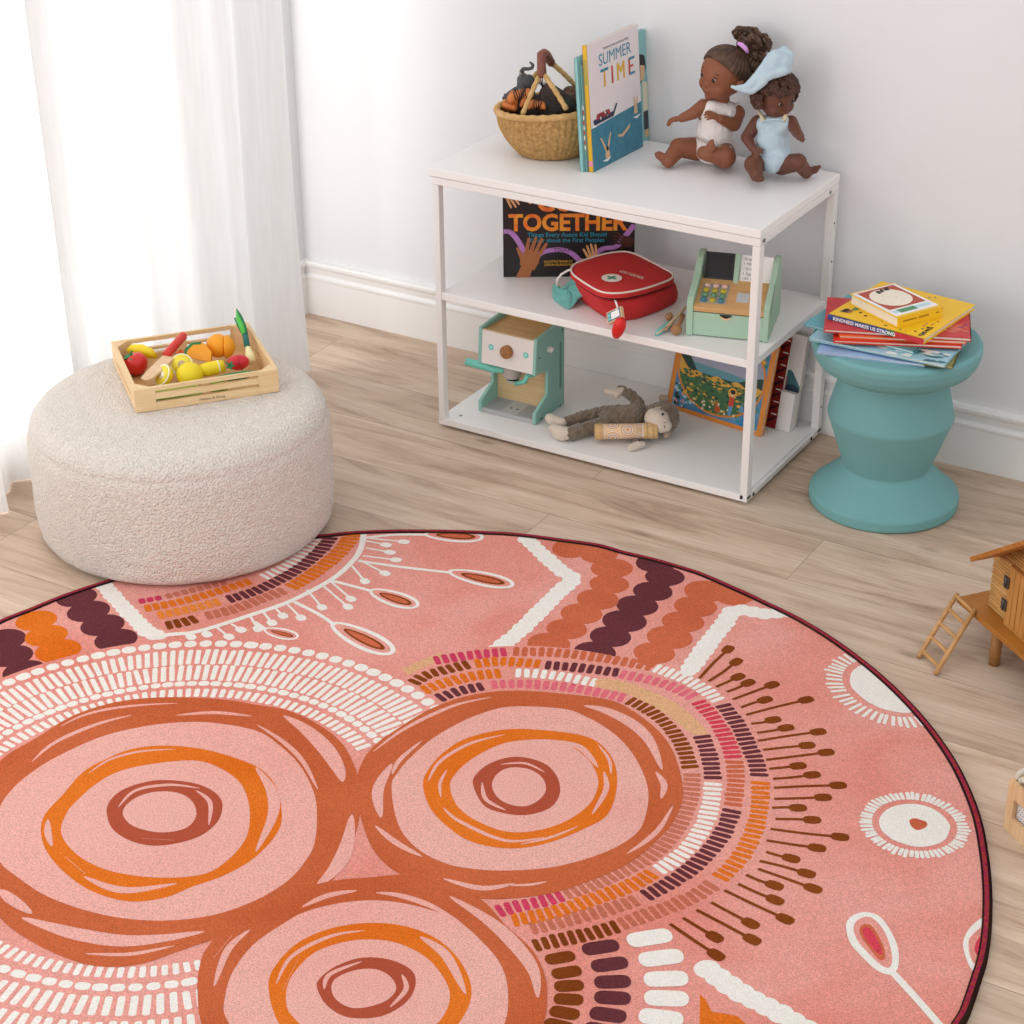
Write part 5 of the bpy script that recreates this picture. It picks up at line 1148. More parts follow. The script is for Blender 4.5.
# ------------------------------------------------------------------ first aid bag
REDC = mat('bag_red', '#cf3433', .85, bump=(700, .0003), var=(30, .3, '#bf2b2c')); REDD = mat('bag_red_side', '#c92f30', .85, bump=(60, .003), var=(20, .4, '#b02628')); PIPE = mat('piping_cream', '#e9ddd2', .7)
def G(x, y, z): return at(540 + x / 6.827, 240 + y / 6.827, z=SM + z)
bag = thing('first_aid_bag', 'red fabric toy first aid bag with white piping and green cross on the middle shelf', 'bag', G(600, 400, .001) * 1)
bag.location = at(628, 300, z=SM + .0005)
LIDPX = [(213, 205), (222, 180), (255, 158), (330, 130), (440, 98), (540, 83), (600, 85), (660, 103), (760, 152), (850, 200), (895, 225), (908, 245), (890, 270), (820, 300), (720, 332), (620, 355), (540, 365), (470, 365), (400, 350), (320, 305), (250, 258), (222, 232)]
def lidz(x, y): return .072 - .010 * max(0, (x - 600) / 300) + .004
L_ = [G(x, y, lidz(x, y)) for x, y in LIDPX]
LS = spline(L_, True, 5)
cen = sum(LS, V((0, 0, 0))) / len(LS)
def patch(b, ring, cen, m, dome, thick):
    n = len(ring); K_ = 6; vs = []
    for j in range(K_):
        t = 1 - j / K_
        for p in ring: vs.append(cen.lerp(p, t) + up * dome * (1 - t * t))
    vs.append(cen + up * dome); fs = []
    for j in range(K_ - 1):
        for i in range(n): fs.append((j * n + i, j * n + (i + 1) % n, (j + 1) * n + (i + 1) % n, (j + 1) * n + i))
    for i in range(n): fs.append(((K_ - 1) * n + i, (K_ - 1) * n + (i + 1) % n, K_ * n))
    k = len(vs); vs += [p - up * thick for p in ring]
    for i in range(n): fs.append((i, (i + 1) % n, k + (i + 1) % n, k + i))
    vs.append(cen - up * thick); c0 = len(vs) - 1
    for i in range(n): fs.append((k + i, k + (i + 1) % n, c0))
    b.add(vs, fs, m, True)
b = B(); patch(b, LS, cen, REDC, .003, .010); lid_ = obj('lid', b, bag)
b = B(); b.tube([p + up * .001 for p in LS], .0022, PIPE, 8, closed=True); obj('piping', b, lid_)
b = B(); b.tube([p - up * .009 + (cen - p).normalized() * -.001 for p in LS], .0016, REDC, 8, closed=True); obj('lower_piping', b, lid_)
# body below: slightly smaller ring that swells to the base
BASE = []
for i, p in enumerate(LS):
    q = cen.lerp(p, .985); BASE.append(q)
SHF = G(655, 375, 0) - G(600, 400, 0)
b = B(); lev = [(.058, .93), (.054, .975), (.040, 1.0), (.020, 1.0), (.006, .985), (.001, .95)]
vs = []; n = len(BASE)
for h, s_ in lev:
    for i, p in enumerate(BASE):
        q = cen.lerp(p, s_); wob = 1 + .02 * noise.noise(V((i * .25, h * 80, 2)))
        k_ = (1 - min(1, h / .058)) ** .6; vs.append(V((cen.x + (q.x - cen.x) * wob + SHF.x * k_, cen.y + (q.y - cen.y) * wob + SHF.y * k_, SM + h * (1 if h < .05 else (p.z - SM) / .076 * .92))))
fs = [(j * n + i, j * n + (i + 1) % n, (j + 1) * n + (i + 1) % n, (j + 1) * n + i) for j in range(len(lev) - 1) for i in range(n)]
fs += [list(range(n)), list(range((len(lev) - 1) * n, len(lev) * n))[::-1]]
b.add(vs, fs, REDD, True); obj('body', b, bag)
b = B(); z_ = [V((cen.x + (p.x - cen.x) * .955, cen.y + (p.y - cen.y) * .955, p.z - .014)) for p in LS]; b.tube(z_, .0020, mat('zip_dark', '#4a1517', .8), 6, closed=True); obj('zip', b, bag)
lc = G(490, 260, .0795); lx = (G(560, 262, .0795) - G(425, 255, .0795)).normalized(); lx = (G(670, 235, .078) - G(540, 195, .079)).normalized(); ly = up.cross(lx)
b = B(); b.prism([(.0225 * math.cos(2 * PI * i / 28), .0225 * math.sin(2 * PI * i / 28)) for i in range(28)], lc, lx, ly, up, .0008, mat('badge_cream', '#efe6da', .7)); a_ = .0118; w_ = .0034
b.prism([(-a_, -w_), (-w_, -w_), (-w_, -a_), (w_, -a_), (w_, -w_), (a_, -w_), (a_, w_), (w_, w_), (w_, a_), (-w_, a_), (-w_, w_), (-a_, w_)], lc + up * .0008, lx, ly, up, .0004, mat('cross_green', '#3f8f74', .6)); obj('cross_badge', b, lid_)['label'] = 'cream round badge with a green cross'
b = B(); to = G(535, 218, .0805); text_into(b, 'ICH HELFER', PIPE, to, lx, ly, up, .0125, .02, lift=.0006)
b.prism([(0, .0125), (.062, .0125), (.062, .0133), (0, .0133)], to, lx, ly, up, .0007, mat('line_tan', '#c98a6a', .7)); obj('lettering', b, lid_, weld=False)
# front pocket bulge
# teal pouch with white strap
CL = mat('pouch_teal', '#6fb0a8', .85, bump=(500, .0005), var=(30, .4, '#5fa19a'))
t = thing('toy_face_mask', 'small teal cloth face mask spilling from the left side of the red bag', 'cloth mask', at(570, 303, z=SM + .0005))
gp = [(88, 305, .018), (135, 325, .026), (215, 270, .040), (260, 290, .046), (335, 345, .040), (270, 390, .022), (235, 440, .010), (178, 468, .002), (110, 420, .002), (85, 380, .004)]
ring = [G(x, y, z) for x, y, z in gp]; ring = spline(ring, True, 4); cc = sum(ring, V((0, 0, 0))) / len(ring)
b = B(); n = len(ring); vs = []; K_ = 7
for j in range(K_):
    t_ = 1 - j / K_
    for i, p in enumerate(ring): vs.append(cc.lerp(p, t_) + up * (.007 * (1 - t_) + .0022 * math.sin(i * .9 + j)))
vs.append(cc + up * .007)
fs = [(j * n + i, j * n + (i + 1) % n, (j + 1) * n + (i + 1) % n, (j + 1) * n + i) for j in range(K_ - 1) for i in range(n)] + [((K_ - 1) * n + i, (K_ - 1) * n + (i + 1) % n, K_ * n) for i in range(n)]
b.add(vs, fs, CL, True); o = obj('cloth', b, t); md = o.modifiers.new('t', 'SOLIDIFY'); md.thickness = .0014
b = B(); b.tube([G(118, 310, .026), G(118, 270, .040), G(145, 235, .052), (G(190, 208, .062)), G(222, 198, .066)], .0026, mat('strap_white', '#ece5df', .7), 10); obj('strap', b, t)
# dangling wooden gauge with a red bulb
t = thing('toy_pressure_gauge', 'wooden toy gauge with red bulb hanging from the bag over the shelf edge', 'toy gauge', at(622, 318, z=SM + .001))
go = at(540 + 465 / 6.827, 240 + 555 / 6.827, y=SYF - .004)
gx = (at(540 + 600 / 6.827, 240 + 505 / 6.827, y=SYF - .004) - go).normalized(); gx = V((.82, 0, .57)).normalized(); gn = V((0, -.75, .66)).normalized(); gn = (gn - gx * gn.dot(gx)).normalized(); gy = gn.cross(gx)
go = at(540 + 462 / 6.827, 240 + 575 / 6.827, y=SYF - .014)
b = B(); b.prism([(0, 0), (.042, 0), (.042, .027), (0, .027)], go, gx, gy, -gn, .009, wood('pale_ply', '#e3c3a0', '#d9b48c')); obj('case', b, t, bevel=.001)
b = B(); b.prism([(.003, .003), (.039, .003), (.039, .024), (.003, .024)], go, gx, gy, gn, .0006, mat('gauge_blue', '#56748a', .5)); b.prism([(.013, .0055), (.0365, .0055), (.0365, .0215), (.013, .0215)], go, gx, gy, gn, .0009, PAPERW)
for k in (0, 1): b.prism([(.0045, .006 + k * .008), (.0105, .006 + k * .008), (.0105, .012 + k * .008), (.0045, .012 + k * .008)], go, gx, gy, gn, .0009, mat('dial_mint', '#74d0c8', .5))
obj('dial_face', b, t)
b = B(); q0, q1 = at(540 + 560 / 6.827, 240 + 535 / 6.827, y=SYF - .034), at(540 + 515 / 6.827, 240 + 668 / 6.827, y=SYF - .026); b.tube([q0, q0.lerp(q1, .15), q0.lerp(q1, .4), q0.lerp(q1, .7), q0.lerp(q1, .92), q1], [.005, .0120, .0142, .0125, .0080, .002], mat('bulb_red', '#d8201c', .45), 20); obj('bulb', b, t)
b = B(); b.tube([G(505, 395, .050), at(540 + 520 / 6.827, 240 + 430 / 6.827, y=SYF + .008), at(540 + 530 / 6.827, 240 + 462 / 6.827, y=SYF - .008), go + gx * .022 + gy * .025 - gn * .004], .0022, mat('strap_white', '#ece5df', .7), 10); obj('cord', b, t)
# toothbrush and wooden spoon bits beside the register
def Q(x, y, z): return at(650 + x / 7.314, 240 + y / 7.314, z=SM + z)
t = thing('toy_toothbrush', 'mint and pale wood toy handle lying between the bag and the cash register', 'toy brush', Q(90, 680, .001), 0)
b = B(); p0, p1 = Q(45, 690, .005), Q(150, 600, .007); b.tube([p0, p0.lerp(p1, .2), p0.lerp(p1, .8), p1], [.0035, .0075, .0068, .004], mat('dial_mint2', '#7fc4bd', .5), 14); obj('head', b, t)
b = B(); p0, p1 = Q(110, 655, .009), Q(262, 492, .020); b.tube([p0, p0.lerp(p1, .3), p0.lerp(p1, .7), p1], [.0035, .0042, .0036, .003], wood('pale_ply', '#e3c3a0', '#d9b48c'), 12); obj('handle', b, t)
b = B(); p0, p1 = Q(45, 690, .0125), Q(140, 625, .0135); b.tube([p0, p0.lerp(p1, .5), p1], [.001, .0022, .001], wood('pale_ply', '#e3c3a0', '#d9b48c'), 8); obj('stripe', b, t)
WB = wood('brown_wood', '#b08058', '#94673f', stretch=(20, 20, 60))
b = B(); c = Q(192, 655, .0125); b.ball(c, .0118, WB, n=28, k=16); b.tube([c + up * .004, Q(222, 600, .020), Q(240, 548, .028)], [.006, .0048, .0055], WB, 16)
o = obj('toy_maraca', b); tag(o, 'small brown wooden ball ended toy leaning on the left side of the cash register', 'toy')
b = B(); b.tube([Q(118, 575, .012), Q(140, 560, .016), Q(165, 545, .020)], [.006, .0085, .0055], WB, 14); o = obj('toy_peg', b); tag(o, 'short brown wooden peg just above the mint toy handle', 'toy')
# ------------------------------------------------------------------ woven basket with toy animals
def arc3(c, ax, ay, r, a0, a1, n): return [V(c) + ax * r * math.cos(a0 + (a1 - a0) * i / n) + ay * r * math.sin(a0 + (a1 - a0) * i / n) for i in range(n + 1)]
BC = V((-1.397, -.196, ST + .0005)); BRX, BRY = .117, .088; BH = .108
STRAW = mat('straw', '#caa067', .85, bump=(420, .0016), var=(130, 1, '#9d7742'))
STR2 = mat('straw_light', '#d3ac74', .8, bump=(400, .0008), var=(60, .8, '#b88d52'))
bk = thing('woven_basket', 'round woven straw basket full of toy animals on the shelf top', 'basket', BC)
ba = math.radians(28)
def bp3(a, r, z, wav=0):
    x, y = BRX * r * math.cos(a), BRY * r * math.sin(a)
    return V((BC.x + x * math.cos(ba) - y * math.sin(ba), BC.y + x * math.sin(ba) + y * math.cos(ba), BC.z + z))
def rimz(a): return BH + .001 + .008 * math.cos(a)
b = B(); NA, NZ = 384, 64; vs = []
for i in range(NA):
    a = 2 * PI * i / NA
    for k in range(NZ + 1):
        t = k / NZ; r = .56 + .44 * math.sin(min(1, t * 1.12) * PI / 2) ** .85 if t > 0 else .5
        rib = abs(math.cos(i * PI / 8)) ** .7; wv = .030 * rib * (.35 + .65 * t) + .012 * abs(math.sin(t * PI * 21 + (PI / 2 if (i // 8) % 2 else 0)))
        vs.append(bp3(a, r + wv, t * rimz(a)))
fs = [(i * (NZ + 1) + k, ((i + 1) % NA) * (NZ + 1) + k, ((i + 1) % NA) * (NZ + 1) + k + 1, i * (NZ + 1) + k + 1) for i in range(NA) for k in range(NZ)] + [[i * (NZ + 1) for i in range(NA)][::-1]]
b.add(vs, fs, STRAW, True); o = obj('body', b, bk); md = o.modifiers.new('s', 'SOLIDIFY'); md.thickness = .003; md.offset = -1
b = B(); rim = [bp3(2 * PI * i / 160, 1.03, rimz(2 * PI * i / 160)) for i in range(160)]
b.tube(rim, [.0072 + .0009 * math.sin(i * 1.25) for i in range(160)], STR2, 12, closed=True); obj('rim', b, bk)
def strand(p0, p1, sag=0, r=.0056):
    pts = [p0.lerp(p1, i / 14) + up * (sag * math.sin(PI * i / 14)) for i in range(15)]
    bb = B(); bb.tube(pts, [r * (1 + .14 * math.sin(i * 2.2)) for i in range(15)], STR2, 12); obj('handle_strand', bb, bk)
def BX(x, y, yy): return at(480 + x / 7.317, 40 + y / 7.317, y=yy)
g0 = BX(452, 250, -.225); g1 = BX(520, 165, -.150); gt = BX(448, 105, -.215); gt2 = BX(490, 112, -.175)
strand(BX(312, 545, -.280), g0 + V((-.004, 0, 0)), .002); strand(BX(632, 505, -.262), g0 + V((.006, 0, 0)), .002)
strand(BX(700, 335, -.105), g1, .002); strand(BX(560, 330, -.085), g1 + V((0, .004, 0)), .002) if False else strand(BX(372, 300, -.11), BX(420, 240, -.14), 0)
b = B(); b.tube([g0 - up * .006, g0, g0.lerp(gt, .5), gt, (gt + gt2) / 2 + up * .003, gt2, g1, g1 + (g1 - gt2) * .15], [.0095, .0108, .0098, .0095, .0105, .0100, .0095, .008], mat('leather_grip', '#8e5444', .6, bump=(260, .0012), var=(50, .8, '#6e3b30')), 18); obj('leather_grip', b, bk)['label'] = 'reddish brown leather wrapped grip'
AG = 'toy animals piled in the basket'
ELE = mat('elephant_grey', '#4d4e50', .7, bump=(160, .001)); TIG = mat('tiger_orange', '#d77f3c', .55, var=(55, 1, '#b9602a')); WOLF = mat('wolf_grey', '#55565a', .7, bump=(140, .001)); BEAR = mat('bear_brown', '#3f2f29', .75, bump=(150, .0015), var=(40, .6, '#2a201d')); TUSK = mat('tusk', '#e4ddd0', .5)
def AX(x, y, yy=-.18): return BX(x, y, yy)
# heap underneath keeps the visible ones where the photo has them
def animal(name, prims, m, lab, cat, extra=(), vox=.0022):
    t = thing(name, lab, cat, (0, 0, 0), 0, AG)
    P = [p[1] for p in prims]; c = sum(P, V((0, 0, 0))) / len(P); t.location = (c.x, c.y, min(p.z for p in P) - .01)
    blob('body', prims, m, t, vox, 3)
    for n, bb in extra: obj(n, bb, t)
    return t
ex = B()
for sg in (-1, 1): ex.tube([AX(300, 250 + sg * 3, -.20), AX(288, 235, -.205), AX(282, 215 + sg * 6, -.205)], [.0018, .0016, .0006], TUSK, 8)
er = B()
er.ball(AX(358, 300, -.195), (.013, .004, .015), ELE, Matrix.Rotation(.5, 3, 'Z')); er.ball(AX(290, 300, -.185), (.010, .004, .012), ELE, Matrix.Rotation(-.5, 3, 'Z'))
animal('toy_elephant', [cap(AX(322, 330), AX(345, 420), .017, .022), cap(AX(322, 285), AX(328, 300), .0125, .014), cap(AX(308, 258), AX(302, 232), .0068, .0050), cap(AX(302, 232), AX(318, 210), .0050, .0046), cap(AX(318, 210), AX(352, 212), .0046, .0042), cap(AX(352, 212), AX(382, 205), .0042, .0038), cap(AX(382, 205), AX(390, 183), .0038, .0034), cap(AX(390, 183), AX(366, 163), .0034, .0028)], ELE, 'dark grey toy elephant with raised curled trunk at the back of the basket', 'toy elephant', (('tusk', ex), ('ears', er)))
def stripes(c, n, r, seed, span):
    bb = B(); rnd = random.Random(seed)
    for i in range(n):
        t = (i + .5) / n; q = c[0].lerp(c[1], t); d = (c[1] - c[0]).normalized(); x, y, _ = frame_of(d)
        bb.tube([q + (x * math.cos(a) + y * math.sin(a)) * (r + .0004) + d * .002 * math.sin(a * 2 + i) for a in [2 * PI * k / 16 for k in range(16)]], .0011, BLACK, 6, closed=True)
    return bb
p0, p1 = AX(250, 410, -.23), AX(345, 400, -.215)
animal('toy_tiger', [cap(p0, p1, .0130, .0145), cap(AX(225, 430, -.24), AX(232, 440, -.24), .0095, .0095), cap(AX(262, 440, -.235), AX(258, 490, -.235), .0060, .0052), cap(AX(330, 430, -.225), AX(305, 480, -.235), .0065, .005)], TIG, 'orange and black striped toy tiger at the front left of the basket', 'toy tiger', (('stripes', stripes((p0, p1), 7, .0140, 1, 1)),))
p0, p1 = AX(185, 480, -.235), AX(250, 500, -.245)
animal('toy_fox', [cap(p0, p1, .0080, .0075), cap(AX(182, 455, -.235), AX(190, 440, -.232), .0045, .002)], TIG, 'small plain orange toy animal lying along the left rim of the basket', 'toy animal')
p0, p1 = AX(395, 470, -.24), AX(450, 480, -.235)
animal('toy_tiger', [cap(p0, p1, .0105, .0095), cap(AX(452, 468, -.235), AX(470, 498, -.24), .0060, .0045), cap(AX(375, 480, -.245), AX(360, 500, -.25), .005, .004)], TIG, 'orange toy cub between the two front handle strands of the basket', 'toy cub', (('stripes', stripes((p0, p1), 4, .0103, 3, 1)),))
animal('toy_wolf', [cap(AX(215, 410, -.19), AX(270, 380, -.175), .0100, .0125), cap(AX(190, 418, -.195), AX(172, 428, -.198), .0070, .0040), cap(AX(180, 400, -.19), AX(172, 386, -.19), .0028, .0012), cap(AX(255, 370, -.18), AX(262, 352, -.18), .003, .0012)], WOLF, 'dark grey pointed eared toy wolf leaning over the left rim of the basket', 'toy wolf')
animal('toy_gorilla', [cap(AX(510, 400, -.18), AX(560, 440, -.19), .024, .026), cap(AX(490, 345, -.165), AX(492, 350, -.165), .0125, .0125), cap(AX(475, 420, -.2), AX(465, 470, -.21), .010, .009), cap(AX(590, 440, -.19), AX(600, 480, -.20), .011, .010)], BEAR, 'very dark brown toy gorilla in the middle of the basket', 'toy gorilla')
animal('toy_zebra', [cap(AX(445, 300, -.17), AX(470, 300, -.17), .0085, .0095), cap(AX(445, 290, -.17), AX(438, 280, -.17), .0045, .003)], mat('zebra_white', '#e6e2dc', .6), 'small white toy animal head showing between the handle strands', 'toy animal', (('stripes', stripes((AX(445, 300, -.17), AX(470, 300, -.17)), 3, .0092, 3, 1)),))
animal('toy_bear', [cap(AX(655, 390, -.13), AX(700, 400, -.13), .0165, .0165), cap(AX(640, 430, -.15), AX(690, 440, -.16), .015, .015)], mat('bear_tan', '#6d4a36', .75, var=(60, 1, '#33251f'), bump=(140, .001)), 'brown toy bear lying at the right side of the basket', 'toy bear')
b = B(); fill = [bp3(2 * PI * i / 40, .86, BH - .030) for i in range(40)]
animal('toy_rhino', [cap(AX(300, 500, -.19), AX(420, 490, -.19), .026, .028), cap(AX(520, 500, -.2), AX(620, 480, -.18), .026, .026)], mat('rhino_dark', '#37322f', .8), 'dark toy animal lying at the bottom of the heap in the basket', 'toy animal')

# ------------------------------------------------------------------ dolls
def J(x0, y0, s, px, py, yy): return at(x0 + px / s, y0 + py / s, y=yy)
def camdir(r, u, t): return (RIGHT * r + UP * u - FWD * t).normalized()   # right, up, towards the lens: only a way of writing directions
def doll_head(root, c, face, upv, R_, skin, lipm, eyem, prims):
    f = face.normalized(); side = upv.cross(f).normalized(); u = f.cross(side).normalized()   # side: the doll's left
    X = lambda a, b_, d: c + side * a * R_ + u * b_ * R_ + f * d * R_
    prims += [('e', X(0, .12, -.05), (R_ * .93, R_ * 1.0, R_ * .98), Matrix((side, f, u)).transposed()),
              ('e', X(0, -.38, .22), (R_ * .74, R_ * .66, R_ * .58), Matrix((side, f, u)).transposed()),
              cap(X(.36, -.36, .48), X(.38, -.38, .46), R_ * .34, R_ * .34), cap(X(-.36, -.36, .48), X(-.38, -.38, .46), R_ * .34, R_ * .34),
              cap(X(0, -.22, .86), X(0, -.10, .86), R_ * .115, R_ * .075), cap(X(.07, -.24, .84), X(-.07, -.24, .84), R_ * .085, R_ * .085),
              cap(X(0, -.76, .62), X(0, -.74, .58), R_ * .20, R_ * .2), cap(X(.09, -.48, .84), X(-.09, -.48, .84), R_ * .075, R_ * .075), cap(X(.07, -.57, .82), X(-.07, -.57, .82), R_ * .075, R_ * .075),
              cap(X(.92, -.18, -.02), X(.95, .02, -.06), R_ * .12, R_ * .14), cap(X(-.92, -.18, -.02), X(-.95, .02, -.06), R_ * .12, R_ * .14)]
    def later():
        for sgn in (1, -1):
            b = B(); e = X(.33 * sgn, .04, .80); b.ball(e, R_ * .105, mat('doll_eye_white', '#a8978b', .3), n=16, k=10)
            e2 = X(.33 * sgn, .030, .850); b.ball(e2, R_ * .088, eyem, n=12, k=8); eye_ = obj('eye', b, root)
            b = B(); b.tube([X((.33 + d) * sgn, .145 + .03 * (1 - (d / .15) ** 2), .855 - abs(d) * .35) for d in (-.15, -.08, 0, .08, .15)], [R_ * .012, R_ * .026, R_ * .03, R_ * .026, R_ * .01], mat('lash', '#2a1a14', .7), 8); obj('eyelash', b, eye_)
            b = B(); b.tube([X((.34 + d) * sgn, .30 + .03 * (1 - (d / .16) ** 2), .84 - abs(d) * .3) for d in (-.16, -.08, 0, .08, .16)], [R_ * .008, R_ * .018, R_ * .02, R_ * .016, R_ * .006], mat('brow', '#3b2418', .8), 8); obj('eyebrow', b, root)
        b = B(); b.tube([X(d, -.515 + .02 * math.cos(d * 20), .905 - abs(d) * .35) for d in (-.17, -.09, 0, .09, .17)], [R_ * .012, R_ * .04, R_ * .045, R_ * .04, R_ * .012], lipm, 10); obj('mouth', b, root)
    return X, later, side, u, f
def hand_prims(w, d, palm_n, s, fist=False):
    """palm and five fingers from the wrist along d; palm_n = side the fingers curl to"""
    d = d.normalized(); n = (palm_n - d * palm_n.dot(d)).normalized(); x = d.cross(n)
    P = [('e', w + d * s * .55, (s * .42, s * .52, s * .26), Matrix((x, d, n)).transposed())]
    for i, (o, L) in enumerate(((-.40, .70), (-.13, .85), (.14, .80), (.40, .62))):
        a = w + d * s * .88 + x * o * s; k = a + (d * .8 + x * o * .75 + n * (.35 if not fist else .9)).normalized() * s * L * .5; e = k + (d * (.5 if not fist else -.3) + x * o * .2 + n * (.75 if not fist else 1)).normalized() * s * L * .42
        P += [cap(a, k, s * .135, s * .125), cap(k, e, s * .125, s * .11)]
    a = w + d * s * .35 - x * s * .36; k = a + (d * .55 - x * .75 + n * .25).normalized() * s * .34; e = k + (d * .85 - x * .15 + n * .4).normalized() * s * .26
    return P + [cap(a, k, s * .14, s * .12), cap(k, e, s * .12, s * .10)]
def foot_prims(a, toe, solen, s):
    d = (toe - a).normalized(); n = (solen - d * solen.dot(d)).normalized(); x = d.cross(n)
    P = [cap(a, a + d * s * .5, s * .42, s * .40), cap(a + d * s * .4, a + d * s * .95, s * .40, s * .34), cap(a + d * s * .9 + x * s * .22, a + d * s * .92 - x * s * .20, s * .31, s * .29)]
    for i, o in enumerate((-.34, -.15, .02, .19, .33)):
        r = (.18, .145, .14, .13, .12)[i] * s; P.append(cap(a + d * s * 1.12 + x * o * s + n * s * .03, a + d * s * (1.30 - .05 * i) + x * o * s, r, r))
    return P
SK1 = mat('doll_skin_brown', '#8a5237', .5, bump=(90, .0003), var=(14, .4, '#7b462f'), spec=.35); SK2 = mat('doll_skin_dark', '#6b4030', .5, bump=(90, .0003), var=(14, .4, '#5b3427'), spec=.35)
EYE = mat('doll_iris', '#1c120e', .15); LIP1 = mat('doll_lip', '#8d4234', .5); LIP2 = mat('doll_lip_dark', '#6d3432', .5)
HAIR1 = mat('doll_hair_brown', '#5f4330', .55, bump=(60, .001), var=(70, 1, '#38251a')); HAIR2 = mat('doll_hair_curly', '#5a392a', .6, var=(60, 1, '#3a231b'))
KNIT = mat('knit_white', '#e8dfdb', .9, bump=(420, .0012)); LINEN = mat('linen_blue', '#bccdd6', .9, bump=(500, .0007), var=(60, .5, '#a6bac6'))
# first doll
d1 = thing('doll', 'brown skinned doll with tied up brown hair and white knitted romper, sitting at left', 'doll', (-1.05, -.10, ST + .0005))
D = lambda x, y, yy: J(645, 20, 6.02, x, y, yy)
neck = D(450, 500, -.085); chest = D(428, 575, -.088); belly = D(418, 680, -.088); pel = D(418, 765, -.085)
pr = [cap(neck, D(455, 470, -.085), .020, .020), cap(D(380, 560, -.10), D(500, 555, -.070), .024, .024), cap(chest, belly, .034, .037), cap(belly, pel, .037, .036), cap(D(395, 775, -.10), D(470, 780, -.075), .030, .030)]
hc = D(472, 330, -.085)
X1, later1, sd1, u1, f1 = doll_head(d1, hc, camdir(-.80, -.30, .56), V((.16, 0, 1)), .0535, SK1, LIP1, EYE, pr)
# arms
s0, e0, w0 = D(352, 520, -.115), D(290, 562, -.135), D(222, 590, -.150)
pr += [cap(s0, e0, .0165, .0135), cap(e0, w0, .0135, .0095)] + hand_prims(w0, D(165, 600, -.160) - w0, V((0, 0, -1)), .0225)
s1, e1, w1 = D(555, 560, -.062), D(535, 628, -.085), D(450, 595, -.125)
pr += [cap(s1, e1, .0175, .0155), cap(e1, w1, .0150, .0095)] + hand_prims(w1, D(380, 560, -.145) - w1, camdir(0, -.5, -.6), .0225)
# legs: left one out to the side, right one folded with its sole up
h0, k0, a0_ = D(310, 775, -.095), D(205, 768, -.125), at(645 + 140 / 6.02, 20 + 850 / 6.02, z=ST + .019)
pr += [cap(h0, k0, .026, .0215), cap(k0, a0_, .0205, .0150)] + foot_prims(a0_, at(645 + 70 / 6.02, 20 + 805 / 6.02, z=ST + .030), camdir(0, -1, 0), .027)
h1, k1 = D(465, 800, -.085), D(480, 825, -.130)
a1_ = D(385, 810, -.155)
pr += [cap(h1, k1, .029, .0245), cap(k1, a1_, .0235, .0150), cap(a1_, D(352, 800, -.158), .0165, .0150)] + foot_prims(D(352, 803, -.162), D(415, 748, -.158), camdir(-.3, .1, .9), .0245)
blob('body', pr, SK1, d1, .0014, 2)
later1()
# clothes grow out of the same torso
rp = [cap(D(392, 548, -.106), D(482, 556, -.082), .0258, .0258), cap(D(400, 530, -.112), D(470, 540, -.092), .0175, .0175), cap(D(425, 590, -.088), belly, .0375, .0405), cap(belly, pel, .0405, .0395), cap(D(395, 780, -.10), D(470, 785, -.075), .0325, .0325)]
ro = blob('romper', rp, KNIT, d1, .0022, 4, fur=(.0008, 90))
b = B(); b.tube([D(375, 560, -.125), D(366, 515, -.112), D(372, 488, -.09), D(392, 470, -.065)], [.0055, .0048, .0045, .004], KNIT, 10); obj('shoulder_strap', b, d1)
b = B(); b.tube([D(505, 575, -.105), D(520, 535, -.085), D(552, 508, -.058), D(560, 500, -.035)], [.0055, .0048, .0045, .004], KNIT, 10); obj('shoulder_strap', b, d1)
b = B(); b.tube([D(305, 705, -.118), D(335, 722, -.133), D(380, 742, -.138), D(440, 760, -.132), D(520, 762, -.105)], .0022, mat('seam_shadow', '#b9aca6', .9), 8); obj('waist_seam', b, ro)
b = B(); b.tube([D(470, 770, -.128), D(510, 772, -.120), D(538, 800, -.095), D(535, 850, -.075), D(505, 875, -.075)], .0045, KNIT, 8); obj('leg_trim', b, ro)
# hair: a smooth cap pulled back into a tail
hb = B(); Rm = Matrix((sd1, u1, f1)).transposed()
cutn = (u1 * .66 - f1 * .75).normalized()     # hair lies on this side of the hairline plane
T0 = D(575, 172, -.060)
vs = []; fs = []; na, nk = 180, 30
pole = (T0 - hc).normalized(); hx, hy, hz_ = frame_of(pole); HM = Matrix((hx, hy, hz_)).transposed()
ends = []
for i in range(na):
    a = 2 * PI * i / na; te = .30
    while te < .80 * PI:
        n3 = HM @ V((math.sin(te) * math.cos(a), math.sin(te) * math.sin(a), math.cos(te)))
        if n3.dot(cutn) < -.08: break
        te += .02
    ends.append(te)
for k in range(nk + 1):
    for i in range(na):
        a = 2 * PI * i / na; t = ends[i] * k / nk
        n3 = HM @ V((math.sin(t) * math.cos(a), math.sin(t) * math.sin(a), math.cos(t)))
        rr = .0535 * (1.085 + (.014 * math.sin(a * 30 + .6 * math.sin(t * 3)) + .008 * math.sin(a * 47 + 2)) * min(1, t) - .05 * max(0, k / nk - .8) / .2)
        loc = V((n3.dot(sd1) * .96, n3.dot(u1), n3.dot(f1) * 1.02))
        vs.append(hc + u1 * .0062 - f1 * .0022 + (sd1 * loc.x + u1 * loc.y + f1 * loc.z) * rr)
for k in range(nk):
    for i in range(na): fs.append((k * na + i, (k + 1) * na + i, (k + 1) * na + (i + 1) % na, k * na + (i + 1) % na))
fs.append(list(range(na)))
hb.add(vs, fs, HAIR1, True); o = obj('hair', hb, d1); md = o.modifiers.new('s', 'SOLIDIFY'); md.thickness = .004; md.offset = -1
T0 = D(590, 185, -.055)
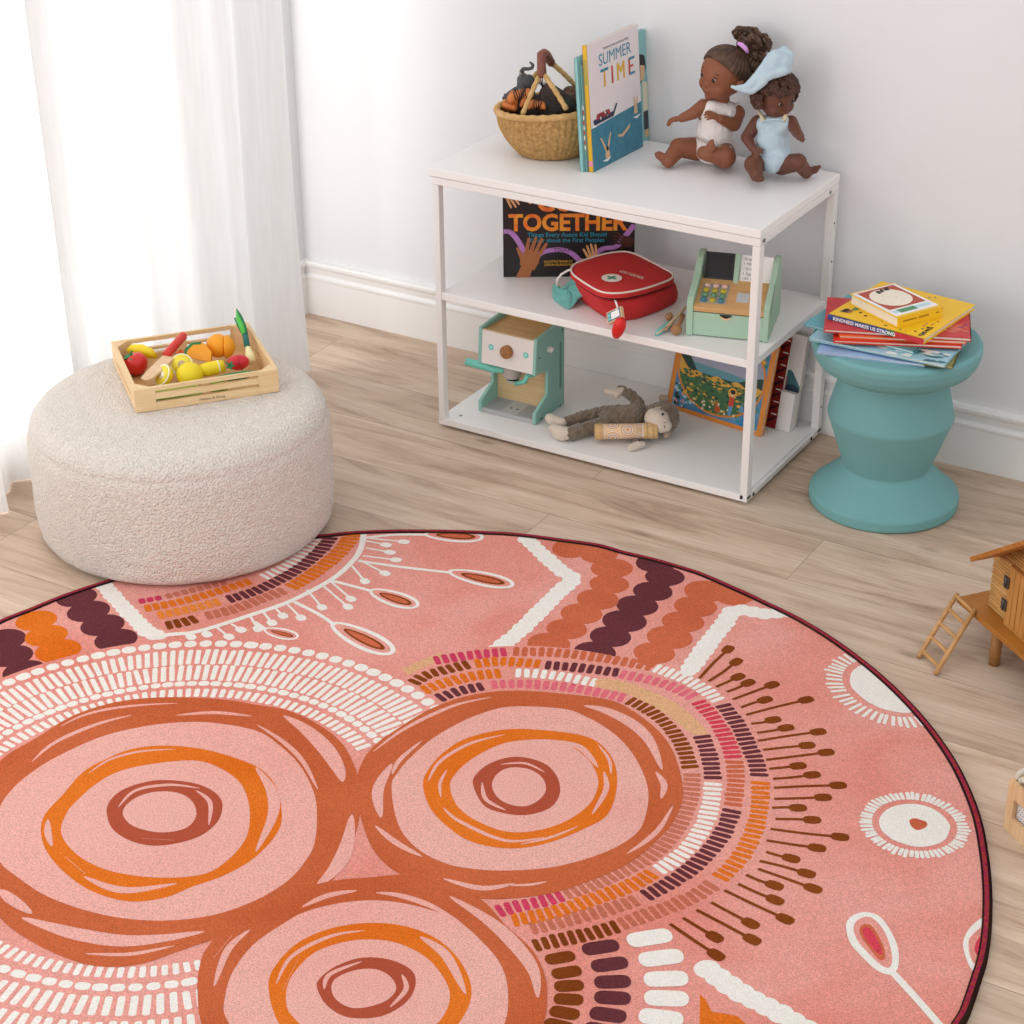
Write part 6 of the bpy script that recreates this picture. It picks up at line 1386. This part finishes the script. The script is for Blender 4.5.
def lock(P_, r, mm, seed, curl=.006, turns=4, name='ponytail', par=None):
    rnd = random.Random(seed); Q = spline(P_, k=12); n = len(Q); bb = B()
    for s_ in range(7):
        ph = rnd.random() * 6.28; off = V((rnd.uniform(-1, 1), rnd.uniform(-1, 1), rnd.uniform(-1, 1))) * r * .9; pts = []; rad = []
        for i, q in enumerate(Q):
            t = i / (n - 1); d = (Q[min(i + 1, n - 1)] - Q[max(i - 1, 0)]); x, y, _ = frame_of(d) if d.length > 1e-6 else frame_of(up)
            a = ph + turns * 2 * PI * t; c_ = curl * math.sin(PI * min(1, t * 1.1)) ** .5 if t < 1 else curl * .4
            pts.append(q + off * math.sin(PI * min(1, t + .1)) + (x * math.cos(a) + y * math.sin(a)) * c_); rad.append(.0050 * (1 - .45 * t))
        bb.tube(pts, rad, mm, 7)
    return bb
b = B()
for k, P_ in enumerate(([T0, D(575, 130, -.05), D(560, 85, -.05), D(585, 55, -.045), D(630, 60, -.04)], [T0, D(600, 110, -.05), D(615, 65, -.045), D(665, 70, -.04), D(700, 100, -.045)], [T0, D(640, 130, -.05), D(675, 100, -.045), D(715, 95, -.04), D(750, 125, -.045)],
                        [T0, D(650, 160, -.05), D(700, 135, -.05), D(745, 135, -.05), D(745, 190, -.055)], [T0, D(640, 200, -.05), D(680, 210, -.055), D(715, 215, -.055), D(690, 260, -.05)], [T0, D(600, 135, -.06), D(630, 110, -.065), D(670, 115, -.065), D(700, 155, -.065)], [T0, D(660, 210, -.045), D(700, 170, -.04), D(730, 155, -.04), D(755, 165, -.045)],
                        [T0, D(610, 230, -.06), D(645, 265, -.06), D(665, 290, -.06), D(640, 320, -.055)], [T0, D(640, 240, -.05), D(680, 250, -.05), D(700, 280, -.05), D(680, 310, -.05)])):
    bb = lock(P_, .006, HAIR1, 50 + k, .0055, 2.2 + .3 * k); b.add(bb.v, bb.f, HAIR1, True)
pt_ = obj('ponytail', b, d1, weld=False)
b = B(); b.tube([D(562, 140, -.098), D(582, 150, -.104), D(606, 172, -.102), D(618, 195, -.092)], [.0035, .0050, .0048, .003], mat('hair_tie_lilac', '#d79bdc', .7), 12); obj('hair_tie', b, pt_)['label'] = 'lilac hair tie'

# second doll
d2 = thing('doll', 'dark skinned curly haired doll in pale blue romper and matching cap, sitting at right', 'doll', (-.91, -.10, ST + .0005))
D = lambda x, y, yy: J(725, 40, 6.83, x, y, yy)
neck = D(330, 530, -.088); chest = D(330, 600, -.09); belly = D(325, 700, -.095); pel = D(320, 800, -.095)
pr = [cap(neck, D(335, 500, -.088), .016, .016), cap(D(255, 575, -.09), D(410, 570, -.09), .0185, .0185), cap(chest, belly, .029, .032), cap(belly, pel, .032, .031)]
hc2 = D(345, 385, -.090)
X2, later2, sd2, u2, f2 = doll_head(d2, hc2, camdir(.50, -.52, .66), V((-.14, 0, 1)), .0445, SK2, LIP2, EYE, pr)
s0, e0, w0 = D(222, 560, -.09), D(150, 665, -.115), D(185, 735, -.140)
pr += [cap(s0, e0, .0150, .0135), cap(e0, w0, .0130, .0090)] + hand_prims(w0, D(235, 775, -.150) - w0, camdir(.3, 0, -.6), .0185)
s1, e1, w1 = D(452, 560, -.09), D(490, 630, -.120), D(515, 660, -.150)
pr += [cap(s1, e1, .0140, .0115), cap(e1, w1, .0115, .0088)] + hand_prims(w1, D(535, 660, -.170) - w1, camdir(-.5, -.5, -.2), .0165, True)
h0, k0, a0_ = D(240, 830, -.10), D(195, 850, -.145), D(215, 925, -.180)
a0_.z = max(a0_.z, ST + .014)
pr += [cap(h0, k0, .0235, .0205), cap(k0, a0_, .0190, .0135)] + foot_prims(a0_, D(243, 958, -.200), camdir(.2, -.8, .6), .0215)
h1, k1, a1_ = D(390, 850, -.10), D(500, 835, -.115), at(725 + 555 / 6.83, 40 + 905 / 6.83, z=ST + .016)
pr += [cap(h1, k1, .0230, .0190), cap(k1, a1_, .0180, .0135)] + foot_prims(a1_, at(725 + 625 / 6.83, 40 + 882 / 6.83, z=ST + .022), camdir(.3, -1, .3), .0225)
blob('body', pr, SK2, d2, .0014, 2); later2()
rp = [cap(D(275, 582, -.100), D(395, 578, -.100), .0205, .0205), cap(D(330, 610, -.09), belly, .0325, .0365), cap(belly, pel, .0365, .0345), cap(D(280, 800, -.105), D(370, 800, -.105), .0285, .0285), cap(D(325, 850, -.120), D(325, 845, -.11), .020, .020)]
blob('romper', rp, LINEN, d2, .0022, 4, fur=(.0016, 45))
STR_ = mat('strap_cream', '#e6cfa8', .85)
for P_ in ([D(265, 555, -.118), D(248, 515, -.108), D(228, 488, -.085)], [D(402, 550, -.118), D(412, 515, -.105), D(425, 500, -.085)]):
    b = B(); b.tube(P_, [.0042, .004, .0036], STR_, 10); obj('shoulder_strap', b, d2)
b = B(); b.tube([D(258, 560, -.124), D(300, 545, -.130), D(350, 542, -.130), D(402, 556, -.124)], .0022, LINEN, 8); obj('neckline', b, d2)
# curls
b = B(); rnd = random.Random(5)
nC = 0
for k in range(760):
    n3 = V((rnd.gauss(0, 1), rnd.gauss(0, 1), rnd.gauss(0, 1))).normalized()
    df, du = n3.dot(f2), n3.dot(u2)
    if not (du > .40 or (df < .22 and du > -.45)): continue
    p = hc2 + u2 * .005 + n3 * .0445 * 1.06
    x, y, _ = frame_of(n3); r0 = rnd.uniform(.0040, .0060)
    pts = []
    a0c = rnd.random() * 6.28
    for i in range(12):
        a = a0c + i / 11 * 2 * PI * 1.35; pts.append(p + (x * math.cos(a) + y * math.sin(a)) * r0 * (1 - .35 * i / 11) + n3 * (.001 + .0055 * i / 11))
    b.tube(pts, [.0030] * 11 + [.0016], HAIR2, 6); nC += 1
b.ball(hc2 + u2 * .006 - f2 * .006, (.0455, .0455, .0455), HAIR2, n=24, k=16) if False else None
cv_ = []
for k in range(15):
    t = PI * .47 * k / 14
    cv_.append(t)
vs = []; fs = []; cn = (u2 * .72 - f2 * .70).normalized(); hx, hy, hz_ = frame_of(cn)
for k, t in enumerate(cv_):
    for i in range(40):
        a = 2 * PI * i / 40; vs.append(hc2 + u2 * .005 + (hx * math.sin(t) * math.cos(a) + hy * math.sin(t) * math.sin(a) + hz_ * math.cos(t)) * .0465)
for k in range(14):
    for i in range(40): fs.append((k * 40 + i, (k + 1) * 40 + i, (k + 1) * 40 + (i + 1) % 40, k * 40 + (i + 1) % 40))
b.add(vs, fs, HAIR2, True)
obj('hair', b, d2, weld=False)['label'] = 'dark brown tight curls'
# cap of folded linen, a thing worn by the doll
yb_ = -.062
hp = [cap(D(48, 320, -.155), D(75, 326, -.155), .0045, .0055), cap(D(75, 326, -.155), D(130, 332, -.150), .0055, .0095), cap(D(130, 332, -.150), D(175, 345, -.145), .0095, .0080), cap(D(150, 322, -.145), D(250, 250, -.130), .0090, .0170), cap(D(185, 358, -.146), D(265, 285, -.142), .0050, .0090), cap(D(250, 245, -.125), D(350, 140, -.105), .0170, .0235), cap(D(350, 140, -.100), D(402, 60, -.090), .0215, .0070), cap(D(402, 60, -.090), D(435, 110, -.090), .0070, .0110), cap(D(420, 130, -.090), D(432, 205, -.105), .0150, .0085), cap(D(290, 245, -.135), D(410, 212, -.125), .0085, .0095), cap(D(330, 170, -.105), D(400, 150, -.100), .0240, .0200), cap(D(262, 265, -.140), D(330, 232, -.135), .0100, .0090)]
blob('cap', hp, LINEN, d2, .0022, 6, fur=(.0012, 50))['label'] = 'pale blue folded linen cap'

# ------------------------------------------------------------------ plush monkey and rain stick
MS = lambda x, y, z: at(535 + x / 6.827, 370 + y / 6.827, z=SB + z)
FUR = mat('monkey_fur', '#8f7c68', .95, bump=(300, .004), var=(70, .9, '#6f5e4e'), sheen=.5); VEL_ = mat('monkey_cream', '#d9c9b9', .9, bump=(400, .0006), sheen=.4)
mk = thing('plush_monkey', 'brown plush monkey with cream face lying on its back on the bottom shelf', 'plush toy', MS(560, 400, .0005))
pr = [cap(MS(520, 320, .030), MS(680, 320, .034), .0265, .0285), cap(MS(700, 290, .034), MS(740, 300, .036), .024, .020),
      cap(MS(480, 290, .030), MS(330, 318, .024), .0155, .0135), cap(MS(330, 318, .024), MS(215, 352, .020), .0135, .0115),
      cap(MS(480, 365, .024), MS(350, 400, .020), .0170, .0160), cap(MS(350, 400, .020), MS(240, 432, .019), .0160, .0160),
      cap(MS(710, 235, .048), MS(660, 175, .062), .0135, .0125), cap(MS(660, 175, .062), MS(590, 135, .070), .0125, .0105),
      cap(MS(700, 380, .016), MS(690, 450, .010), .0090, .0080), cap(MS(690, 450, .010), MS(688, 500, .009), .0080, .0075),
      cap(MS(868, 320, .040), MS(880, 325, .040), .0365, .0365), cap(MS(800, 300, .036), MS(830, 310, .036), .020, .028)]
o = blob('body', pr, FUR, mk, .0022, 3, fur=(.0032, 150))
b = B()
for nm, pp in (('foot', [cap(MS(100, 330, .020), MS(125, 345, .020), .0120, .0130), cap(MS(125, 345, .02), MS(190, 360, .020), .0120, .0105)]),
               ('foot', [cap(MS(160, 425, .0175), MS(185, 435, .0180), .0165, .0170), cap(MS(185, 435, .018), MS(215, 432, .019), .0165, .0150), cap(MS(125, 400, .018), MS(150, 415, .018), .0115, .0135)]),
               ('hand', [cap(MS(480, 145, .070), MS(540, 155, .068), .0062, .0085), cap(MS(540, 155, .068), MS(590, 142, .070), .0090, .0095), cap(MS(555, 185, .062), MS(575, 165, .066), .0045, .0060)]),
               ('hand', [cap(MS(655, 530, .009), MS(700, 515, .0105), .0085, .0100), cap(MS(700, 515, .0105), MS(735, 508, .010), .0095, .0075)]),
               ('face', [cap(MS(815, 330, .052), MS(850, 345, .050), .0235, .0240), cap(MS(855, 292, .056), MS(890, 305, .052), .0175, .0190), cap(MS(858, 385, .042), MS(890, 380, .042), .0155, .0150)]),
               ('ear', [cap(MS(865, 190, .048), MS(895, 195, .046), .0080, .0080)]), ('ear', [cap(MS(895, 440, .018), MS(910, 430, .018), .0090, .0090)])):
    blob(nm, pp, VEL_ if nm != 'ear' else mat('monkey_ear', '#b5a08d', .9), mk, .0018, 4)
for x, y, z in ((872, 300, .079),):
    b = B(); b.ball(at(535 + 872 / 6.827, 370 + 302 / 6.827, z=SB + .0745), .0032, mat('bead_black', '#120f0f', .15)); obj('eye', b, mk)
b = B(); b.tube([MS(880, 378, .0585), MS(888, 385, .0570), MS(884, 395, .0560)], .0010, mat('stitch_brown', '#5d4334', .8), 6); obj('mouth', b, mk)
b = B(); b.ball(MS(885, 360, .0600), (.0018, .0012, .0012), mat('stitch_brown', '#5d4334', .8)); obj('nostril', b, mk)
# rain stick
CORK = wood('cork_end', '#dcb884', '#c99c66', stretch=(60, 60, 60)); r_ = .0185
p0, p1 = MS(407, 421, .0290), MS(838, 414, .0330); d = (p1 - p0).normalized(); LL = (p1 - p0).length
t = thing('toy_shaker', 'small wooden toy shaker with pale pink dot pattern lying against the monkey', 'toy shaker', MS(620, 480, .0005))
PT = mat('shaker_print', '#edc9a0', .6, var=(50, .4, '#e6b891')); PV = mat('shaker_white', '#f0e4da', .6); PL_ = mat('shaker_lilac', '#c39aa0', .6); PO_ = mat('shaker_orange', '#e6a862', .6)
b = B(); b.tube([p0 + d * .020, p1 - d * .032], [r_ * .94] * 2, PT, 40)
x, y, _ = frame_of(d, ref=-FWD)
def onc(s_, th, lift=0): return p0 + d * s_ + (x * math.sin(th) + y * math.cos(th)) * (r_ * .94 + lift)
tv = None
nrm = (-FWD - d * (-FWD).dot(d)).normalized()
th0 = math.atan2(nrm.dot(x), nrm.dot(y))
def cring(s_, th, r0, r1, m, lift, n=22):
    vs = []
    for i in range(n):
        a = 2 * PI * i / n
        for r in (r0, r1): vs.append(onc(s_ + r * math.cos(a), th + r * math.sin(a) / r_, lift))
    b.add(vs, [(2 * i, 2 * i + 1, 2 * ((i + 1) % n) + 1, 2 * ((i + 1) % n)) for i in range(n)], m)
Lb = LL
for cs, dth in ((.055 / .105 * Lb, .15), (.030 / .105 * Lb, 1.1), (.030 / .105 * Lb, -1.0), (.078 / .105 * Lb, -1.2), (.078 / .105 * Lb, 1.35)):
    for r0, r1, m in ((.0, .0042, PO_), (.0050, .0072, PV), (.0080, .0098, PL_), (.0108, .0126, PV), (.0138, .0160, PO_), (.0166, .0178, PV)): cring(cs, th0 + dth, r0, r1, m, .0003)
b.tube([p0 + d * .0205, p0 + d * .0225], [r_ * .96] * 2, PV, 40); b.tube([p1 - d * .0345, p1 - d * .0325], [r_ * .96] * 2, PV, 40)
obj('tube', b, t)
b = B(); b.tube([p0, p0 + d * .001, p0 + d * .019, p0 + d * .020], [r_ * .94, r_, r_, r_ * .94], CORK, 40); obj('end_cap', b, t)
b = B(); b.tube([p1 - d * .032, p1 - d * .031, p1 - d * .024, p1 - d * .022, p1 - d * .020, p1 - d * .010, p1 - d * .008, p1 - d * .006, p1 - d * .001, p1], [r_ * .94, r_, r_, r_ * .86, r_, r_, r_ * .86, r_, r_, r_ * .9], CORK, 40)
obj('end_cap', b, t)
b = B(); b.tube([p1 - d * .003, p1 + d * .0006], [.0060, .0060], DARKH, 20); obj('hole', b, t)

# ------------------------------------------------------------------ toy tree house on stilts
TH = wood('treehouse_wood', '#b5762f', '#9a5f22', stretch=(3, 3, 40)); TH2 = wood('treehouse_light', '#c68f4e', '#ad7638', stretch=(30, 3, 3)); DOW = wood('dowel', '#d0a069', '#b98750', stretch=(3, 3, 40)); BAM = wood('bamboo', '#d2a668', '#b58345', stretch=(3, 3, 60))
ZP = .085
P0, P1 = at(957, 597, z=ZP), at(1024, 656, z=ZP)
hu = (P1 - P0).normalized(); hv = V((-hu.y, hu.x, 0))
th = thing('toy_tree_house', 'wooden toy house on short stilts at the right edge of the photo', 'toy house', (P0.x + .12, P0.y, 0))
b = B(); pf_ = [P0, P0 + hu * .42, P0 + hu * .42 + hv * .30, P0 + hv * .30]
b.prism([(0, 0), (.42, 0), (.42, .30), (0, .30)], P0 - up * .011, hu, hv, up, .011, TH); obj('platform', b, th, bevel=.001)
for u_, v_ in ((.075, .022), (.39, .03), (.06, .26), (.39, .26)):
    b = B(); q = P0 + hu * u_ + hv * v_ 
    if (u_, v_) == (.075, .022): q = at(994, 664, z=0); q.z = ZP
    b.tube([V((q.x, q.y, 0)), V((q.x, q.y, ZP - .011))], [.0105, .0105], wood('stilt', '#a97a45', '#8e6233', stretch=(3, 3, 30)), 20); obj('stilt', b, th)
W0 = at(990, 606, z=ZP); W1 = at(1021, 634, z=ZP); wu = (W1 - W0).normalized(); wv_ = V((-wu.y, wu.x, 0))
Hw = .118
b = B()
nS = 17
for k in range(nS):
    z = ZP + .0035 + k * (Hw / nS)
    b.tube([W0 + wu * (-.003 + .002 * (k % 2)) + up * (z - ZP), W0 + wu * (.062 + .002 * (k % 3)) + up * (z - ZP)], [.0036, .0036], BAM, 8)
for k in range(nS - 1):
    z = ZP + .0035 + k * (Hw / nS); b.tube([W0 + up * (z - ZP), W0 + wv_ * .20 + up * (z - ZP)], [.0034, .0034], BAM, 8)
for k in range(9):
    z = ZP + .0035 + (nS + k) * (Hw / nS); x0 = (k + 1) * (Hw / nS) * 1.30; b.tube([W0 + wu * x0 + up * (z - ZP), W0 + wu * .19 + up * (z - ZP)], [.0036, .0036], BAM, 8)
obj('bamboo_wall', b, th)
b = B(); b.prism([(.064, 0), (.145, 0), (.145, .125), (.064, .125)], W0 - wv_ * .002, wu, up, -wv_, .009, TH2)
for k in range(5): b.prism([(.070 + .016 * k, .004), (.083 + .016 * k, .004), (.083 + .016 * k, .122), (.070 + .016 * k, .122)], W0 - wv_ * .011, wu, up, -wv_, .0012, TH2)
door_ = obj('door', b, th)
for z in (.030, .078):
    b = B(); b.prism([(.054, z), (.070, z), (.070, z + .022), (.054, z + .022)], W0 - wv_ * .0125, wu, up, -wv_, .0025, mat('hinge_steel', '#5c5b58', .4, metal=.7)); b.cyl(W0 + wu * .062 - wv_ * .0155 + up * z, W0 + wu * .062 - wv_ * .0155 + up * (z + .022), .0022, mat('hinge_steel', '#5c5b58', .4, metal=.7), n=10); obj('hinge', b, door_)
b = B(); b.prism([(.15, 0), (.26, 0), (.26, .12), (.15, .12)], W0, wu, up, wv_, .006, TH2); b.prism([(0, 0), (.26, 0), (.26, .12), (0, .12)], W0 + wv_ * .20, wu, up, wv_, .006, TH2); obj('wall_panel', b, th)
ez = ZP + .128
e0 = at(970.5, 562, z=ez - .012)
e1 = at(1024, 529, z=ez + .052)
ev = V((e1.x - e0.x, e1.y - e0.y, 0)); 
# roof: a sloping slab whose low eave runs back from the near corner
rs = (wu * .80 + up * .60).normalized()
b = B(); q0 = e0
b.prism([(0, 0), (.20, 0), (.20, .26), (0, .26)], q0, rs, wv_, rs.cross(wv_).normalized(), .009, TH); obj('roof', b, th, bevel=.0008)
# ladder
ld_ = thing('toy_ladder', 'little round rung wooden ladder leaning on the toy house platform', 'ladder', at(926, 666, z=0))
A0, A1, C0, C1 = at(918.5, 657, z=.003), at(957.5, 593.5, z=ZP + .006), at(935.5, 674, z=.003), at(975, 609.5, z=ZP + .006)
for a, c in ((A0, A1), (C0, C1)):
    b = B(); b.tube([a, c], [.0046, .0046], DOW, 14); obj('rail', b, ld_)
for t_ in (.10, .32, .54, .76, .96):
    b = B(); b.tube([A0.lerp(A1, t_), C0.lerp(C1, t_)], [.0036, .0036], DOW, 12); obj('rung', b, ld_)

# ------------------------------------------------------------------ pale wooden crate at the right edge
G0, G1 = at(1003, 827, z=0), at(1030, 853, z=0); gu = (G1 - G0).normalized(); gv = V((-gu.y, gu.x, 0)); GH = .098
PINE = wood('pine', '#e3bf94', '#cfa477', stretch=(30, 30, 4))
wc = thing('wooden_box', 'pale wooden toy box with cut out window at the right edge of the floor', 'box', (G0.x + .07, G0.y, 0))
b = B()
for (x0, x1, z0_, z1_) in ((0, .018, 0, GH), (.018, .082, 0, .030), (.018, .082, .068, GH), (.082, .16, 0, GH)): b.prism([(x0, z0_), (x1, z0_), (x1, z1_), (x0, z1_)], G0, gu, up, gv, .007, PINE)
obj('front_panel', b, wc)
b = B(); b.prism([(0, 0), (.12, 0), (.12, GH), (0, GH)], G0 + gv * .007, gv, up, gu, .007, PINE); obj('side_panel', b, wc)
b = B(); b.prism([(.153, 0), (.16, 0), (.16, GH), (.153, GH)], G0 + gv * .007, gu, up, gv, .12, PINE); b.prism([(0, 0), (.16, 0), (.16, GH), (0, GH)], G0 + gv * .127, gu, up, gv, .007, PINE); b.prism([(.007, .001), (.153, .001), (.153, .006), (.007, .006)], G0 + gv * .007, gu, up, gv, .12, PINE); obj('back_panel', b, wc)
b = B()
ROPE = mat('paper_straw', '#ddd6c8', .85, bump=(200, .001), var=(60, .6, '#b8ae9e'))
rnd = random.Random(8)
lat = mat('lattice_white', '#e4e2e2', .8, var=(9, .1, None))
b.prism([(.016, .02), (.15, .02), (.15, .074), (.016, .074)], G0 + gv * .010, gu, up, gv, .003, lat)
for i in range(14):
    for j in range(7):
        b.prism([(0, 0), (.0022, .0012), (.0032, .0040), (.0010, .0028)], G0 + gv * .0096 + gu * (.020 + .0062 * i + .003 * (j % 2)) + up * (.026 + .0068 * j), gu, up, -gv, .0003, mat('lattice_dark', '#8f8a8a', .8))
o = obj('patterned_cloth', b); tag(o, 'white cloth with small grey lattice print showing through the window of the pale box', 'cloth')
for k in range(9):
    b = B(); a = G0 + gu * (.004 + .012 * k) + gv * rnd.uniform(.010, .035) + up * (GH + rnd.uniform(.002, .008)); c = a + gu * rnd.uniform(.02, .045) + gv * rnd.uniform(-.03, .05); m_ = (a + c) / 2 + up * .012
    b.tube(spline([a - up * .02, a, m_, c, c - up * .02], k=6), .0052, ROPE, 10)
    o = obj('rope_loop', b); tag(o, 'thick cream rope loop heaped in the top of the pale wooden box', 'rope', 'cream rope loops in the pale box')
# ------------------------------------------------------------------ light
ld = bpy.data.lights.new('daylight', 'AREA'); ld.shape = 'RECTANGLE'; ld.size = 3.05; ld.size_y = 2.1; ld.energy = 56; ld.color = (1, .99, .97)
lo = bpy.data.objects.new('daylight', ld); COL.objects.link(lo); lo.location = (-2.42, -1.63, 1.15); lo.rotation_euler = (0, -PI / 2, 0)
ld = bpy.data.lights.new('added_near_fill', 'AREA'); ld.shape = 'RECTANGLE'; ld.size = 1.5; ld.size_y = 1.6; ld.energy = 45; ld.color = (1, .99, .97)  # added lamp at the left wall, no window here; strengthens left-to-right falloff
lo = bpy.data.objects.new('added_near_fill', ld); COL.objects.link(lo); lo.location = (-2.3, -3.9, 1.3); lo.rotation_euler = (PI / 2 - .25, 0, -PI / 2 + .35)
w = bpy.data.worlds.new('world'); sc.world = w; w.use_nodes = True
w.node_tree.nodes['Background'].inputs[0].default_value = (.99, .99, .995, 1); w.node_tree.nodes['Background'].inputs[1].default_value = .85
sc.view_settings.view_transform = 'Standard'; sc.view_settings.look = 'None'; sc.view_settings.gamma = 1; sc.view_settings.use_curve_mapping = False
sc.view_settings.exposure = .24
